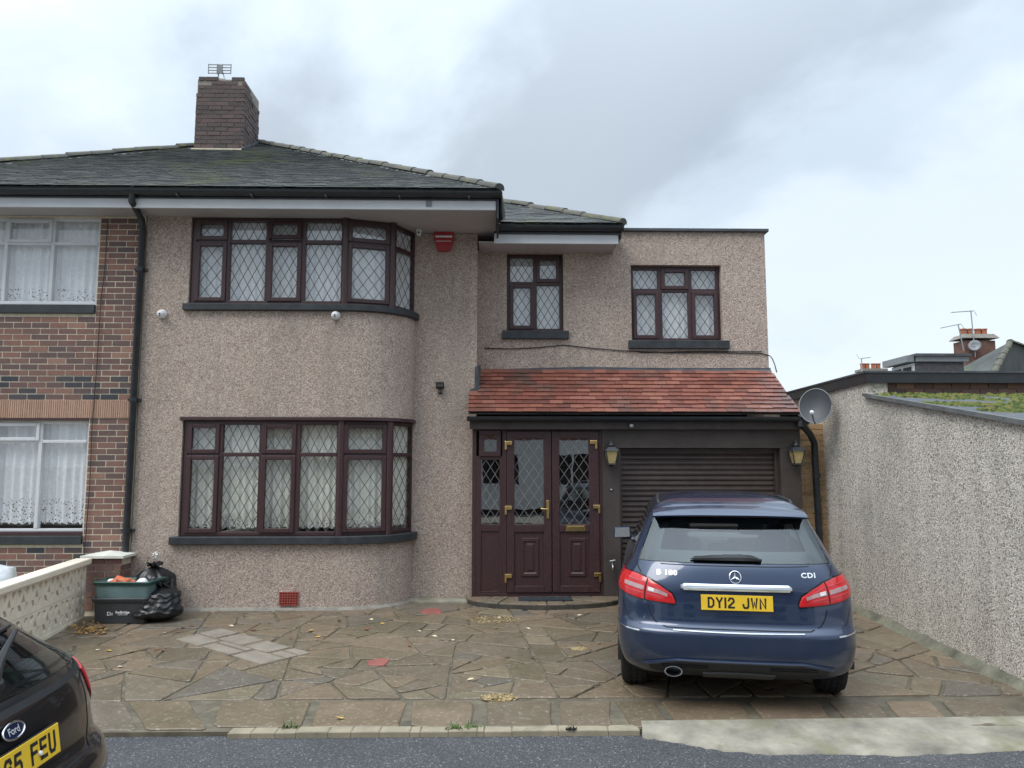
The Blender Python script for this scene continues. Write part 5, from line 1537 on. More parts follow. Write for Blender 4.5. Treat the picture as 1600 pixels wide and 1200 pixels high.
M['platetxt'] = mat('number_plate_black', (0.012, 0.012, 0.012), .5, obj=True)
M['lamp_red'] = mat('tail_lamp_red', (0.50, 0.010, 0.014), 0.15, var=.18, nscale=10, obj=True, coat=0.4, rvar=.04)
M['lamp_dark'] = mat('tail_lamp_band', (0.40, 0.26, 0.26), 0.15, var=.15, nscale=20, obj=True, coat=1.0)
M['lamp_hi'] = mat('tail_lamp_clear', (0.75, 0.72, 0.70), 0.15, obj=True, coat=1.0)
M['shut'] = mat('gap_shade', (0.004, 0.004, 0.005), .8, obj=True)  # near-black colour standing in for shade inside gaps and openings
NR, NS, NFc = 80, 48, 32
NT = NR + NS + NFc + NS
class Car:
    def __init__(s, tab, n=3.0, nf=2.6, step=0.02):
        s.t = tab; s.n = n; s.nf = nf
        s.z0, s.z1 = tab[0][0], tab[-1][0]
    def par(s, z):
        T = s.t
        z = min(max(z, s.z0), s.z1)
        i = 0
        while i < len(T) - 2 and z > T[i + 1][0]: i += 1
        a, b = T[i], T[i + 1]
        pm, pn = T[max(i - 1, 0)], T[min(i + 2, len(T) - 1)]
        h = b[0] - a[0]; t = (z - a[0]) / h
        out = []
        for k in range(1, 6):
            d0 = (b[k] - a[k]) / h
            dm = (a[k] - pm[k]) / (a[0] - pm[0]) if pm is not a else d0
            dp = (pn[k] - b[k]) / (pn[0] - b[0]) if pn is not b else d0
            mA = 0 if d0 * dm <= 0 else 2 * d0 * dm / (d0 + dm)
            mB = 0 if d0 * dp <= 0 else 2 * d0 * dp / (d0 + dp)
            t2, t3 = t * t, t * t * t
            out.append((2 * t3 - 3 * t2 + 1) * a[k] + (t3 - 2 * t2 + t) * h * mA + (-2 * t3 + 3 * t2) * b[k] + (t3 - t2) * h * mB)
        return out          # w, r, f, c, cf
    def pos(s, u, z):
        w, r, f, c, cf = s.par(z)
        u = u % NT
        if u <= NR:
            ph = R(-90 + 180 * u / NR); sp, cp = math.sin(ph), max(0, math.cos(ph))
            return Vector((w * math.copysign(abs(sp) ** (2 / s.n), sp), r + c * (1 - cp ** (2 / s.n)), z))
        u -= NR
        y0, y1 = r + c, f - cf
        if u <= NS: return Vector((w, y0 + (y1 - y0) * u / NS, z))
        u -= NS
        if u <= NFc:
            ph = R(90 - 180 * u / NFc); sp, cp = math.sin(ph), max(0, math.cos(ph))
            return Vector((w * math.copysign(abs(sp) ** (2 / s.nf), sp), f - cf * (1 - cp ** (2 / s.nf)), z))
        u -= NFc
        return Vector((-w, y1 + (y0 - y1) * u / NS, z))
    def nrm(s, u, z):
        a = s.pos(u + .05, z) - s.pos(u - .05, z); b = s.pos(u, min(z + .004, s.z1)) - s.pos(u, max(z - .004, s.z0))
        n = a.cross(b)
        return n.normalized() if n.length > 1e-9 else Vector((0, 0, 1))
    def off(s, u, z, d): return s.pos(u, z) + s.nrm(u, z) * d
    def ux(s, x, z):
        w = s.par(z)[0]
        k = min(1, abs(x) / w) ** (s.n / 2)
        return (math.degrees(math.asin(k)) * (1 if x >= 0 else -1) + 90) / 180 * NR
    def uside(s, y, z, right=True):
        w, r, f, c, cf = s.par(z)
        t = (y - r - c) / (f - cf - r - c)
        return NR + NS * t if right else NT - NS * t
    def body(s, root, m, cuts, step=0.02):
        zs = []
        z = s.z0
        while z < s.z1 - 1e-6: zs.append(z); z += step if z < s.z1 - .07 else .006
        zs.append(s.z1)
        mb = MB()
        rows = [[s.pos(u, z) for u in range(NT)] for z in zs]
        vs = [q for r_ in rows for q in r_]
        fs = []
        for i in range(len(zs) - 1):
            zc = (zs[i] + zs[i + 1]) / 2
            for k in range(NT):
                q = s.pos(k + .5, zc)
                if any(c(k + .5, zc, q) for c in cuts): continue
                fs.append((i * NT + k, i * NT + (k + 1) % NT, (i + 1) * NT + (k + 1) % NT, (i + 1) * NT + k))
        mb.add(vs, fs)
        mb.add(rows[-1], [tuple(range(NT))]); mb.add(rows[0], [tuple(range(NT - 1, -1, -1))])
        return mb.build('body', m, root, smooth=True, local=True, fix=False, angle=50)
    def patch(s, name, m, root, cols, d=0.004, nz=6, nu=3, back=-0.012, smooth=True, bulge=0.0):
        """skin piece: cols = (u, z0, z1); lies d proud of the body with closed edges"""
        C_ = []
        for (a, b) in zip(cols, cols[1:]):
            for k in range(nu): C_.append([a[j] + (b[j] - a[j]) * k / nu for j in range(3)])
        C_.append(list(cols[-1]))
        def ringd(i, j):
            e = min(i, len(C_) - 1 - i, j, nz - j)
            return d + (bulge if e > 0 else 0)
        rows = [[s.off(u, a + (b - a) * j / nz, ringd(i, j)) for j in range(nz + 1)] for i, (u, a, b) in enumerate(C_)]
        mb = MB().grid(rows)
        per = [(i, 0) for i in range(len(C_))] + [(len(C_) - 1, j) for j in range(1, nz + 1)] + [(i, nz) for i in range(len(C_) - 2, -1, -1)] + [(0, j) for j in range(nz - 1, 0, -1)]
        A_ = [rows[i][j] for i, j in per]
        B_ = [s.off(C_[i][0], C_[i][1] + (C_[i][2] - C_[i][1]) * j / nz, back) for i, j in per]
        mb.grid([A_, B_], close=True)
        return mb.build(name, m, root, smooth=smooth, local=True, fix=True, angle=40)
    def ribbon(s, name, m, root, pts, w=0.006, d=0.0015):
        """thin line laid on the skin along (u, z) points"""
        q = []
        for a, b in zip(pts, pts[1:]):
            n = max(2, int(max(abs(a[0] - b[0]) / 1.5, abs(a[1] - b[1]) / .02)))
            for k in range(n): q.append((a[0] + (b[0] - a[0]) * k / n, a[1] + (b[1] - a[1]) * k / n))
        q.append(pts[-1])
        rows = [[], []]
        for i, (u, z) in enumerate(q):
            t = s.pos(*q[min(i + 1, len(q) - 1)]) - s.pos(*q[max(i - 1, 0)])
            n = s.nrm(u, z); e = n.cross(t).normalized() * w / 2
            c = s.pos(u, z) + n * d
            rows[0].append(c - e); rows[1].append(c + e)
        return MB().grid(rows).build(name, m, root, local=True, smooth=True)
def wheel(root, x, y, r=0.315, wdt=0.215, side=1):
    Mx = Matrix(((0, 0, side), (0, 1, 0), (-side, 0, 0)))
    w = sub('wheel', root)
    h = wdt / 2
    prof = [(r * .66, -h * .9), (r * .86, -h), (r * .96, -h * .9), (r, -h * .62), (r, h * .62), (r * .96, h * .9), (r * .86, h), (r * .66, h * .9)]
    MB().lathe(prof, (x, y, r), 40, Mx).build('tyre', M['tyre'], w, smooth=True, local=True, angle=30)
    tr = MB()
    for k in range(44):       # tread blocks
        a = 2 * math.pi * k / 44
        for xx, ww in ((-h * .42, h * .30), (0.0, h * .32), (h * .42, h * .30)):
            c = Vector((x + xx, y + math.cos(a) * (r + .001), r + math.sin(a) * (r + .001)))
            tv = Vector((0, -math.sin(a), math.cos(a))) * (r * .055); nv = Vector((0, math.cos(a), math.sin(a))) * .006
            e = Vector((ww * .5, 0, 0))
            tr.prism([c - tv - e, c + tv - e, c + tv + e, c - tv + e], nv)
    tr.build('tread', M['tyre'], w, local=True)
    MB().lathe([(.02, h * .86), (r * .2, h * .9), (r * .6, h * .6), (r * .665, h * .88), (r * .68, h * .9), (r * .68, h * .5)], (x + side * .012, y, r), 30, Mx).build('rim', M['rim'], w, smooth=True, local=True, angle=30)
    for k in range(5):  # near-black plates on the rim stand in for its shaded openings
        a = 2 * math.pi * k / 5
        c = [(r * .30, -.10), (r * .58, -.28), (r * .60, 0), (r * .58, .28), (r * .30, .10)]
        xs_ = lambda rr: x + side * (h * (.92 - .34 * max(0, (rr / r - .2) / .4)) + .014)
        MB().prism([(xs_(rr), y + rr * math.cos(a + d_), r + rr * math.sin(a + d_)) for rr, d_ in c], (side * .004, 0, 0)).build('rim_shade_plate', M['shut'], w, local=True)
def seats(root, tops, m, y_list):
    for (x, y, z, wd, ht) in tops:
        s = sub('seat', root)
        MB().box(x - wd / 2, x + wd / 2, y, y + .16, .45, z).build('backrest', m, s, bevel=.05, local=True)
        if ht: MB().box(x - .13, x + .13, y + .01, y + .11, z + .04, z + .04 + ht).build('headrest', m, s, bevel=.04, local=True)
GL = {'D': [[(0, 0), (0, 1), (.6, 1), (1, .75), (1, .25), (.6, 0), (0, 0)]], 'Y': [[(0, 1), (.5, .5), (1, 1)], [(.5, .5), (.5, 0)]], '1': [[(.5, 0), (.5, 1)]],
      '2': [[(0, .78), (.2, 1), (.8, 1), (1, .8), (1, .62), (0, .12), (0, 0), (1, 0)]], 'J': [[(1, 1), (1, .2), (.8, 0), (.2, 0), (0, .2), (0, .32)]], 'W': [[(0, 1), (.2, 0), (.5, .62), (.8, 0), (1, 1)]],
      'N': [[(0, 0), (0, 1), (1, 0), (1, 1)]], '6': [[(.95, .82), (.8, 1), (.2, 1), (0, .8), (0, .2), (.2, 0), (.8, 0), (1, .2), (1, .42), (.8, .56), (0, .56)]],
      '5': [[(.95, 1), (.08, 1), (0, .55), (.75, .6), (1, .42), (1, .2), (.8, 0), (.2, 0), (0, .16)]], 'F': [[(0, 0), (0, 1), (1, 1)], [(0, .53), (.85, .53)]], 'E': [[(1, 0), (0, 0), (0, 1), (1, 1)], [(0, .53), (.85, .53)]], 'U': [[(0, 1), (0, .2), (.2, 0), (.8, 0), (1, .2), (1, 1)]]}
def plate_text(root, txt, fr, off, w, cw=.050, ch=.079, st=.014, gap=.011):
    ws = [(.033 if c == ' ' else (.014 if c == '1' else cw)) for c in txt]
    tot = sum(ws) + gap * (len(txt) - 1)
    u = off - tot / 2
    for c, wd in zip(txt, ws):
        mb = MB()
        for ln in GL.get(c, []):
            p = [(u + st / 2 + q[0] * (wd - st) if c != '1' else u + wd / 2, -ch / 2 + st / 2 + q[1] * (ch - st)) for q in ln]
            n = len(p); L_, R_ = [], []
            for i in range(n):          # mitred stroke
                cl = p[0] == p[-1]
                a = p[i - 1] if i else (p[-2] if cl else None); b = p[i + 1] if i < n - 1 else (p[1] if cl else None)
                d1 = Vector((p[i][0] - a[0], p[i][1] - a[1])).normalized() if a else None
                d2 = Vector((b[0] - p[i][0], b[1] - p[i][1])).normalized() if b else None
                d1 = d1 or d2; d2 = d2 or d1
                q = Vector(p[i])
                if not a: q = q - d2 * st / 2
                if not b: q = q + d1 * st / 2
                n1, n2 = Vector((-d1.y, d1.x)), Vector((-d2.y, d2.x))
                m_ = (n1 + n2).normalized(); k_ = min(1.8, 1 / max(.4, m_.dot(n1)))
                L_.append(q + m_ * st / 2 * k_); R_.append(q - m_ * st / 2 * k_)
            mb.grid([[fr(q.x, q.y, w) for q in L_], [fr(q.x, q.y, w) for q in R_]])
        if mb.f: mb.build('character', M['platetxt'], root, local=True, fix=False)
        u += wd + gap
def plate(root, fr, txt, w0=0.0, sx=.82, size=.098, bold=.0035, off=0.0):
    p = sub('number_plate', root)
    MB().fbox(fr, -.26, .26, -.0555, .0555, w0, w0 + .004).build('plate', M['plate'], p, local=True, bevel=.003)
    b = MB()
    for a in ((-.2585, .2585, .0500, .0525), (-.2585, .2585, -.0525, -.0500), (-.2565, -.254, -.05, .05), (.254, .2565, -.05, .05)): b.fbox(fr, *a, w0 + .004, w0 + .0048)
    t = MB()
    plate_text(p, txt, fr, off, w0 + .0052)
    MB().fbox(fr, -.262, .262, -.0575, .0575, w0 - .006, w0 - .0003).build('plate_border', M['trim'], p, local=True)
def ring_border(car, root, outer, bu, bz0, bz1, d=.002, nz=3):
    """black printed border round a pane: outer = cols (u, z0, z1)"""
    (ua, a0, a1), (ub, b0, b1) = outer[0], outer[-1]
    car.patch('glass_border', M['frit'], root, [(u, z0, z0 + bz0) for u, z0, z1 in outer], d, 2)
    car.patch('glass_border', M['frit'], root, [(u, z1 - bz1, z1) for u, z0, z1 in outer], d, 2)
    n = len(outer)
    def at_u(u):
        for p_, q_ in zip(outer, outer[1:]):
            if p_[0] <= u <= q_[0]:
                t_ = (u - p_[0]) / (q_[0] - p_[0]); return (u, p_[1] + (q_[1] - p_[1]) * t_, p_[2] + (q_[2] - p_[2]) * t_)
    for u0, u1 in ((ua, ua + bu), (ub - bu, ub)):
        c = [at_u(u0 + (u1 - u0) * k / 4 if 0 < k < 4 else (u0 if k == 0 else u1)) for k in range(5)]
        c = [q_ if q_ else (outer[0] if k < 2 else outer[-1]) for k, q_ in enumerate(c)]
        car.patch('glass_border', M['frit'], root, c, d + .0006, 6, 1)

# ------------------------------------------------------------------ blue family car on the driveway
#        z     w     r     f     c    cf
TB = [(.24, .80, .16, 4.10, .36, .40), (.30, .845, .07, 4.26, .36, .45), (.40, .878, .015, 4.34, .40, .5), (.50, .892, .0, 4.36, .42, .5), (.575, .893, .0, 4.36, .42, .5), (.605, .892, .022, 4.36, .42, .5),
      (.635, .892, .060, 4.35, .40, .5), (.80, .890, .085, 4.25, .40, .5), (.90, .876, .105, 3.95, .40, .5), (.98, .838, .135, 3.45, .40, .42), (1.05, .792, .170, 3.12, .38, .34), (1.09, .772, .200, 3.02, .36, .3),
      (1.20, .727, .300, 2.80, .34, .26), (1.30, .682, .390, 2.58, .32, .24), (1.40, .632, .470, 2.36, .28, .22), (1.46, .592, .530, 2.22, .26, .2), (1.50, .545, .620, 2.08, .24, .2), (1.53, .470, .820, 1.94, .2, .2), (1.55, .350, 1.08, 1.78, .15, .15), (1.557, .22, 1.25, 1.62, .1, .1)]
bc = Car(TB, 3.1)
bcar = thing('parked_car', 'dark blue five door family car with yellow plate reversed from road', 'car', (0, 0, 0))
bcar['label'] = 'dark blue five door family car parked nose in before the shutter'
def rect_cut(u0, u1, z0, z1): return lambda u, z, q: u0 < u < u1 and z0 < z < z1
WZ0, WZ1 = 1.075, 1.415
def rw(z): return 0.725 - (z - WZ0) / (WZ1 - WZ0) * 0.135
def arch(yc, r_): return lambda u, z, q: abs(q.x) > .7 and math.hypot(q.y - yc, z - .315) < r_
AXR, AXF = 0.80, 3.50
cuts = [lambda u, z, q: u <= NR and WZ0 + .055 < z < WZ1 - .04 and abs(q.x) < rw(z) - .075, arch(AXR, .355), arch(AXF, .355),
        lambda u, z, q: (NR + 2 < u < NR + NS - 4 or NT - NS + 4 < u < NT - 2) and 1.07 < z < 1.40,
        lambda u, z, q: NR + NS + 7 < u < NR + NS + NFc - 7 and 1.06 < z < 1.42]
bc.body(bcar, M['blue'], cuts)
# rear screen
RW = sub('rear_window', bcar)
ucols = lambda k: [(bc.ux(x, (WZ0 + WZ1) / 2), WZ0, WZ1) for x in [(-1 + 2 * i / 16) * .66 * k for i in range(17)]]
def xz_patch(car, name, m, root, xl, xr, z0, z1, d, nx=60, nz=10, back=-.012):
    rows = []
    for j in range(nz + 1):
        z = z0 + (z1 - z0) * j / nz
        a, b = xl(z), xr(z)
        rows.append([car.off(car.ux(a + (b - a) * i / nx, z), z, d) for i in range(nx + 1)])
    mb = MB().grid(rows)
    per = [rows[0][i] for i in range(nx + 1)] + [rows[j][nx] for j in range(1, nz + 1)] + [rows[nz][i] for i in range(nx - 1, -1, -1)] + [rows[j][0] for j in range(nz - 1, 0, -1)]
    bk = [q + Vector((0, -back, 0)) for q in per]
    mb.grid([per, bk], close=True)
    return mb.build(name, m, root, smooth=True, local=True, angle=40)
xz_patch(bc, 'glass', M['carglass'], RW, lambda z: -rw(z) + .01, lambda z: rw(z) - .01, WZ0 + .005, WZ1 - .005, .003, back=0.002)
BZ = .085
xz_patch(bc, 'glass_border', M['frit'], RW, lambda z: -rw(z), lambda z: rw(z), WZ0, WZ0 + BZ, .0015, nz=6)
xz_patch(bc, 'glass_border', M['frit'], RW, lambda z: -rw(z), lambda z: rw(z), WZ1 - .06, WZ1, .0015, nz=6)
for s_ in (-1, 1):
    xz_patch(bc, 'glass_border', M['frit'], RW, (lambda z: -rw(z)) if s_ < 0 else (lambda z: rw(z) - .11 - .04 * (1 - (z - WZ0) / .34)), (lambda z: -rw(z) + .11 + .04 * (1 - (z - WZ0) / .34)) if s_ < 0 else (lambda z: rw(z)), WZ0 + BZ, WZ1 - .06, .0015, nx=14)
# wiper
wz = WZ0 + .02
wm = MB()
pr_ = [(-.30, .045), (-.18, .06), (-.06, .072), (0.06, .075), (.14, .066), (.20, .03)]
top = [bc.off(bc.ux(x, wz + .01), WZ0 + h * .62, .03) for x, h in pr_]
bot = [bc.off(bc.ux(x, wz + .01), WZ0 + .008, .028) for x, h in pr_]
xl_ = bc.off(bc.ux(-.30, WZ0 + .03), WZ0 + .05, .02)
mid_ = [a.lerp(b, .6) + Vector((0, -.012, 0)) for a, b in zip(bot, top)]
wm.grid([bot, mid_, top, [q + Vector((0, .03, 0)) for q in top]])
wm.tube([bc.off(bc.ux(x, WZ0 + .05), WZ0 + .01 + h * .5, .018) for x, h in ((.20, .02), (0, .035), (-.16, .038), (-.32, .02))], [.012, .014, .012, .006], 6)
wm.build('wiper', M['trim'], bcar, local=True, smooth=True, angle=30)
# spoiler over the rear screen
sp_rows = []
for i in range(25):
    x = -.60 + 1.2 * i / 24
    e = (abs(x) / .60) ** 3 * .09
    c = bc.par(1.43)[1] - .13 + e
    sp_rows.append([(x, c + .17, 1.405), (x, c + .01, 1.413 - e * .2), (x, c - .005, 1.428 - e * .2), (x, c + .01, 1.443 - e * .2), (x, c + .20, 1.487 - e * .3), (x, c + .42, 1.515 - e * 1.0), (x, c + .42, 1.44)])
smb = MB().grid(sp_rows, close=True); smb.add(sp_rows[0], [tuple(range(7))]); smb.add(sp_rows[-1], [tuple(range(7))])
smb.build('spoiler', M['blue'], bcar, local=True, smooth=True, angle=45)
MB().box(-.16, .16, bc.par(1.43)[1] - .132, bc.par(1.43)[1] - .11, 1.417, 1.431).build('brake_light', M['frit'], bcar, local=True, bevel=.003)
# roof rails
for s_ in (-1, 1):
    MB().tube([(s_ * .545, .78, 1.478), (s_ * .555, .95, 1.508), (s_ * .548, 1.5, 1.515), (s_ * .54, 2.0, 1.495)], .014, 6).build('roof_rail', M['trim'], bcar, local=True, smooth=True)
# tail lamps
for s_ in (-1, 1):
    tl_ = sub('tail_light', bcar)
    def U(x, z): return bc.ux(s_ * x, z)
    end = NR + 1.8 if s_ > 0 else -1.8
    def lampcols(lst): 
        c = [((U(x, .88) if x is not None else end), a, b) for x, a, b in lst]
        return c if s_ > 0 else c[::-1]
    shape = [(.445, .782, .800), (.47, .782, .852), (.56, .790, .905), (.662, .800, .950), (.76, .815, .978), (.835, .84, .988), (None, .88, .985)]
    bc.patch('lamp_surround', M['frit'], tl_, lampcols([(x - .008 if x else x, a - .009, b + .009) for x, a, b in shape]), .003, 6, 4)
    inner = [q for q in shape if q[0] and q[0] <= .662]
    outer = [(.674, .802, .953)] + [q for q in shape if q[0] is None or q[0] > .67]
    bc.patch('lamp_lens', M['lamp_red'], tl_, lampcols(inner), .007, 6, 4, bulge=.003)
    bc.patch('lamp_lens', M['lamp_red'], tl_, lampcols(outer), .007, 6, 4, bulge=.003)
    bc.patch('lamp_band', M['lamp_dark'], tl_, lampcols([(.50, .826, .85), (.57, .848, .876), (.655, .862, .894)]), .0125, 2, 4)
    bc.patch('lamp_band', M['lamp_dark'], tl_, lampcols([(.68, .866, .896), (.76, .882, .912), (.83, .896, .922)]), .0125, 2, 4)
    bc.patch('lamp_clear', M['lamp_hi'], tl_, lampcols([(.602, .857, .882), (.645, .866, .892)]), .0150, 2, 3)
    for dz_ in (-.038, .040):
        bc.patch('lamp_rib', mat('tail_lamp_rib', (.56, .03, .035), .2, obj=True, coat=1.0) if 'tail_lamp_rib' not in bpy.data.materials else bpy.data.materials['tail_lamp_rib'], tl_, lampcols([(.52, .836 + dz_ * .55, .845 + dz_ * .55), (.655, .878 + dz_, .886 + dz_)]), .0122, 2, 5)
        bc.patch('lamp_rib', bpy.data.materials['tail_lamp_rib'], tl_, lampcols([(.68, .88 + dz_, .889 + dz_), (.82, .906 + dz_, .914 + dz_)]), .0122, 2, 5)
# tailgate and bumper gap shade, laid on the skin as dark ribbons
def line(pts, m='shut', w=.008, d=.0012, name='gap_shade'): bc.ribbon(name, M[m], bcar, [(bc.ux(x, z), z) for x, z in pts], w, d)
line([(-.735, 1.06), (-.70, .99)]); line([(.735, 1.06), (.70, .99)])
line([(-.652, .762), (-.635, .70), (-.60, .645), (-.52, .615), (.52, .615), (.60, .645), (.635, .70), (.652, .762)], w=.010)
for s_ in (-1, 1): line([(s_ * .60, .628), (s_ * .72, .622), (s_ * .80, .65), (s_ * .845, .77)], w=.005)
line([(-.55, 1.062), (-.2, 1.058), (.2, 1.058), (.55, 1.062)], 'shut', .007)
# load sill chrome strip, grab strip, reflectors lines
bc.patch('sill_strip', M['steel'], bcar, [(bc.ux(x, .59), .590 + abs(x) * .012, .597 + abs(x) * .012) for x in (-.47, -.3, -.1, .1, .3, .47)], .006, 2)
bc.patch('chrome_grip', M['chrome'], bcar, [(bc.ux(x, .9), .883 - k, .928 - j) for x, k, j in ((-.405, -.012, .012), (-.38, 0, 0), (-.2, 0, 0), (0, 0, 0), (.2, 0, 0), (.38, 0, 0), (.405, -.012, .012))], .02, 5, 4, bulge=.008)
for s_ in (-1, 1):
    cs = [(bc.ux(s_ * x, .585), .575 - j, .583 - j) for x, j in ((.72, 0), (.80, -.004), (.86, -.012))] + [((NR + 1.6) if s_ > 0 else -1.6, .594, .602)]
    bc.patch('bumper_chrome', M['chrome'], bcar, cs if s_ > 0 else cs[::-1], .004, 2, 4)
# plate recess and plate
yr = bc.par(.80)[1]
fp = lambda u, v, w: Vector((u, yr - .016 - w - v * -.10, .805 + v))
plate(bcar, fp, 'DY12 JWN', size=.106, sx=.78, bold=.0035)
line([(-.41, .89), (-.36, .80), (-.26, .715), (.26, .715), (.36, .80), (.41, .89)], 'blue', .012, .003, 'recess_edge')
# star badge and lettering
fb_ = lambda u, v, w: Vector((u, bc.par(.985)[1] - .006 - w + v * .5, .985 + v))
bd = MB()
cen = fb_(0, 0, 0)
ringp = [fb_(.042 * math.cos(2 * math.pi * k / 28), .042 * math.sin(2 * math.pi * k / 28), .004) for k in range(29)]
bd.tube(ringp, .0042, 6, cap=False)
for a in (90, 210, 330):
    a = R(a)
    tip = (.04 * math.cos(a), .04 * math.sin(a)); l = (.008 * math.cos(a + 1.05), .008 * math.sin(a + 1.05)); r_ = (.008 * math.cos(a - 1.05), .008 * math.sin(a - 1.05))
    bd.add([fb_(0, 0, .012), fb_(*l, .004), fb_(*tip, .005), fb_(*r_, .004)], [(0, 1, 2), (0, 2, 3), (1, 3, 2)])
bd.build('star_badge', M['chrome'], bcar, local=True, smooth=True, angle=30)
for txt, xc, zc in (('B 180', -.505, .985), ('CDI', .535, .985)):
    t_ = MB()
    def ft_(u, v, w, xc=xc, zc=zc):
        x = xc + u; z = zc + v
        return bc.off(bc.ux(x, z), z, .004 + w)
    text_into(t_, txt, .047, ft_, 0, 0, .001, sx=1.25, bold=.0018, sp=1.15)
    t_.build('lettering', M['lamp_hi'] if False else M['chrome'], bcar, local=True, fix=False)
M['badge'] = mat('badge_silver', (.72, .73, .74), .3, metal=.5, obj=True)
for o_ in bcar.children:
    if o_.name.startswith('lettering'): o_.data.materials[0] = M['badge']
# lower bumper: black insert, painted vent slots, tail pipe
bc.patch('bumper_insert', M['trim'], bcar, [(bc.ux(x, .36), .262 + abs(x) ** 2 * .05, .372 - max(0, abs(x) - .5) * .22) for x in (-.66, -.55, -.4, -.2, 0, .2, .4, .55, .66)], .006, 5, 4)
bc.patch('bumper_lip', M['blue'], bcar, [(bc.ux(x, .40), .378 - max(0, abs(x) - .45) * .20, .398 - max(0, abs(x) - .45) * .20) for x in (-.70, -.6, -.45, -.2, 0, .2, .45, .6, .70)], .016, 3, 4, bulge=.006)
for s_ in (-1, 1):
    for zz in (.335, .352):
        c = [(bc.ux(s_ * x, zz), zz - .004 - (x - .2) * .02, zz + .004 - (x - .2) * .02) for x in (.22, .4, .56)]
        bc.patch('vent_shade_strip', M['shut'], bcar, c if s_ > 0 else c[::-1], .009, 2, 4)  # raised black strips stand in for the shade inside slots
c = [(bc.ux(x, .3), .258, .305 - abs(x) * .03) for x in (-.26, -.2, 0, .2, .26)]
bc.patch('diffuser', mat('diffuser_grey', (.055, .056, .058), .5, obj=True), bcar, c, .018, 3, 4)
Mt = Matrix(((1.55, 0, 0), (0, 0, -1), (0, .9, 0)))
MB().lathe([(.034, -.10), (.037, .0), (.041, .02), (.043, .028), (.037, .028), (.033, .0), (.033, -.08)], (-.475, .055, .30), 22, Mt).build('tail_pipe', M['chrome'], bcar, local=True, smooth=True, angle=40)
# side panes, windscreen
for right in (True, False):
    zs_ = (1.05, 1.42)
    cs = []
    for k in range(13):
        u = NR + 1 + (NS - 3) * k / 12
        u = u if right else NT - (u - NR)
        cs.append((u, 1.05, 1.42))
    if not right: cs = cs[::-1]
    bc.patch('side_window', M['carglass'], bcar, [(u, a + .01, b - .01) for u, a, b in cs], .002, 6, 2, back=-.001)
    bc.patch('window_trim', M['frit'], bcar, [(u, a - .01, a + .03) for u, a, b in cs], .003, 2, 2)
    bc.patch('window_trim', M['frit'], bcar, [(u, b - .03, b + .0) for u, a, b in cs], .003, 2, 2)
    for k in (0, 5, 6, 11):
        a, b = cs[k], cs[k + 1]
        bc.patch('pillar_trim', M['frit'], bcar, [(a[0], 1.05, 1.42), (a[0] + (b[0] - a[0]) * .7, 1.05, 1.42)], .0035, 6, 2)
ws = [(NR + NS + 6 + (NFc - 12) * k / 10, 1.05, 1.43) for k in range(11)]
bc.patch('windscreen', M['carglass'], bcar, ws, .002, 8, 2, back=-.001)
# door mirrors
for s_ in (-1, 1):
    mr = sub('door_mirror', bcar)
    x0_ = s_ * .80
    MB().hexa([(s_ * .92 - .10, 2.66, .975), (s_ * .92 + .10, 2.66, .985), (s_ * .92 + .08, 2.76, 1.0), (s_ * .92 - .09, 2.76, .99), (s_ * .92 - .09, 2.66, 1.105), (s_ * .92 + .095, 2.66, 1.115), (s_ * .92 + .07, 2.76, 1.09), (s_ * .92 - .08, 2.76, 1.085)]).build('shell', M['blue'], mr, local=True, bevel=.025)
    MB().prism([(s_ * .92 - .08, 2.6585, .992), (s_ * .92 + .083, 2.6585, 1.0), (s_ * .92 + .08, 2.6585, 1.098), (s_ * .92 - .073, 2.6585, 1.09)], (0, -.003, 0)).build('mirror_glass', M['chrome'], mr, local=True)
    MB().tube([(s_ * .80, 2.72, .99), (s_ * .88, 2.70, 1.01)], .03, 8).build('arm', M['trim'], mr, local=True)
# inside
inn = sub('interior', bcar)
MB().box(-.70, .70, .45, 3.2, .30, .46).build('floor', M['seat'], inn, local=True)
MB().box(-.62, .62, .46, .80, .46, .98).build('parcel_shelf', M['seat'], inn, local=True, bevel=.03)
MB().box(-.66, .66, 2.75, 3.15, .46, 1.02).build('dashboard', M['seat'], inn, local=True, bevel=.05)
seats(bcar, [(-.42, .95, 1.02, .46, .16), (0, .95, 1.0, .34, .10), (.42, .95, 1.02, .46, .16), (-.36, 1.85, 1.08, .48, .17), (.36, 1.85, 1.08, .48, .17)], M['seat'], None)
MB().box(-.45, .5, .55, .9, .985, 1.06).build('blanket', M['seatred'], inn, local=True, bevel=.04)
for x in (-.775, .775):
    for y in (AXR, AXF):
        wheel(bcar, x, y, side=1 if x > 0 else -1)
        a_ = MB()
        rows = [[(math.copysign(w_, x), y + r_ * math.cos(R(-8 + 196 * k / 24)), .315 + r_ * math.sin(R(-8 + 196 * k / 24))) for k in range(25)] for r_, w_ in ((.335, .80), (.338, .899), (.372, .899), (.376, .86))]
        a_.grid(rows).build('wheel_arch', M['trim'], bcar, local=True, smooth=True, angle=40)
        rows = [[(math.copysign(w_, x), y + .352 * math.cos(R(360 * k / 32)), .315 + .352 * math.sin(R(180 * k / 32))) for k in range(17)] for w_ in (.88, .55)]
        MB().grid(rows).build('wheel_house', M['shut'], bcar, local=True)
BCX = G(1150, 1050, .29)
bcar.location = (1.79, 5.78, gz(6.4) + 0.012 - 0.7 * SLOPE); bcar.rotation_euler = (math.atan(SLOPE), 0, R(-11))
WL[bcar.name] = Vector(bcar.location)

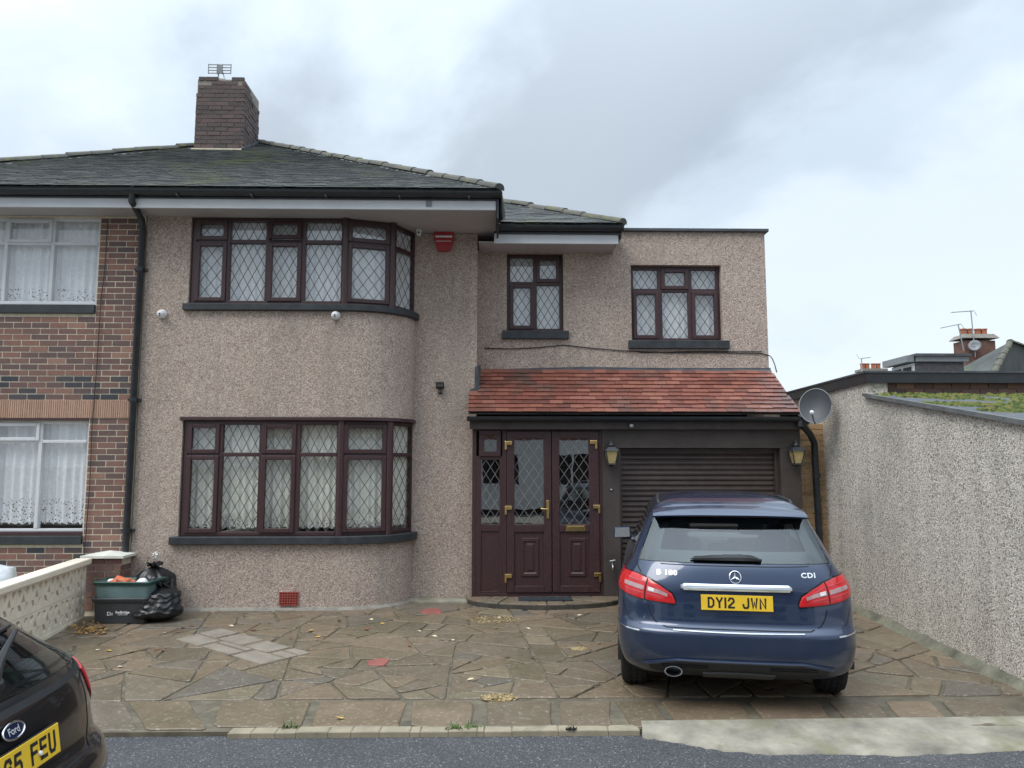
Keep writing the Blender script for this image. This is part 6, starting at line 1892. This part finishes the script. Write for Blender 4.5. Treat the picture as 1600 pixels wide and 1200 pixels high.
# ------------------------------------------------------------------ black hatchback on the road
TK = [(0.22, 0.764, 0.2, 4.1, 0.306, 0.4), (0.3, 0.8117, 0.08, 4.25, 0.3264, 0.45), (0.42, 0.8499, 0.02, 4.33, 0.3536, 0.5), (0.55, 0.869, 0, 4.35, 0.3672, 0.5), (0.64, 0.871, 0.02, 4.35, 0.3672, 0.5), (0.7, 0.871, 0.075, 4.33, 0.3536, 0.5), (0.85, 0.8643, 0.105, 4.15, 0.34, 0.5),
      (0.95, 0.8404, 0.14, 3.7, 0.3264, 0.45), (1.02, 0.807, 0.2, 3.2, 0.3128, 0.36), (1.08, 0.7688, 0.29, 3.05, 0.2992, 0.3), (1.16, 0.7258, 0.4, 2.9, 0.2856, 0.26), (1.26, 0.6733, 0.55, 2.7, 0.272, 0.24), (1.34, 0.6208, 0.67, 2.5, 0.2448, 0.22), (1.4, 0.5682, 0.77, 2.3, 0.204, 0.2), (1.44, 0.5061, 0.9, 2.1, 0.17, 0.2), (1.465, 0.4202, 1.08, 1.95, 0.136, 0.2), (1.48, 0.2674, 1.3, 1.75, 0.068, 0.1)]
kc = Car(TK, 3.2)
kcar = thing('parked_car', 'black hatchback with yellow plate standing on the asphalt road', 'car', (0, 0, 0))
KZ0, KZ1 = 1.0, 1.385
def kw(z): return 0.70 - (z - KZ0) / (KZ1 - KZ0) * 0.15
kcuts = [lambda u, z, q: u <= NR and KZ0 + .05 < z < KZ1 - .04 and abs(q.x) < kw(z) - .07, arch(.86, .355), arch(3.5, .355),
         lambda u, z, q: (NR + 2 < u < NR + NS - 4 or NT - NS + 4 < u < NT - 2) and 1.05 < z < 1.36, lambda u, z, q: NR + NS + 7 < u < NR + NS + NFc - 7 and 1.06 < z < 1.38]
kc.body(kcar, M['blackpaint'], kcuts)
KW = sub('rear_window', kcar)
M['carglass_g'] = mat_glass('car_glass_green', (0.78, 0.90, 0.84), 1.5, boost=.05)
xz_patch(kc, 'glass', M['carglass_g'], KW, lambda z: -kw(z) + .01, lambda z: kw(z) - .01, KZ0 + .005, KZ1 - .005, .003, back=.002)
xz_patch(kc, 'glass_border', M['frit'], KW, lambda z: -kw(z), lambda z: kw(z), KZ0, KZ0 + .07, .0015, nz=6)
xz_patch(kc, 'glass_border', M['frit'], KW, lambda z: -kw(z), lambda z: kw(z), KZ1 - .06, KZ1, .0015, nz=6)
for s_ in (-1, 1):
    xz_patch(kc, 'glass_border', M['frit'], KW, (lambda z: -kw(z)) if s_ < 0 else (lambda z: kw(z) - .095), (lambda z: -kw(z) + .095) if s_ < 0 else (lambda z: kw(z)), KZ0 + .07, KZ1 - .06, .0015, nx=14)
def kline(pts, m='shut', w=.008, d=.0012, name='gap_shade'): kc.ribbon(name, M[m], kcar, [(kc.ux(x, z), z) for x, z in pts], w, d)
kline([(-.72, .995), (-.66, .975), (-.4, .965), (.4, .965), (.66, .975), (.72, .995)], 'trim', .03, .002, 'hatch_edge')
kline([(-.62, .93), (-.60, .75), (-.52, .67), (.52, .67), (.60, .75), (.62, .93), (.68, .985)], w=.010)  # shade of the hatch gap, drawn as a dark ribbon
# wiper with its fat arm
wa = MB()
wp = [(.03, .045), (.14, .075), (.30, .115), (.46, .145)]
wa.tube([kc.off(kc.ux(x, KZ0 + h), KZ0 + h, .035) for x, h in wp], [.030, .022, .014, .010], 8)
wa.lathe([(.05, 0), (.05, .03), (.035, .05), (.01, .055)], kc.off(kc.ux(.03, KZ0 + .05), KZ0 + .045, .0), 16, rotY(kc.nrm(kc.ux(.03, KZ0 + .05), KZ0 + .05)))
wa.tube([kc.off(kc.ux(x, KZ0 + h), KZ0 + h, .016) for x, h in ((.02, .10), (.2, .155), (.34, .165), (.52, .17))], .008, 6)
wa.build('wiper', M['trim'], kcar, local=True, smooth=True, angle=40)
for s_ in (-1, 1):
    tl_ = sub('tail_light', kcar)
    end = NR + 2.5 if s_ > 0 else -2.5
    def lc(lst):
        c = [((kc.ux(s_ * x, .9) if x is not None else end), a, b) for x, a, b in lst]
        return c if s_ > 0 else c[::-1]
    sh_ = [(.70, .87, .955), (.76, .81, .975), (.80, .79, .982), (.825, .80, .98), (None, .84, .965)]
    kc.patch('lamp_lens', M['lamp_red'], tl_, lc(sh_), .008, 6, 4, bulge=.004)
    kc.patch('lamp_surround', M['frit'], tl_, lc([(x - .012 if x else x, a - .01, b + .01) for x, a, b in sh_]), .003, 6, 4)
yk = kc.par(.81)[1]
fk = lambda u, v, w: Vector((u, yk - .02 - w + v * .16, .80 + v))
plate(kcar, fk, '65 FEU', size=.106, sx=.80, bold=.0035, off=.06)
for x in (.115, ): MB().lathe([(.010, 0), (.009, .006), (.004, .008)], fk(x, -.012, .005), 12, rotY((0, -1, .1))).build('plate_screw', M['whiteplastic'], kcar, local=True)
# oval badge
yo = kc.par(.91)[1]
fo = lambda u, v, w: Vector((u, yo - .006 - w + v * .42, .91 + v))
ob = MB(); ob.tube([fo(.066 * math.cos(2 * math.pi * k / 32), .027 * math.sin(2 * math.pi * k / 32), .008) for k in range(33)], .0042, 6, cap=False)
ob.build('badge_rim', M['chrome'], kcar, local=True, smooth=True)
om = MB(); om.add([fo(.064 * math.cos(2 * math.pi * k / 32), .025 * math.sin(2 * math.pi * k / 32), .007) for k in range(32)], [tuple(range(32))])
om.build('badge_field', mat('badge_dark_blue', (.012, .018, .05), .2, obj=True), kcar, local=True)
ot = MB(); text_into(ot, 'Ford', .034, fo, 0, -.010, .009, sx=1.1, bold=.0008)
ot.build('badge_script', M['badge'], kcar, local=True, fix=False)
# spoiler
rows = []
for i in range(21):
    x = -.58 + 1.16 * i / 20
    e = (abs(x) / .58) ** 3 * .10
    c = kc.par(1.40)[1] - .15 + e
    rows.append([(x, c + .17, 1.372), (x, c, 1.378 - e * .3), (x, c, 1.398 - e * .3), (x, c + .25, 1.437 - e * .4), (x, c + .45, 1.46 - e), (x, c + .45, 1.40)])
sb = MB().grid(rows, close=True); sb.add(rows[0], [tuple(range(6))]); sb.add(rows[-1], [tuple(range(6))])
sb.build('spoiler', M['blackpaint'], kcar, local=True, smooth=True, angle=45)
kc.patch('bumper_insert', M['trim'], kcar, [(kc.ux(x, .36), .24, .37 - max(0, abs(x) - .4) * .1) for x in (-.72, -.5, -.2, .2, .5, .72)], .006, 4, 4)
for right in (True, False):
    cs = []
    for k in range(13):
        u = NR + 1 + (NS - 3) * k / 12
        cs.append((u if right else NT - (u - NR), 1.04, 1.38))
    if not right: cs = cs[::-1]
    kc.patch('side_window', M['carglass_g'], kcar, [(u, a + .01, b - .01) for u, a, b in cs], .002, 6, 2, back=-.001)
    for (za, zb) in ((1.02, 1.07), (1.34, 1.38)): kc.patch('window_trim', M['frit'], kcar, [(u, za, zb) for u, a, b in cs], .003, 2, 2)
    for k in (0, 5, 6, 11):
        a, b = cs[k], cs[k + 1]
        kc.patch('pillar_trim', M['frit'], kcar, [(a[0], 1.04, 1.38), (a[0] + (b[0] - a[0]) * .7, 1.04, 1.38)], .0035, 6, 2)
kc.patch('windscreen', M['carglass_g'], kcar, [(NR + NS + 6 + (NFc - 12) * k / 10, 1.05, 1.40) for k in range(11)], .002, 8, 2, back=-.001)
ki = sub('interior', kcar)
MB().box(-.70, .70, .6, 3.2, .30, .46).build('floor', M['seat'], ki, local=True)
MB().box(-.62, .62, .62, .95, .46, .93).build('parcel_shelf', M['seat'], ki, local=True, bevel=.03)
MB().box(-.66, .66, 2.75, 3.15, .46, 1.0).build('dashboard', M['seat'], ki, local=True, bevel=.05)
seats(kcar, [(-.42, 1.05, .98, .46, .15), (.42, 1.05, .98, .46, .15), (-.36, 1.9, 1.02, .48, .16), (.36, 1.9, 1.02, .48, .16)], M['seat'], None)
for x in (-.745, .745):
    for y in (.86, 3.5):
        wheel(kcar, x, y, side=1 if x > 0 else -1)
        rows = [[(math.copysign(w_, x), y + r_ * math.cos(R(-8 + 196 * k / 24)), .315 + r_ * math.sin(R(-8 + 196 * k / 24))) for k in range(25)] for r_, w_ in ((.335, .76), (.338, .875), (.372, .875), (.376, .84))]
        MB().grid(rows).build('wheel_arch', M['blackpaint'], kcar, local=True, smooth=True, angle=40)
        rows = [[(math.copysign(w_, x), y + .352 * math.cos(R(180 * k / 16)), .315 + .352 * math.sin(R(180 * k / 16))) for k in range(17)] for w_ in (.85, .55)]
        MB().grid(rows).build('wheel_house', M['shut'], kcar, local=True)
kcar.location = (-1.66, 2.98, RZ); kcar.rotation_euler = (0, 0, R(92)); kcar.scale = (1, 1, 1.0)
# ================================================================== REFUSE BY THE GARDEN WALL
M['boxgrey'] = mat('recycling_box_grey', (0.040, 0.043, 0.046), 0.55, var=.15, nscale=5, bump=.2)
M['boxgreen'] = mat('recycling_box_green', (0.016, 0.062, 0.05), 0.5, var=.2, nscale=4)
M['boxrim'] = mat('recycling_rim_grey_green', (0.13, 0.20, 0.20), 0.5, var=.15, nscale=5)
M['binbag'] = mat('black_bin_bag', (0.012, 0.012, 0.013), 0.33, var=.1, nscale=8, rvar=.1)
M['orange'] = mat('orange_plastic', (0.62, 0.17, 0.075), 0.45, var=.15, nscale=20)
def tub(name, label, x0, x1, y0, y1, z0, z1, taper, m, rimm, hollow=0.03, rz=0.0, handle=False):
    c = Vector(((x0 + x1) / 2, (y0 + y1) / 2, z0))
    t = thing(name, label, 'box', c, rz)
    hx, hy, h = (x1 - x0) / 2, (y1 - y0) / 2, z1 - z0
    def ring(k, z, inn=0.0, rr=.035):
        ax, ay = hx * k - inn, hy * k - inn
        o = []
        for sx, sy, a0 in ((1, -1, -90), (1, 1, 0), (-1, 1, 90), (-1, -1, 180)):
            for j in range(4):
                a = R(a0 + 30 * j); o.append((sx * (ax - rr) + rr * math.cos(a), sy * (ay - rr) + rr * math.sin(a), z))
        return o
    b = MB(); rows = [ring(1 - taper, 0), ring(1 - taper * .2, h * .86), ring(1 - taper * .15, h * .86), ring(1, h), ring(1, h, .012), ring(1 - taper * .2, h * .84, .012), ring(1 - taper, .012, .012)]
    b.grid(rows, close=True); b.add(rows[0], [tuple(range(16))]); b.add(rows[-1], [tuple(range(16))])
    b.build('tub', m, t, local=True, smooth=True, angle=40)
    r_ = MB(); r_.grid([ring(1.0, h * .87, -.010), ring(1.03, h * 1.0, -.012), ring(1.03, h * 1.0 + .008, -.006), ring(1.0, h * 1.0 + .008, .008), ring(1.0, h * .9, .004)], close=True)
    r_.build('rim', rimm, t, local=True, smooth=True, angle=40)
    return t
bxl, bxr = G(143, 979), G(216, 976)
yb0 = (bxl.y + bxr.y) / 2 + .02
w_ = bxr.x - bxl.x
g_ = tub('recycling_box', 'dark grey recycling box with white print under the green box', bxl.x - .035, bxl.x + .56, yb0, yb0 + .36, .006, .275, .06, M['boxgrey'], M['boxgrey'])
tm = MB()
ftx = lambda u, v, w: Vector((u, -.1775 - w - v * .04, v))
text_into(tm, 'Redbridge', .038, ftx, .045, .112, .008, bold=.0012)
text_into(tm, 'recycling service', .016, ftx, .045, .093, .0085, bold=.0003)
for a in ((-.125, -.117, .09, .13), (-.117, -.100, .09, .098), (-.117, -.10, .122, .13), (-.095, -.088, .09, .128), (-.088, -.072, .102, .108), (-.072, -.066, .09, .12)): tm.fbox(ftx, *a, .0075, .009)
tm.build('print', M['whiteplastic'], g_, local=True, fix=False)
gb = tub('recycling_box', 'open green recycling box with dark rim holding loose packaging', bxl.x - .03, bxl.x + .60, yb0 + .0, yb0 + .40, .22, .455, .08, M['boxrim'], M['boxgreen'], rz=R(-3))
# the upper box nests in the lower one
gc = Vector(gb.location)
def lump(name, label, cat, c, rx, ry, rz_, m, seed, amp=.3, f=2.2, group=None):
    rows = []
    for i in range(9):
        th_ = math.pi * i / 8
        r_ = []
        for j in range(14):
            p_ = 2 * math.pi * j / 14
            d = Vector((math.sin(th_) * math.cos(p_), math.sin(th_) * math.sin(p_), math.cos(th_)))
            k_ = 1 + amp * mnoise.noise(d * f + Vector((seed, 0, 0)))
            r_.append((c[0] + d.x * rx * k_, c[1] + d.y * ry * k_, c[2] + d.z * rz_ * k_))
        rows.append(r_)
    o = MB().grid(rows, close=True).build(name, m, None, smooth=True, angle=50)
    return tag(o, label, cat, group)
lump('plastic_bag', 'crumpled orange plastic bag lying in the green box', 'bag', (gc.x - .09, gc.y - .02, .42), .14, .10, .065, M['orange'], 3, .6, 3.0)
lump('milk_carton', 'white rounded plastic bottle poking out of the green box', 'bottle', (gc.x + .16, gc.y - .06, .425), .07, .06, .06, M['whiteplastic'], 8, .2)
lump('paper_scrap', 'white scrap of paper at the corner of the green box', 'paper', (gc.x - .23, gc.y + .02, .43), .045, .05, .035, M['whiteplastic'], 11, .5)
def binbag(label, loc, rx, ry, h, seed, lean=(0, 0), knot=True):
    t = thing('bin_bag', label, 'bin bag', loc, group='black bin bags by the boxes')
    n, m = 64, 44
    rows = []
    for i in range(m + 1):
        v = i / m
        prof_ = (math.sin(min(1, (v + .03) / .30) * math.pi / 2) ** .6) * (1 - .30 * v) if v < .80 else (1 - .30 * v) * (1 - ((v - .80) / .20) ** 1.6 * .84)
        z = h * v
        row = []
        for j in range(n):
            a = 2 * math.pi * j / n
            d = Vector((math.cos(a), math.sin(a), v * 2.2))
            q = Vector((math.cos(a) * 1.3, math.sin(a) * 1.3, v * 1.7)) + Vector((seed * 3.7, seed, 0))
            big = mnoise.noise(q * 1.3) * .17
            fold = (1 - abs(mnoise.noise(q * 3.1 + Vector((0, 0, seed))))) ** 3 * .12 - .06
            fine = (1 - abs(mnoise.noise(Vector((q.x * 7, q.y * 7, q.z * 4))))) ** 4 * .045
            gather = math.sin(a * 13 + seed) * .06 * max(0, v - .7) / .3
            k_ = prof_ * (1 + big + fold + fine + gather)
            row.append((rx * k_ * math.cos(a) + lean[0] * v * v, ry * k_ * math.sin(a) + lean[1] * v * v, max(.0, z + h * .05 * mnoise.noise(q * 2.2) * (1 if .05 < v else 0))))
        rows.append(row)
    b = MB().grid(rows, close=True); b.add(rows[0], [tuple(range(n))]); b.add(rows[-1], [tuple(range(n))])
    b.build('sack', M['binbag'], t, local=True, smooth=True)
    if knot:
        k_ = MB()
        for s in range(4):
            a = s * 1.6 + seed
            k_.grid([[(lean[0] + .02 * math.cos(a + .5 * j), lean[1] + .02 * math.sin(a + .5 * j), h * .96) for j in range(4)], [(lean[0] + .06 * math.cos(a + .5 * j), lean[1] + .06 * math.sin(a + .5 * j), h * 1.04 + .03 * (j % 2)) for j in range(4)], [(lean[0] + .09 * math.cos(a + .5 * j), lean[1] + .09 * math.sin(a + .5 * j), h * 1.02 + .05 * ((j + 1) % 2)) for j in range(4)]])
        k_.build('tied_neck', M['binbag'], t, local=True, smooth=True)
    return t
p1_ = G(232, 977)
binbag('squat black bin bag slumped against the grey recycling box', (p1_.x + .0, p1_.y + .20, .012), .29, .25, .36, 2, (.02, .05))
p2_ = G(250, 960)
binbag('tall black bin bag standing against the pebbledash', (p2_.x - .01, 9.65 - .27, .012), .27, .22, .55, 5, (-.05, .04))
# cream offcut of board behind the bags
bp = P(272, 938, 9.6)
MBo = MB().prism([(bp.x - .04, 9.60, .014), (bp.x + .05, 9.60, .014), (bp.x + .05, 9.645, .24), (bp.x - .04, 9.645, .24)], (0, -.018, 0)).build('board_offcut', M['cream'], None, bevel=.003)
tag(MBo, 'short cream board leaning on the wall behind the bin bags', 'board')
# dried white flower head on a thin stem
fp_ = P(243, 868, 9.52)
pl_ = thing('dried_flower', 'white dried flower head on a thin stem above the bin bags', 'flower', (fp_.x - .10, 9.50, .55))
MB().tube([(fp_.x - .12, 9.48, .52), (fp_.x - .07, 9.5, .66), (fp_.x, 9.52, fp_.z)], .005, 5).build('stem', mat('dry_stem', (.14, .11, .08), .9), pl_)
fl_ = MB()
rf_ = random.Random(3)
for _ in range(70):
    d = Vector((rf_.gauss(0, 1), rf_.gauss(0, 1), rf_.gauss(0, 1) + .3)).normalized()
    c = Vector((fp_.x, 9.52, fp_.z)) + d * rf_.uniform(.01, .05)
    a = d.orthogonal().normalized() * .014; b = d.cross(a).normalized() * .014
    fl_.add([c - a, c + b + d * .012, c + a, c - b], [(0, 1, 2, 3)])
fl_.build('flower_head', mat('dry_petals', (.72, .69, .64), .9), pl_, fix=False)
# white and blue sack half seen behind the garden wall
sk = P(2, 903, 8.9)
M['sackmat'] = mat('pale_plastic_sack', (.62, .65, .68), .4, var=.2, nscale=9, dirt=((.06, .09, .22), 9, .6))
lump('plastic_sack', 'pale plastic sack behind the cream garden wall', 'sack', (sk.x - .12, 8.9, .33), .30, .22, .36, M['sackmat'], 21, .4)

# ================================================================== FALLEN LEAVES, weeds, debris
LM = {'yellow': mat('leaf_yellow', (.56, .36, .075), .7, var=.2, nscale=30), 'brown': mat('leaf_brown', (.16, .075, .04), .8, var=.25, nscale=30), 'pale': mat('leaf_pale', (.62, .52, .36), .75, var=.15, nscale=30)}
def leaf_mesh(s, m, seed):
    r_ = random.Random(seed)
    pts = [(0, -1), (.45, -.5), (.62, .05), (.35, .6), (0, 1.05), (-.35, .6), (-.62, .05), (-.45, -.5)]
    mb = MB()
    cup = r_.uniform(.2, .6)
    vs = [(x * s, y * s, s * (cup * x * x + .25 * r_.random() * abs(y))) for x, y in pts] + [(0, 0, 0), (0, -1.5 * s, .1 * s)]
    mb.add(vs, [(i, (i + 1) % 8, 8) for i in range(8)])
    mb.add([(-.03 * s, -1 * s, 0), (.03 * s, -1 * s, 0), (.02 * s, -1.6 * s, .15 * s), (-.02 * s, -1.6 * s, .15 * s)], [(0, 1, 2, 3)])
    return mb.mesh('fallen_leaf', m, fix=False)
LB = {k: [leaf_mesh(.030, m, i + j * 10) for i in range(3)] for j, (k, m) in enumerate(LM.items())}
rl = random.Random(31)
spots = [(201, 992, 'yellow'), (170, 1018, 'yellow'), (152, 1017, 'pale'), (206, 1019, 'pale'), (300, 979, 'brown'), (285, 981, 'brown'), (361, 979, 'pale'), (381, 992, 'yellow'), (486, 986, 'yellow'), (497, 996, 'yellow'), (580, 969, 'pale'), (572, 984, 'brown'), (655, 987, 'pale'), (679, 995, 'pale'), (691, 1000, 'pale'), (708, 1001, 'pale'), (780, 966, 'pale'), (776, 982, 'yellow'), (825, 983, 'pale'), (735, 1063, 'pale'), (531, 1123, 'yellow'), (597, 975, 'yellow'), (530, 971, 'brown'), (245, 1016, 'brown'), (256, 1017, 'brown'), (150, 995, 'brown'), (188, 1043, 'pale'), (905, 962, 'pale'), (455, 998, 'brown'), (792, 1027, 'brown'), (833, 1028, 'brown'), (936, 1006, 'pale'), (256, 990, 'pale'), (278, 988, 'brown'), (395, 985, 'brown'), (420, 974, 'yellow'), (1010, 975, 'pale'), (1340, 990, 'brown'), (640, 1010, 'brown')]
for x_, y_, c_ in spots:
    q = G(x_, y_, .014)
    o = inst('fallen_leaf', rl.choice(LB[c_]), (q.x, q.y, gz(q.y) + .02), None, (rl.uniform(-.25, .25), rl.uniform(-.25, .25), rl.uniform(0, 6.28)), (rl.uniform(.8, 1.25),) * 3)
    tag(o, {'yellow': 'single yellow autumn leaf lying on the stone paving', 'brown': 'single brown curled leaf lying on the stone paving', 'pale': 'single pale bleached leaf lying on the stone paving'}[c_], 'leaf', c_ + ' leaves scattered over the driveway')
lit = MB()
for _ in range(150):
    q = G(rl.gauss(140, 16), rl.gauss(985, 4.5), .015)
    if q.x < far_.x + (far_.y - q.y) * -dv.x / dv.y * -1 - .5: continue
    s = rl.uniform(.016, .032); a = rl.uniform(0, 6.28); zz = gz(q.y) + .016 + rl.random() * .03
    u = Vector((math.cos(a), math.sin(a), rl.uniform(-.4, .4))) * s; v_ = Vector((-math.sin(a), math.cos(a), rl.uniform(-.4, .4))) * s * .7
    c = Vector((q.x, q.y, zz))
    lit.add([c - u, c - v_ * 1.0, c + u, c + v_], [(0, 1, 2, 3)])
M['litter'] = mat_pieces('leaf_litter', [(0, (.12, .055, .03)), (.5, (.24, .12, .045)), (.85, (.42, .25, .06)), (1, (.5, .34, .1))], .8, bump=.1)
tag(lit.build('leaf_litter', M['litter'], None, fix=False), 'drift of brown and yellow leaves beside the recycling box', 'leaves', None, 'stuff')
def weed(label, x_, y_, n=26, s=.05, m=None):
    q = G(x_, y_, 0)
    mb = MB()
    for _ in range(n):
        a, l = rl.uniform(0, 6.28), rl.uniform(.4, 1) * s
        c = Vector((q.x + rl.gauss(0, s * .7), q.y + rl.gauss(0, s * .25), gz(q.y) + .012))
        t = c + Vector((math.cos(a) * l * .8, math.sin(a) * l * .5, l * rl.uniform(.3, .9)))
        w = Vector((-math.sin(a), math.cos(a), 0)) * .006
        mb.add([c - w, c + w, t + w * .3, t - w * .3], [(0, 1, 2, 3)])
    return tag(mb.build('weed_tuft', m or M['weed'], None, fix=False), label, 'weed', 'weeds in the kerb joint')
M['weed'] = mat('weed_green', (.08, .13, .03), .8, var=.3, nscale=40)
weed('small green weed in the kerb joint near the pale patch', 452, 1139, 30)
weed('small green weed in the kerb joint under the gravel patch', 712, 1141, 34)
weed('sparse green weed in the kerb joint by the cracked kerb', 740, 1138, 20)
dk = mat('dark_debris', (.02, .018, .016), .9)
tag(weed('x', 893, 1143, 46, .03, dk), 'clump of dark wet debris lying on the kerb stones', 'debris').name = 'wet_debris'
bpy.data.objects['wet_debris']['kind'] = 'stuff'

# ================================================================== ACROSS THE ROAD (seen only as reflections)
op = thing('opposite_house', 'white rendered and red brick house across the road behind the camera', 'house', (1, -12, 0))
M['render_w'] = mat('white_render', (.62, .62, .60), .85, var=.05, nscale=1)
M['opbrick'] = mat('opposite_brick', (.20, .10, .075), .9, var=.2, nscale=3)
OY = -10.0
MB().box(-9, 9, OY - 7, OY, 0, 2.7).build('wall', M['render_w'], op)
MB().box(-9, 9, OY - 7, OY - .02, 2.702, 5.2).build('wall', M['opbrick'], op)
MB().add([(-9.4, OY + .4, 5.1), (9.4, OY + .4, 5.1), (6, OY - 3.5, 7.6), (-6, OY - 3.5, 7.6), (-9.4, OY - 7.4, 5.1), (9.4, OY - 7.4, 5.1)], [(0, 1, 2, 3), (1, 5, 2), (5, 4, 3, 2), (4, 0, 3)]).build('roof', M['farroof'], op, fix=False)
for x_ in (-7, -3.8, -0.6, 2.2, 5.6):
    for z0, z1 in ((.9, 2.2), (3.4, 4.6)):
        w = sub('window', op)
        MB().box(x_, x_ + 1.6, OY - .03, OY + .03, z0, z1).build('frame', M['white'], w)
        for k_ in (0, 1): MB().box(x_ + .08 + k_ * .76, x_ + .76 + k_ * .76, OY + .031, OY + .036, z0 + .08, z1 - .08).build('pane', M['frit'], w)
